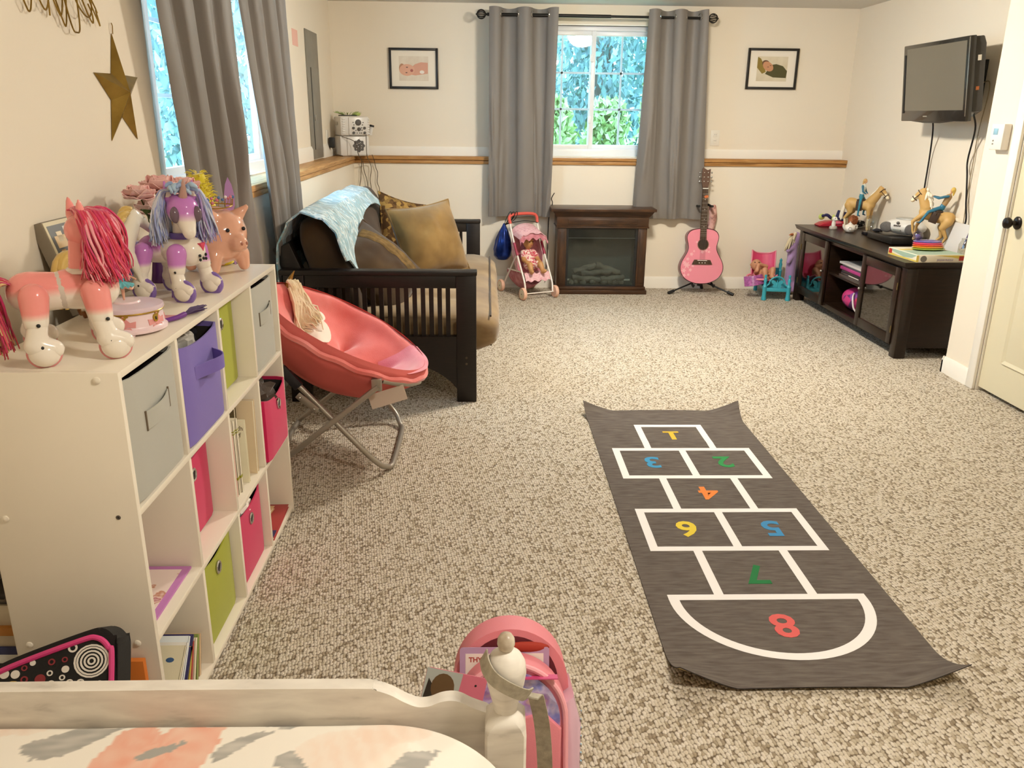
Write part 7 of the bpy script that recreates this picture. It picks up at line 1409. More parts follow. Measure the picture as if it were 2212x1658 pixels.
    if horn:
        b = MB(); b.tube([MH @ Vector(p) for p in ((0.030, 0, 0.036), (0.045, 0, 0.058), (0.054, 0, 0.078))], [0.012, 0.008, 0.002], 10); b.build('horn', mat('rose_gold_horn', 'c9a296', rough=0.3, metal=0.3), t)
        b = MB(); b.lathe([(0.036, -0.008), (0.039, 0), (0.036, 0.010)], (0.058, 0, 0.186), 24); b.v = [M @ p for p in b.v]; b.build('collar', mat('violet_collar', '5e4a94', rough=0.3), t)
        b = MB(); b.prism([(-0.013, 0.166), (0.013, 0.166), (0.0, 0.142)], 0.112, 0.122, M=M @ Matrix(((0, 0, 1, 0), (1, 0, 0, 0), (0, 1, 0, 0), (0, 0, 0, 1)))); b.build('heart_button', mat('hot_pink_button', 'd8405c', rough=0.3), t)
        for y, z in ((0.012, 0.130), (0.012, 0.118), (-0.018, 0.130), (-0.018, 0.118), (0.0, 0.120)): b = MB(); b.ball((0.1205, y, z), (0.004, 0.0045, 0.005), 8, 6); b.v = [M @ p for p in b.v]; b.build('speaker_hole', FBK, t)
    return t, M, MH
PK = ('d0304e', 'dc4a62', 'ea98a0', 'cc2c64')
t, M, MH = robot_pony('pink and white robot pony with red and pink hair at the shelf end', (-0.872, 1.655, ZS), radians(30), 'f0968f', mat('pink_tread', 'd98a8a', rough=0.4), PK, radians(12), 0.97)
ribbon_hair(t, 'mane', MH, lambda q, r: (-0.016+0.040*q+0.010*r.random(), -0.020*r.random()+0.006, 0.050-0.006*q), lambda q, s: (0.012*sin(min(1, s*1.8)*pi/2)*(0.4+q), -0.046*sin(min(1, s*2.2)*pi/2)-0.006*s, 0.012*sin(min(1, s*3)*pi)-0.128*s**1.3), 560, 0.0017, PK, 11, jit=0.008, curl=0.010)
ribbon_hair(t, 'mane', MH, lambda q, r: (-0.02+0.05*q, 0.01-0.02*q, 0.048), lambda q, s: (0.034*sin(min(1, s*1.5)*pi/2), -0.018*s, 0.010*sin(s*3)-0.118*s*s), 200, 0.0017, PK, 61, jit=0.009, curl=0.010)
ribbon_hair(t, 'tail', M, lambda q, r: (-0.080, -0.010+0.012*(q-0.5), 0.165), lambda q, s: (-0.040*sin(min(1, s*1.6)*pi/2), 0.02*(q-0.5)-0.01*s, 0.016*sin(s*3)-0.125*s*s), 260, 0.0020, ('c22846', 'd8495f', 'e0b880', 'b81e58'), 31, jit=0.012, curl=0.006)
UN = ('c9ccdc', 'a9b3dc', '8e86c8', 'b9a0d2')
t, M, MH = robot_pony('purple and white robot unicorn with pastel blue and lilac hair', (-0.872, 2.255, ZS), radians(-14), 'c77fc8', mat('violet_tread', '7f62ac', rough=0.4), UN, radians(-44), 0.90, horn=True, belly=True)
for sy in (1, -1): ribbon_hair(t, 'mane', MH, lambda q, r: (-0.015+0.03*q, sy*(0.006+0.026*q), 0.050), lambda q, s: (-0.018*s, sy*(0.026*sin(min(1, s*2)*pi/2)+0.012*s), 0.008*sin(min(1, s*3)*pi)-0.110*s**1.4), 300, 0.0018, UN if sy > 0 else ('c9ccdc', 'b4c2dc', 'd2d2de', '9aa6d8'), 71+sy, jit=0.009, curl=0.006)
ribbon_hair(t, 'forelock', MH, lambda q, r: (0.0+0.02*r.random(), -0.02+0.04*q, 0.048), lambda q, s: (0.030*sin(s*2), (q-0.5)*0.02*s, 0.014*sin(s*3)), 16, 0.0045, ('8ea6cc', 'a9c4dc'), 91, jit=0.006)
ribbon_hair(t, 'tail', M, lambda q, r: (-0.095, 0.01*(q-0.5), 0.155), lambda q, s: (-0.05*sin(min(1, s*1.6)*pi/2), 0.02*(q-0.5), -0.10*s*s), 20, 0.006, UN, 95, jit=0.01)
# white horse
WH = place(-0.962, 2.095, ZS, radians(77), 0.232) @ Matrix.Diagonal((1.32, 1.0, 1.0, 1.0))
lg = {'fl': [(0.21, 0, 0.54), (0.36, 0, 0.44), (0.42, 0, 0.26), (0.45, 0, 0.19)], 'fr': [(0.21, 0, 0.54), (0.30, 0, 0.32), (0.36, 0, 0.12), (0.385, 0, 0.035)], 'hl': [(-0.27, 0, 0.57), (-0.20, 0, 0.43), (-0.34, 0, 0.27), (-0.36, 0, 0.09), (-0.34, 0, 0.035)], 'hr': [(-0.27, 0, 0.57), (-0.22, 0, 0.43), (-0.40, 0, 0.27), (-0.43, 0, 0.09), (-0.41, 0, 0.035)]}
t = thing('toy_horse', 'white toy horse with blonde mane standing behind the pink robot pony', 'toy horse', (-0.968, 2.025, ZS)); horse(Fig(), 'f0e8d8', 'f0e8d8', '8a5a30', 'f0e8d8', legs=lg, headp=[(0.40, 0, 0.96), (0.51, 0, 0.865), (0.62, 0, 0.76)]).build('body', t, WH, 0.017, rough=0.2)
BLN = mat('blonde_hair', 'd3b05e', rough=0.5, sheen=0.3)
for s in (1, -1): b = MB(); b.ball((0.475, 0.050*s, 0.915), (0.018, 0.008, 0.020), 10, 8); b.v = [WH @ p for p in b.v]; b.build('eye', BLK, t)
strands(t, 'mane', WH, lambda q, r: (0.16+0.24*q, 0.0, 0.82+0.22*q), lambda q, s: (-0.10*s, 0.05*s, 0.02*sin(s*3)-0.12*s*s), 26, 0.022*0.225, BLN, 13, jit=0.03)
strands(t, 'tail', WH, lambda q, r: (-0.345, 0.012*(q-0.5), 0.68), lambda q, s: (-0.24*sin(min(1, s*1.3)*pi/2), 0.03*(q-0.5), 0.06*sin(s*3)-0.50*s*s), 24, 0.024*0.225, BLN, 14, jit=0.03)
# music box with ballerina
MBC = (-0.830, 1.870, ZS); PINKL = mat('blush_plastic', 'ecd3d6', rough=0.3); ROSE = mat('rose_print', 'e59a98', rough=0.35); GOLD = mat('gold_plastic', 'a8862c', rough=0.3, metal=0.5)
t = thing('music_box', 'round pink music box with gold trim on the shelf beside the robot pony', 'music box', MBC)
MB().lathe([(0.076, 0.004), (0.082, 0.006), (0.083, 0.012), (0.078, 0.016), (0.076, 0.020), (0.074, 0.052)], MBC, 48).build('drum', PINKL, t); MB().lathe([(0.078, 0.052), (0.079, 0.056), (0.077, 0.062), (0.060, 0.066), (0.0, 0.066)], MBC, 48).build('lid', mat('lilac_lid', 'd9c3cd', rough=0.3), t); MB().lathe([(0.030, 0.066), (0.028, 0.070), (0, 0.070)], MBC, 30).build('turntable', PINKL, t)
b = MB(); b.tube([Vector(MBC)+Vector((0.0765*cos(2*pi*i/60), 0.0765*sin(2*pi*i/60), 0.051)) for i in range(60)], 0.0025, 6, closed=True); b.build('gold_band', GOLD, t)
for k in range(3): a = -pi/2+0.35+2*pi*k/3; MB().box(-0.012, 0.012, -0.008, 0.008, 0, 0.005, 0.001, M=Matrix.Translation((MBC[0]+0.074*cos(a), MBC[1]+0.074*sin(a), ZS))).build('foot', PINKL, t)
def on_drum(a, z, r=0.0755): return frame((MBC[0]+r*cos(a), MBC[1]+r*sin(a), MBC[2]+z), (-sin(a), cos(a), 0), (0, 0, 1))
def drum_print(name, m, poly, a0, z0, d=0.0016):
    b = MB(); n = len(poly); vs = []
    for dd in (-0.001, d):
        for (x, y) in poly: a = a0+x/0.0755; z = z0+y; r = 0.0763-0.0025*max(0, (z-0.02)/0.032)+dd; vs.append(Vector((MBC[0]+r*cos(a), MBC[1]+r*sin(a), MBC[2]+z)))
    b.add(vs, [tuple(range(n))[::-1], tuple(range(n, 2*n))]+[(i, (i+1) % n, n+(i+1) % n, n+i) for i in range(n)]); b.build(name, m, t)
crown = [(-0.024, -0.008), (-0.026, 0.006), (-0.014, 0.004), (-0.008, 0.010), (0.0, 0.020), (0.008, 0.010), (0.014, 0.004), (0.026, 0.006), (0.024, -0.008), (0.008, -0.006), (0.0, -0.010), (-0.008, -0.006)]
for k in range(6): drum_print('rose_leaf', ROSE, crown, -pi/2-0.25+k*2*pi/6+0.5, 0.029)
for k in range(6): drum_print('gold_drop', GOLD, [(-0.008, 0.004), (-0.008, -0.003), (-0.004, -0.004), (0.0, -0.010), (0.004, -0.004), (0.008, -0.003), (0.008, 0.004)], -pi/2+k*2*pi/6-0.21+0.5, 0.048)
for k in range(6): drum_print('rose_step', ROSE, [(-0.030, -0.004), (0.030, -0.004), (0.030, 0.002), (0.016, 0.002), (0.014, 0.006), (-0.014, 0.006), (-0.016, 0.002), (-0.030, 0.002)], -pi/2-0.25+k*2*pi/6+0.5, 0.0145)
drum_print('gold_keyhole', GOLD, [(0.007*cos(q*pi/8), 0.009*sin(q*pi/8)) for q in range(16)], -0.35, 0.036, 0.003); drum_print('keyhole', FBK, [(-0.0015, -0.004), (0.0015, -0.004), (0.0015, 0.003), (-0.0015, 0.003)], -0.35, 0.036, 0.004)
SKD = 'e3aa8e'; bt = thing('ballerina', 'tiny ballerina in a turquoise tutu standing on the music box', 'figurine', (MBC[0], MBC[1], ZS+0.070)); BMX = place(MBC[0]-0.005, MBC[1], ZS+0.070, radians(-60), 0.72)
f = Fig(); f.cap((0, 0, 0.003), (0, 0, 0.045), 0.0035, 0.0065, SKD); f.cap((0.0, 0.006, 0.045), (-0.03, 0.03, 0.028), 0.006, 0.004, SKD); f.cap((-0.03, 0.03, 0.028), (-0.045, 0.038, 0.035), 0.004, 0.003, SKD); f.cap((0, 0, 0.056), (0, 0, 0.080), 0.007, 0.0095, '58aeb8'); f.cap((0, 0, 0.080), (0, 0, 0.094), 0.006, 0.004, SKD); f.ell((0, 0, 0.104), (0.011, 0.010, 0.012), SKD)
for s in (1, -1): f.chain([(0, s*0.010, 0.082), (0.016, s*0.030, 0.074), (0.030, s*0.038, 0.070)], [0.004, 0.0035, 0.003], SKD)
f.build('body', bt, BMX, 0.0022, smooth=2, rough=0.4)
f = Fig(); f.ell((-0.003, 0, 0.107), (0.011, 0.0108, 0.011), '7a4a2e'); f.ell((-0.004, 0, 0.120), (0.006, 0.006, 0.005), '7a4a2e'); f.build('hair', bt, BMX, 0.002)
b = MB(); b.grid(lambda u, v: BMX @ Vector(((0.006+0.029*v)*cos(2*pi*u), (0.006+0.029*v)*sin(2*pi*u), 0.058-0.012*v+0.004*sin(2*pi*u*12)*v)), 72, 6, wrap_u=True, thick=0.0015); b.build('tutu', mat('turquoise_tutu', '6cb8c0', rough=0.5), bt)
# piggy bank with tiara
PGM = place(-0.868, 2.640, ZS, radians(-36), 1.13); PGC = 'e5ab90'
t = thing('piggy_bank', 'glossy pink piggy bank at the far end of the white shelf', 'piggy bank', (-0.872, 2.672, ZS)); f = Fig(); f.ell((0, 0, 0.100), (0.098, 0.086, 0.082), PGC); f.ell((0.045, 0, 0.108), (0.056, 0.066, 0.064), PGC); f.cap((0.090, 0, 0.090), (0.106, 0, 0.087), 0.027, 0.025, PGC)
for x in (-0.05, 0.055):
    for s in (1, -1): f.cap((x, s*0.045, 0.05), (x, s*0.050, 0.017), 0.022, 0.017, PGC)
for s in (1, -1): f.cap((0.055, s*0.040, 0.155), (0.070, s*0.062, 0.178), 0.020, 0.008, PGC)
f.build('body', t, PGM, 0.005, rough=0.12, m=vcol_mat('glazed_ceramic', rough=0.1, spec=0.5, coat=0.6))
for s in (1, -1): b = MB(); b.ball((0.097, s*0.026, 0.124), 0.0055, 10, 8); b.v = [PGM @ p for p in b.v]; b.build('eye', BLK, t)
for s in (1, -1): b = MB(); b.ball((0.130, s*0.008, 0.089), (0.002, 0.004, 0.005), 8, 6); b.v = [PGM @ p for p in b.v]; b.build('nostril', mat('pig_dark', 'a86a55', rough=0.3), t)
b = MB(); b.tube([PGM @ Vector(p) for p in bez([(-0.098, 0, 0.11), (-0.112, 0.01, 0.118), (-0.108, -0.008, 0.13), (-0.118, 0, 0.135)], 14)], 0.005, 8); b.build('tail', mat('pig_pink', PGC, rough=0.15), t)
t = thing('tiara', 'gold toy tiara with pink and blue gems on the head of the piggy bank', 'tiara', tuple(PGM @ Vector((0.03, 0, 0.175)))); c0 = Vector((0.022, 0, 0.184))
MB().tube([PGM @ (c0+Vector((0.040*cos(a), 0.045*sin(a), 0.002*sin(a*2)-0.004*cos(a)))) for a in [2*pi*i/30 for i in range(30)]], 0.002, 6, closed=True).build('band', GOLD, t)
for i in range(11):
    a = -2.2+4.4*i/10; p = c0+Vector((0.040*cos(a), 0.045*sin(a), 0)); h = 0.008+0.014*cos(a*0.7); MB().tube([PGM @ p, PGM @ (p+Vector((0.004, 0, h)))], 0.0012, 5).build('spike', GOLD, t)
    MB().ball(PGM @ (p+Vector((0.004, 0, h+0.003))), 0.0048, 8, 6).build('gem', mat(('gem_pink', 'gem_blue', 'gem_clear')[i % 3], ('d87890', '4a7ab8', 'e8dede')[i % 3], rough=0.1, coat=0.6), t)
for i in range(6): a = -1.9+0.28*i; MB().ball(PGM @ (c0+Vector((0.041*cos(a), 0.046*sin(a), 0.010+0.008*(i % 2)))), 0.0055, 8, 6).build('gem', mat(('gem_pink', 'gem_blue')[i == 3], 'd87890', rough=0.1, coat=0.6), t)
t = thing('lavender_wand', 'lavender leaf shaped wand tip standing behind the tiara', 'wand', (-0.845, 2.757, ZS)); p = [(0.0, 0.285), (0.010, 0.262), (0.0165, 0.225), (0.015, 0.195), (0.006, 0.17), (0.003, 0.16), (0.003, 0.0), (-0.003, 0.0), (-0.003, 0.16), (-0.006, 0.17), (-0.015, 0.195), (-0.0165, 0.225), (-0.010, 0.262)]
MB().prism(p, -0.0015, 0.0015, M=frame((-0.845, 2.757, ZS), (0.93, 0.3, 0), (0.02, 0, 1))).build('leaf', mat('lavender_card', 'b58ac6', rough=0.4), t)
# vase with peonies
t = thing('vase', 'slim purple glass vase holding pink peonies behind the unicorn', 'vase', (-0.975, 2.45, ZS)); VC = (-0.975, 2.45, ZS); MB().lathe([(0.026, 0), (0.028, 0.006), (0.024, 0.03), (0.017, 0.08), (0.015, 0.12), (0.019, 0.15), (0.027, 0.172), (0.025, 0.172), (0.016, 0.148), (0.012, 0.12)], VC, 24).build('vessel', mat('purple_glass', '5a2a78', rough=0.12, coat=0.5), t)
PET = [noise_mat('peony_petal_%d' % i, [(0.3, a), (0.7, b_)], scale=16, rough=0.75) for i, (a, b_) in enumerate((('f3b4b0', 'f9d6ce'), ('f8cec6', 'fce6de')))]; LFM = mat('leaf_green', '4e6330', rough=0.6); STM_ = mat('stem_green', '56682f', rough=0.7)
PC = [(-0.985, 2.39, 1.190, 0.036), (-0.955, 2.425, 1.150, 0.046), (-0.965, 2.50, 1.205, 0.046), (-0.95, 2.53, 1.180, 0.036), (-0.94, 2.62, 1.195, 0.040), (-0.935, 2.675, 1.145, 0.034), (-0.935, 2.50, 1.165, 0.032)]
for i, (x, y, z, r) in enumerate(PC):
    fl = thing('peony', 'pink silk peony in the purple vase, %s' % ('leftmost, facing the wall', 'lowest and in front', 'topmost of the bunch', 'second from the right', 'rightmost, beside the yellow boa', 'right and low behind the unicorn hair', 'in the middle just above the unicorn ear')[i], 'flower', (x, y, z), group='peonies in the purple vase')
    MB().tube(bez([(VC[0]+0.004*(i-3), VC[1]+0.003*(i-3), ZS+0.13), ((VC[0]+x)/2, (VC[1]+y)/2, z-0.07), (x, y, z-0.01)], 10), 0.002, 6).build('stem', STM_, fl)
    rnd = random.Random(100+i); b = MB()
    for lay, (np_, op, sz) in enumerate(((4, 0.25, 0.6), (6, 0.65, 0.85), (7, 1.15, 1.05), (6, 1.5, 1.0))):
        for k in range(np_):
            a = 2*pi*k/np_+lay*0.7+rnd.random()*0.4; o = op+0.25*(rnd.random()-0.5); R_ = Matrix.Rotation(a, 3, 'Z') @ Matrix.Rotation(o, 3, 'Y'); L = r*sz*1.22
            b.grid(lambda u, v: Vector((x, y, z-0.3*r))+R_ @ Vector((0.30*L*sin(pi*v*0.8)-0.10*L*v, (2*u-1)*L*0.60*sin(pi*min(1, 0.15+0.62*v)), L*v*0.95+0.05*L*sin(u*9)*v)), 6, 6, thick=0.0015)
    o = b.build('petals', PET[i % 2], fl, ang=80); o['kind'] = 'stuff'
for k, (dy, dz, dx, up) in enumerate(((-0.115, 0.225, 0.01, 0.03), (-0.105, 0.205, 0.03, -0.005), (0.05, 0.19, 0.03, -0.03))):
    a0 = Vector((VC[0], VC[1], ZS+0.17)); e0 = Vector((VC[0]+dx, VC[1]+dy, ZS+dz)); dd = e0-a0; w0 = dd.cross(Vector((1, 0, 0))).normalized()
    MB().grid(lambda u, v: a0+dd*v+w0*(2*u-1)*0.016*sin(pi*min(1, 0.1+0.9*v))+Vector((0.010*sin(pi*v)+0.006*abs(2*u-1), 0, 0)), 5, 10, thick=0.0012).build('leaf', LFM, t, ang=80)
# yellow boa
t = thing('feather_boa', 'yellow fluffy boa standing up behind the piggy bank', 'boa', (-0.885, 2.765, ZS)); YB_ = mat('yellow_feather', 'e8d83a', rough=0.9, sheen=0.5); P0_ = Vector((-0.885, 2.765, ZS)); P1_ = Vector((-0.935, 2.74, ZS+0.295)); rnd = random.Random(17)
core = MB(); core.tube([P0_+(P1_-P0_)*i/14 for i in range(15)], [0.030*(1.25-0.6*i/14)*(0.9+0.2*(i % 2)) for i in range(15)], 12); core.build('core', YB_, t)
b = MB()
for i in range(420):
    s = 0.05+0.97*rnd.random(); p = P0_+(P1_-P0_)*s; a = 2*pi*rnd.random(); R_ = 0.030*(1.25-0.6*s); d = Vector((cos(a), sin(a), 0.3*(rnd.random()-0.3))); q0 = p+d*R_*0.8; L = 0.012+0.018*rnd.random(); b.tube([q0, q0+d*L*0.6+Vector((0, 0, 0.004)), q0+d*L+Vector((0.006*(rnd.random()-0.5), 0.006*(rnd.random()-0.5), -0.004+0.010*rnd.random()))], [0.0022, 0.0016, 0.0004], 4)
o = b.build('fluff', YB_, t); o['kind'] = 'stuff'
# leaning picture box, brush, pouch
t = thing('activity_box', 'flat grey box with a food picture leaning on the wall behind the robot pony', 'box', (-1.05, 2.14, ZS)); ang = atan2(0.072, 0.235); M = Matrix.Translation((-1.014, 2.035, ZS)) @ Matrix.Rotation(-ang, 4, 'Y')
b = MB(); b.box(-0.030, 0.0, 0.0, 0.23, 0.0, 0.235, 0.0015, M=M); b.build('carton', mat('grey_carton', '857a68', rough=0.7), t); b = MB(); b.box(0.0, 0.0015, 0.003, 0.227, 0.003, 0.232, M=M); b.build('cream_border', mat('carton_cream', 'd8cba8', rough=0.5), t)
b = MB(); b.box(0.0015, 0.0022, 0.012, 0.222, 0.012, 0.222, M=M); b.build('dark_picture', mat('slate_print', '5b5d5c', rough=0.35), t)
for (y_a, y_b, za, zb_, cc) in ((0.025, 0.075, 0.165, 0.195, 'd8b98a'), (0.040, 0.065, 0.180, 0.205, 'e6d3b0'), (0.080, 0.125, 0.180, 0.215, 'd9d4d0'), (0.060, 0.072, 0.095, 0.145, 'd8b83a'), (0.076, 0.088, 0.090, 0.140, 'cfae34'), (0.060, 0.095, 0.132, 0.148, 'b8452e'), (0.030, 0.050, 0.145, 0.160, 'b8905a'), (0.10, 0.16, 0.05, 0.12, '8a7a5a')):
    b = MB(); b.box(0.0022, 0.0028, y_a, y_b, za, zb_, M=M); b.build('printed_food', mat('ink_'+cc, cc, rough=0.4), t)
t = thing('feather_brush', 'purple handled brush with dark violet bristles lying on the shelf edge', 'brush', (-0.74, 1.99, ZS)); MB().tube([(-0.775, 1.925, ZS+0.007), (-0.755, 1.965, ZS+0.007), (-0.748, 1.995, ZS+0.008)], [0.005, 0.006, 0.007], 10).build('handle', mat('purple_handle', '6a2a86', rough=0.3), t)
b = MB(); rnd = random.Random(23)
for i in range(60): q0 = Vector((-0.748+0.006*(rnd.random()-0.5), 1.99, ZS+0.008)); e0 = Vector((-0.728+0.022*(rnd.random()-0.5), 2.045+0.03*rnd.random(), ZS+0.005+0.012*rnd.random())); b.tube([q0, (q0+e0)/2+Vector((0.006*(rnd.random()-0.5), 0, 0.005*rnd.random())), e0], [0.002, 0.003, 0.001], 4)
o = b.build('bristles', mat('violet_bristle', '3e2352', rough=0.6), t); o['kind'] = 'stuff'
tag(MB().box(-0.80, -0.765, 1.955, 2.005, ZS, ZS+0.004, 0.001).build('pink_comb', mat('pink_comb_plastic', 'e8a0a8', rough=0.3)), 'small pink comb lying beside the purple brush', 'comb')
cloth_lump('glitter_pouch', 'dark purple glitter pouch lying behind the music box', 'pouch', (-0.905, 1.975, ZS+0.026), (0.035, 0.045, 0.024), noise_mat('purple_glitter', [(0.3, '2e1238'), (0.7, '53285e')], scale=120, rough=0.35), 8, 0.15)
t = thing('purple_cape', 'small purple doll cape standing under the robot unicorn', 'toy', (-0.862, 2.245, ZS)); MB().grid(lambda u, v: (-0.862+0.012*u, 2.225+0.035*u+0.006*sin(v*4), ZS+0.085*v*(1-0.25*u)), 8, 8, thick=0.002).build('panel', mat('cape_purple', '7a2a94', rough=0.5), t)
tag(MB().lathe([(0.011, 0), (0.012, 0.003), (0.012, 0.030), (0.008, 0.036)], (-0.86, 2.035, ZS), 16).build('clear_vial', CLR), 'tiny clear plastic vial standing under the white toy horse', 'vial')
# stack in the gap between shelf and wall
zz = 0.0
for i, (hh, cc, y_a, y_b, nm, lb) in enumerate(((0.17, '6a6658', 1.56, 1.90, 'storage_box', 'grey box at the bottom of the pile between shelf and wall'), (0.075, '2b2824', 1.56, 1.86, 'dark_bag', 'dark folded bag on the grey box between shelf and wall'), (0.022, 'd8d4c8', 1.55, 1.83, 'magazine', 'white magazine in the pile between shelf and wall'), (0.018, '32355c', 1.55, 1.84, 'magazine', 'navy magazine in the pile between shelf and wall'), (0.03, 'c8b89c', 1.555, 1.85, 'magazine', 'beige magazine in the pile between shelf and wall'), (0.02, 'b8792e', 1.55, 1.82, 'magazine', 'orange magazine in the pile between shelf and wall'), (0.05, 'cdbfa4', 1.56, 1.84, 'magazine', 'cream magazines near the top of the pile between shelf and wall'), (0.03, '3a332c', 1.56, 1.80, 'dark_bag', 'small dark bag on top of the pile between shelf and wall'))):
    if nm == 'magazine':
        t = thing(nm, lb, 'magazine', (-1.055, 1.69, zz)); MB().box(-1.084, -1.025, y_a, y_b, zz, zz+hh-0.0005, 0.001).build('pages', mat('pile_'+cc, cc, rough=0.6), t); MB().box(-1.0845, -1.0245, y_a-0.0005, y_b, zz+hh-0.003, zz+hh, 0.0005).build('cover', mat('pile_'+cc, cc, rough=0.6), t)
    else:
        t = thing(nm, lb, 'bag' if 'bag' in nm else 'box', (-1.055, 1.69, zz)); MB().box(-1.084, -1.025, y_a, y_b, zz, zz+hh-0.0005, 0.008).build('body', mat('pile_'+cc, cc, rough=0.7), t); MB().tube(bez([(-1.05, y_a-0.003, zz+hh*0.5), (-1.03, y_a-0.012, zz+hh*0.7), (-1.03, y_a-0.003, zz+hh*0.9)], 8), 0.003, 6).build('tab', mat('pile_tab', '55493a', rough=0.7), t)
    zz += hh
# ================================================================ BED
BEDP = noise_mat('whitewashed_bed_paint', [(0.25, 'b4aca0'), (0.42, 'd8d0c4'), (0.7, 'e9e2d6')], scale=5, detail=6, rough=0.5, spec=0.3, stretch=(2, 6, 9), dist=0.4)
bed = thing('bed', 'whitewashed wooden bed with a turned post and curved footboard', 'bed', (-0.5, 0.5, 0))
prof = [(-1.05, 0.561), (-0.47, 0.563), (-0.205, 0.562), (-0.175, 0.559), (-0.150, 0.550), (-0.128, 0.536), (-0.108, 0.527), (-0.090, 0.528), (-0.072, 0.5355), (-0.055, 0.538), (-0.040, 0.5345), (-0.022, 0.524), (0.004, 0.513)]
low = [(0.004, 0.425), (-0.03, 0.425), (-0.07, 0.41), (-0.12, 0.38), (-0.18, 0.33), (-0.3, 0.30), (-1.05, 0.30)]
top = [(p.x, p.y) for p in bez([(a, b_, 0) for a, b_ in prof], 60)]
MB().prism(top+low, -1.079, -1.055, M=Matrix(((1, 0, 0, 0), (0, 0, -1, 0), (0, 1, 0, 0), (0, 0, 0, 1))), bev=0.003).build('footboard', BEDP, bed, ang=12)
PX, PY = 0.029, 1.050
pt = MB()
def sq(z, h, r): # square section with softened corners
    return [(PX+x, PY+y, z) for x, y in ((-h, -h+r), (-h+r, -h), (h-r, -h), (h, -h+r), (h, h-r), (h-r, h), (-h+r, h), (-h, h-r))]
vs = []; lay = [(0.36, 0.029, 0.014), (0.372, 0.032, 0.004), (0.500, 0.032, 0.004), (0.512, 0.031, 0.008), (0.522, 0.026, 0.012), (0.528, 0.018, 0.010)]
for z, h, r in lay: vs += sq(z, h, r)
pt.add(vs, [tuple(range(7, -1, -1)), tuple(len(vs)-8+i for i in range(8))]+[(8*l+i, 8*l+(i+1) % 8, 8*l+8+(i+1) % 8, 8*l+8+i) for l in range(len(lay)-1) for i in range(8)])
post = pt.build('bedpost', BEDP, bed, ang=30)
MB().lathe([(0.017, 0.522), (0.0185, 0.528), (0.019, 0.536), (0.023, 0.552), (0.0285, 0.575), (0.0315, 0.595), (0.030, 0.612), (0.024, 0.624), (0.013, 0.632), (0.008, 0.635), (0.0085, 0.640)], (PX, PY, 0), 32).build('turned_finial', BEDP, post, ang=60)
MB().lathe([(0.008, 0.634), (0.011, 0.637), (0.0135, 0.645), (0.0128, 0.654), (0.009, 0.6605), (0, 0.663)], (PX, PY, 0), 24).build('ball_knob', noise_mat('worn_knob', [(0.3, 'a08e78'), (0.7, 'd2c6b2')], scale=40, rough=0.3), post, ang=70)
MB().lathe([(0.020, 0.0), (0.018, 0.02), (0.024, 0.25), (0.026, 0.31), (0.022, 0.318), (0.028, 0.326), (0.029, 0.334), (0.024, 0.340), (0.027, 0.348), (0.028, 0.356), (0.026, 0.362)], (PX, PY, 0), 28).build('turned_leg', BEDP, post, ang=60)
MB().lathe([(0.0068, 0), (0.0066, 0.0014), (0, 0.0018)], (PX-0.018, PY-0.032, 0.435), 20, M=Mcap).build('bolt_plug', BEDP, post); MB().lathe([(0.0082, 0), (0.0082, 0.0006), (0.0067, 0.0006)], (PX-0.018, PY-0.032, 0.435), 20, M=Mcap).build('plug_gap', mat('plug_gap', '6e675e', rough=0.8), post)
MB().box(-1.04, -1.0, 0.16, 1.055, 0.25, 0.42, 0.004).build('side_rail', BEDP, bed); MB().box(0.012, 0.046, -0.90, 1.02, 0.22, 0.36, 0.004).build('side_rail', BEDP, bed)
MB().box(-1.03, 0.03, -0.95, -0.91, 0.0, 0.75, 0.006).build('headboard', BEDP, bed); MB().box(-1.05, -1.0, 1.02, 1.075, 0, 0.56, 0.005).build('corner_post', BEDP, bed); MB().box(-1.0, 0.012, -0.9, 1.05, 0.24, 0.27, 0.003).build('slat_deck', BEDP, bed)
# mattress with fitted floral sheet
PEACH, CORALF, GREYL, PALE = Vector(lin(hx('f0d4c0'))[:3]), Vector(lin(hx('e9a58e'))[:3]), Vector(lin(hx('aaa7a0'))[:3]), Vector(lin(hx('f3ece0'))[:3])
def inpoly(x, y, P):
    c = False; j = len(P)-1
    for i in range(len(P)):
        if (P[i][1] > y) != (P[j][1] > y) and x < (P[j][0]-P[i][0])*(y-P[i][1])/(P[j][1]-P[i][1])+P[i][0]: c = not c
        j = i
    return c
LEAVES = [[(-0.693, 1.009), (-0.665, 0.978), (-0.625, 0.985), (-0.590, 1.012), (-0.560, 1.040), (-0.545, 1.046), (-0.582, 1.042), (-0.606, 1.058), (-0.640, 1.036)], [(-0.428, 1.068), (-0.395, 1.049), (-0.372, 1.060), (-0.360, 1.070)], [(-0.350, 1.046), (-0.330, 1.060), (-0.308, 1.058), (-0.285, 1.044), (-0.318, 1.038)], [(-0.405, 0.985), (-0.394, 1.004), (-0.372, 1.022), (-0.350, 1.030), (-0.322, 1.032), (-0.345, 1.016), (-0.362, 1.000), (-0.385, 0.976), (-0.400, 0.968)], [(-0.312, 0.955), (-0.305, 0.985), (-0.290, 0.990), (-0.270, 0.975), (-0.258, 0.955)], [(-0.78, 0.96), (-0.74, 0.99), (-0.72, 0.95)], [(-0.16, 0.93), (-0.12, 0.985), (-0.07, 0.985), (-0.09, 0.95)], [(-0.30, 1.070), (-0.285, 1.060), (-0.27, 1.072)]]
FLOWER = [(-0.578, 0.955), (-0.572, 0.985), (-0.560, 1.015), (-0.555, 1.034), (-0.534, 1.046), (-0.508, 1.044), (-0.490, 1.026), (-0.482, 1.041), (-0.445, 1.050), (-0.404, 1.043), (-0.402, 1.014), (-0.408, 0.985), (-0.42, 0.94), (-0.48, 0.90), (-0.56, 0.91)]
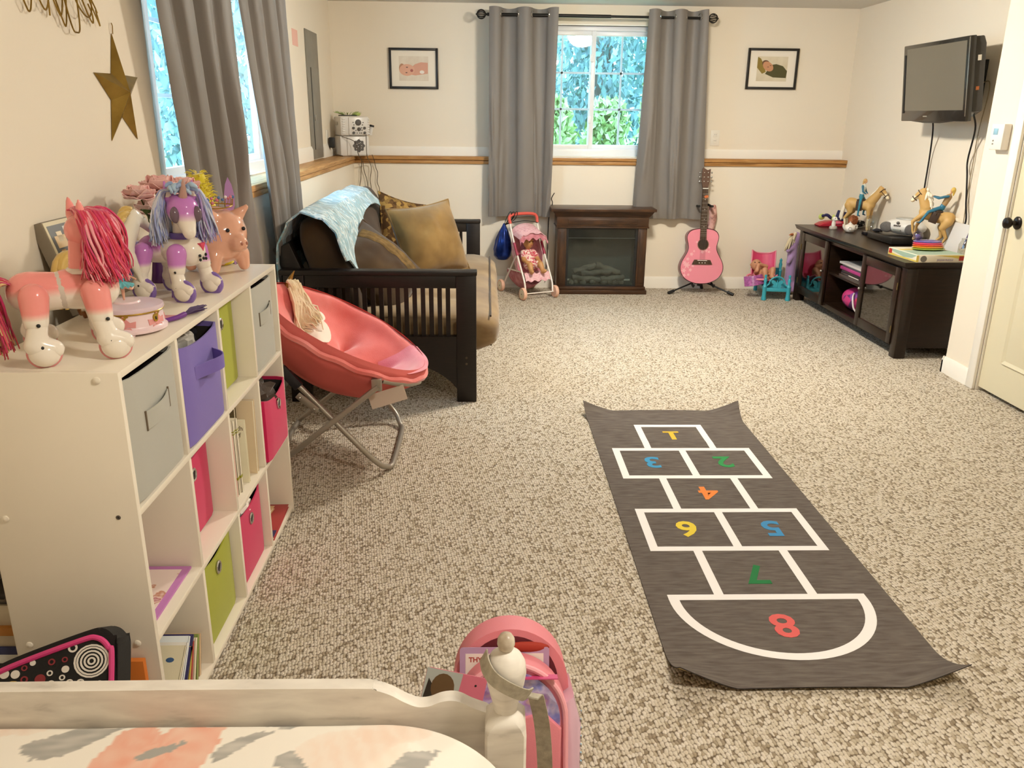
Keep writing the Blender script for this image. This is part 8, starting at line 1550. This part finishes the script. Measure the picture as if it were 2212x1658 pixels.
STAMEN = [(-0.518, 0.980), (-0.500, 0.995), (-0.480, 1.004), (-0.458, 1.014), (-0.452, 1.008), (-0.470, 0.990), (-0.500, 0.978)]
PFL = [(-0.74, 1.05, 0.075, 0.026), (-0.20, 0.985, 0.085, 0.05), (-0.70, 0.90, 0.07, 0.06), (-0.14, 1.03, 0.06, 0.03)]
def sheet_col(x, y):
    n = noise.noise(Vector((x*60, y*60, 0)))*0.006+noise.noise(Vector((x*180, y*60, 3)))*0.004; xx, yy = x+n, y+n
    c = PALE.copy()
    for (a, b_, rx, ry) in PFL:
        d = ((xx-a)/rx)**2+((yy-b_)/ry)**2
        if d < 1: k = 0.55*(1-d)**0.4*(0.75+0.25*sin(xx*220+yy*90)); c = c.lerp(PEACH, max(0, min(1, k+0.15)))
    for L in LEAVES:
        if inpoly(xx, yy, L): k = 0.55+0.45*noise.noise(Vector((x*25, y*90, 7))); c = PALE.lerp(GREYL, max(0.35, min(1, k+0.35)))
    if inpoly(xx, yy, FLOWER):
        k = 0.62+0.5*noise.noise(Vector((x*30+y*10, y*22, 5)))+0.12*sin((atan2(yy-0.995, xx+0.488))*9); c = PEACH.lerp(CORALF, max(0.1, min(1, k)))
        if inpoly(xx+0.3*n, yy, STAMEN): c = GREYL.copy()
    return (c.x, c.y, c.z, 1)
MR = MB(); XA, XB, YA_, YB2, R0_ = -0.995, 0.055, -0.88, 1.0535, 0.22
def mtop(u, v):
    x = XA+(XB-XA)*u; y = 0.60+(YB2-0.60)*v
    # round the far right corner of the mattress
    if x > XB-R0_:
        lim = YB2-R0_+sqrt(max(0, R0_**2-(x-(XB-R0_))**2)); y = 0.60+(lim-0.60)*v
    e = min(1, (XB-x)/0.05) if x > XB-0.05 else 1; f = min(1, (1-v)*(YB2-0.60)/0.012); z = 0.462+0.042*sqrt(max(0, 1-(1-f)**2))*sqrt(max(0, 1-(1-e)**2))+0.003*noise.noise(Vector((x*6, y*6, 1)))
    return (x, y, z)
MR.grid(mtop, 210, 150); mt = MR.build('fitted_sheet', vcol_mat('floral_cotton', rough=0.85, spec=0.15), bed, ang=80, fix=False)
inv = XF[bed.name]; off = Vector(bed.location)
paint_mesh(mt, lambda p: sheet_col(p.x+off.x, p.y+off.y))
SHW = mat('plain_sheet', 'f3ece0', rough=0.85, spec=0.15)
ol = [(XA, YA_), (XB, YA_)]+[(XB-R0_+R0_*cos(a), YB2-R0_+R0_*sin(a)) for a in [pi/2*i/16 for i in range(17)]]+[(XA, YB2)]
MB().prism(ol, 0.2705, 0.463, M=Matrix()).build('mattress', SHW, bed); MB().box(XA, XB, YA_, 0.601, 0.463, 0.5045, 0.01).build('sheet_upper', SHW, bed)
# ================================================================ PINK BACKPACK hung on the post
BPK = mat('pink_nylon', 'd97f88', rough=0.6, bump=0.15, bscale=400); IRI = bpy.data.materials.new('iridescent_film'); IRI.use_nodes = True
_n = IRI.node_tree; _b = _n.nodes['Principled BSDF']; _b.inputs['Roughness'].default_value = 0.18; _b.inputs['Metallic'].default_value = 0.55; _b.inputs['Coat Weight'].default_value = 0.5
_tc = _n.nodes.new('ShaderNodeTexCoord'); _t = _n.nodes.new('ShaderNodeTexNoise'); _t.inputs['Scale'].default_value = 22; _t.inputs['Detail'].default_value = 3; _n.links.new(_tc.outputs['Object'], _t.inputs['Vector'])
_cr = _n.nodes.new('ShaderNodeValToRGB'); _e = _cr.color_ramp.elements
for _i in range(3): _e.new(0.5)
for _i, (_p, _c) in enumerate(((0.30, '5a52b8'), (0.44, '8d90dc'), (0.54, 'cfc4ec'), (0.63, 'b58ad0'), (0.75, 'e8c8a8'))): _e[_i].position = _p; _e[_i].color = lin(hx(_c))
_n.links.new(_t.outputs[0], _cr.inputs[0]); _n.links.new(_cr.outputs[0], _b.inputs['Base Color'])
_v = _n.nodes.new('ShaderNodeTexVoronoi'); _v.inputs['Scale'].default_value = 45; _n.links.new(_tc.outputs['Object'], _v.inputs['Vector']); _bp = _n.nodes.new('ShaderNodeBump'); _bp.inputs['Strength'].default_value = 0.7; _bp.inputs['Distance'].default_value = 0.004; _n.links.new(_v.outputs['Distance'], _bp.inputs['Height']); _n.links.new(_bp.outputs[0], _b.inputs['Normal'])
TRL = mat('lilac_vinyl', 'd9b4c4', rough=0.2, coat=0.4)
bp = thing('backpack', 'small pink backpack with iridescent panels hanging behind the bed post', 'backpack', (0.045, 1.27, 0.12))
tiltb = radians(-16); BPM = Matrix.Translation((0.046, 1.215, 0.10)) @ Matrix.Rotation(tiltb, 4, 'X')
def arch(w, h, n=22, base=0.0, r=None): r = w if r is None else r; return [(w, base)]+[(w*cos(a), h-r+r*sin(a)) for a in [pi*i/n for i in range(n+1)]]+[(-w, base)]
FX = BPM @ Matrix(((1, 0, 0, 0), (0, 0, -1, 0), (0, 1, 0, 0), (0, 0, 0, 1)))      # local z points to the camera side
MB().prism(arch(0.112, 0.385), -0.115, -0.03, M=FX, bev=0.012).build('main_body', BPK, bp)
MB().prism(arch(0.092, 0.372), -0.032, -0.029, M=FX).build('dark_opening', mat('maroon_lining', '5e1622', rough=0.9), bp)
cloth_l = MB(); cloth_l.ball(FX @ Vector((0.03, 0.350, -0.0285)), (0.045, 0.008, 0.012), 14, 8); cloth_l.build('red_filling', mat('red_filling', 'a0301e', rough=0.8), bp)
MB().prism(arch(0.104, 0.345), -0.020, 0.035, M=FX, bev=0.010).build('front_pocket', BPK, bp)
b = MB(); o = arch(0.100, 0.340); b.tube([FX @ Vector((x, y, 0.036)) for x, y in o], 0.0055, 8); b.build('pocket_piping', mat('light_pink_piping', 'e9a2aa', rough=0.5), bp)
MB().prism(arch(0.090, 0.328, base=0.17), 0.0345, 0.040, M=FX, bev=0.002).build('iridescent_panel', IRI, bp); MB().prism([(-0.085, 0.0), (0.085, 0.0), (0.092, 0.225), (0.06, 0.255), (0.0, 0.24), (-0.06, 0.255), (-0.092, 0.225)], 0.035, 0.052, M=FX, bev=0.006).build('lower_pocket', BPK, bp)
MB().prism([(0.094, 0.0), (0.128, 0.01), (0.132, 0.22), (0.118, 0.275), (0.098, 0.26)], -0.10, 0.02, M=FX, bev=0.008).build('side_panel', TRL, bp)
MB().box(-0.045, 0.035, -0.05, -0.03, 0, 0.002, M=BPM @ Matrix.Translation((0.05, 0.0, 0.318))).build('pink_zip', mat('zip_pink', 'c8487a', rough=0.4), bp)
for i in range(14): z = 0.03+0.016*i; b = MB(); b.box(0.131+0.0, 0.1335, -0.015-0.003*i*0, -0.009, z, z+0.005); b.v = [BPM @ p for p in b.v]; b.build('silver_stud', CHROME, bp)
WEB = noise_mat('tan_webbing', [(0.3, '9f9684'), (0.7, 'bcb3a0')], scale=90, rough=0.9, stretch=(1, 1, 1), bump=0.5, bscale=900)
def strap(pts, w, name, wdir):
    P = bez(pts, 40); b = MB(); n = len(P); wd = [Vector(q).normalized() for q in wdir]
    def fn(u, v): i = min(n-1, int(round(v*(n-1)))); k = v*(len(wd)-1); a = min(int(k), len(wd)-2) if len(wd) > 1 else 0; q = wd[a].lerp(wd[min(a+1, len(wd)-1)], k-a).normalized(); return P[i]+q*w*(u-0.5)
    b.grid(fn, 4, n, thick=0.0022); return b.build(name, WEB, bp, ang=70)
strap([(-0.004, 1.062, 0.616), (0.000, 1.035, 0.614), (0.012, 1.018, 0.606), (0.034, 1.014, 0.592), (0.056, 1.026, 0.572), (0.066, 1.05, 0.556)], 0.024, 'webbing_loop', [(0.45, 0, 0.9), (0.4, -0.1, 0.9), (0.35, -0.1, 0.95), (0.4, -0.1, 0.9)])
strap([(0.066, 1.04, 0.556), (0.076, 1.075, 0.535), (0.082, 1.10, 0.50), (0.092, 1.115, 0.44), (0.099, 1.125, 0.36), (0.102, 1.14, 0.27), (0.100, 1.15, 0.16)], 0.026, 'webbing_strap', [(0.9, -0.3, 0), (1, -0.1, 0), (1, 0, 0)])
# cards tucked at the bag
def card(name, label, M, w, h, m, extra=()):
    t = thing(name, label, 'card', tuple(M.translation)); b = MB(); r = 0.006; o = [(w/2-r+r*cos(a), h/2-r+r*sin(a)) for a in (0, .5, 1.05, 1.57)]+[(-w/2+r+r*cos(a), h/2-r+r*sin(a)) for a in (1.57, 2.1, 2.6, 3.14)]+[(-w/2+r+r*cos(a), -h/2+r+r*sin(a)) for a in (3.14, 3.66, 4.2, 4.71)]+[(w/2-r+r*cos(a), -h/2+r+r*sin(a)) for a in (4.71, 5.24, 5.76, 6.28)]
    b.prism(o, 0, 0.0018, M=M); b.build('card', m, t); return t
Mc = FX @ Matrix.Translation((-0.012, 0.306, -0.0255)); t = card('label_card', 'lilac framed card with red lettering behind the top of the backpack', Mc, 0.172, 0.092, mat('lilac_frame', 'b494b4', rough=0.3)); MB().prism([(-0.075, -0.040), (0.075, -0.040), (0.075, 0.034), (-0.075, 0.034)], 0.0018, 0.0022, M=Mc).build('white_inset', mat('card_white', 'e8dcd2', rough=0.4), t)
put_text('lettering', 'THY', 0.013, mat('red_lettering', 'a8443c', rough=0.5), Mc @ Matrix.Translation((-0.056, 0.022, 0.0023)), t, 0.0002, 0.0004)
Mc = frame((-0.058, 1.165, 0.462), (1, -0.05, -0.22), (0.1, 0.35, 1)); t = card('photo_card', 'card with a dark animal photo and a pink end, tucked behind the footboard', Mc, 0.105, 0.075, mat('pink_card', 'c8687a', rough=0.4)); MB().prism([(-0.052, -0.037), (0.006, -0.037), (0.010, 0.037), (-0.052, 0.037)], 0.0018, 0.0022, M=Mc).build('photo', mat('photo_grey', 'a7aaa2', rough=0.4), t); MB().prism([(-0.052, -0.037), (-0.046, 0.02), (-0.030, 0.0), (-0.034, -0.037)], 0.0022, 0.0025, M=Mc).build('dark_shape', mat('photo_dark', '2a2218', rough=0.4), t); MB().prism([(-0.020+0.020*cos(2*pi*i/18), 0.008+0.024*sin(2*pi*i/18)) for i in range(18)], 0.0022, 0.0026, M=Mc).build('brown_shape', mat('photo_brown', '5e4526', rough=0.4), t)
MB().prism([(0.035+0.002*cos(q), 0.022+0.002*sin(q)) for q in (0, 1, 2, 3, 4, 5)], 0.0018, 0.0024, M=Mc).build('punched_dot', FBK, t)
# ================================================================ PATTERNED BACKPACK by the shelf
BB = mat('black_canvas', '1a1714', rough=0.9, bump=0.3, bscale=300); PKP = mat('hot_pink_piping', 'd23a7c', rough=0.5)
t = thing('school_backpack', 'black backpack with circle print and pink piping beside the white shelf', 'backpack', (-0.80, 1.36, 0)); up_ = Vector((0.02, 0.52, 0.85)).normalized(); xr = Vector((0.985, 0.08, 0.09)).normalized(); KM = frame((-0.832, 1.312, 0.292), xr, up_)
KM = KM @ Matrix.Identity(4)
po = [(-0.142, -0.16), (-0.140, 0.050), (-0.120, 0.088), (-0.080, 0.108), (0.050, 0.140), (0.085, 0.142), (0.106, 0.122), (0.112, 0.09), (0.100, -0.16)]
pp = [(p.x, p.y) for p in bez([(a, b_, 0) for a, b_ in po], 48)]
MB().prism([(x*1.03+0.004, y*1.02+0.014) for x, y in pp], -0.075, -0.012, M=KM, bev=0.006).build('main_body', BB, t)
MB().prism(pp, -0.014, 0.0, M=KM).build('front_panel', BB, t)
b = MB(); b.tube([KM @ Vector((x, y, 0.001)) for x, y in pp], 0.0055, 8); b.build('piping', PKP, t)
PRW = mat('print_white', 'e6ded2', rough=0.6); PRR = mat('print_red', '8a2a30', rough=0.6); PRY = mat('print_yellow', 'c9a63a', rough=0.6); PRB = mat('print_blue', '4a5aa0', rough=0.6)
def ring_print(x, y, r, w, m, d=0.0012):
    if not inpoly(x, y, pp) : return
    b = MB(); n = 20; vs = []
    for rr, dd in ((r, 0.0), (r, d), (r-w, d), (max(1e-5, r-w), 0.0)): vs += [KM @ Vector((x+rr*cos(2*pi*i/n), y+rr*sin(2*pi*i/n)*0.92, dd)) for i in range(n)]
    b.add(vs, [(l*n+i, l*n+(i+1) % n, (l+1)*n+(i+1) % n, (l+1)*n+i) for l in range(3) for i in range(n)]); b.build('printed_ring', m, t)
rnd = random.Random(6); placed = []
for (cx, cy, rs, m) in ((0.074, 0.100, (0.034, 0.029, 0.022, 0.015, 0.008), PRW), (-0.112, 0.052, (0.026, 0.021, 0.015), PRB), (-0.112, 0.052, (0.008,), PRY), (-0.076, 0.060, (0.024, 0.018, 0.011), PRY), (0.045, 0.020, (0.020, 0.013, 0.006), PRW)):
    for r in rs: ring_print(cx, cy, min(r, 0.034), 0.0035, m)
    placed.append((cx, cy, max(rs)*0.9))
for i in range(2500):
    x = -0.14+0.24*rnd.random(); y = -0.12+0.25*rnd.random(); r = 0.0055+0.005*rnd.random()
    if not inpoly(x, y, [(a*0.93, b_*0.94) for a, b_ in pp]) or any((x-a)**2+(y-b_)**2 < (r+q+0.003)**2 for a, b_, q in placed): continue
    placed.append((x, y, r)); ring_print(x, y, r, r*(0.42 if rnd.random() > 0.3 else 0.95), PRW if rnd.random() > 0.22 else PRR)
MB().prism([(-0.035, -0.01), (0.0, 0.022), (0.035, -0.012), (0.0, -0.05)], 0.0015, 0.003, M=KM).build('turquoise_patch', mat('turquoise_patch', '5aaab0', rough=0.5), t); b = MB(); b.tube([KM @ Vector((x, y, 0.002)) for x, y in ((-0.040, -0.01), (0.0, 0.028), (0.040, -0.012))], 0.003, 6); b.build('patch_border', PRW, t)
tag(box_thing('orange_folder', 'bright orange folder standing beside the circle print backpack', 'folder', -0.815, -0.742, 1.512, 1.526, 0.0, 0.275, mat('orange_card', 'd8782a', rough=0.6), 0.001), None)
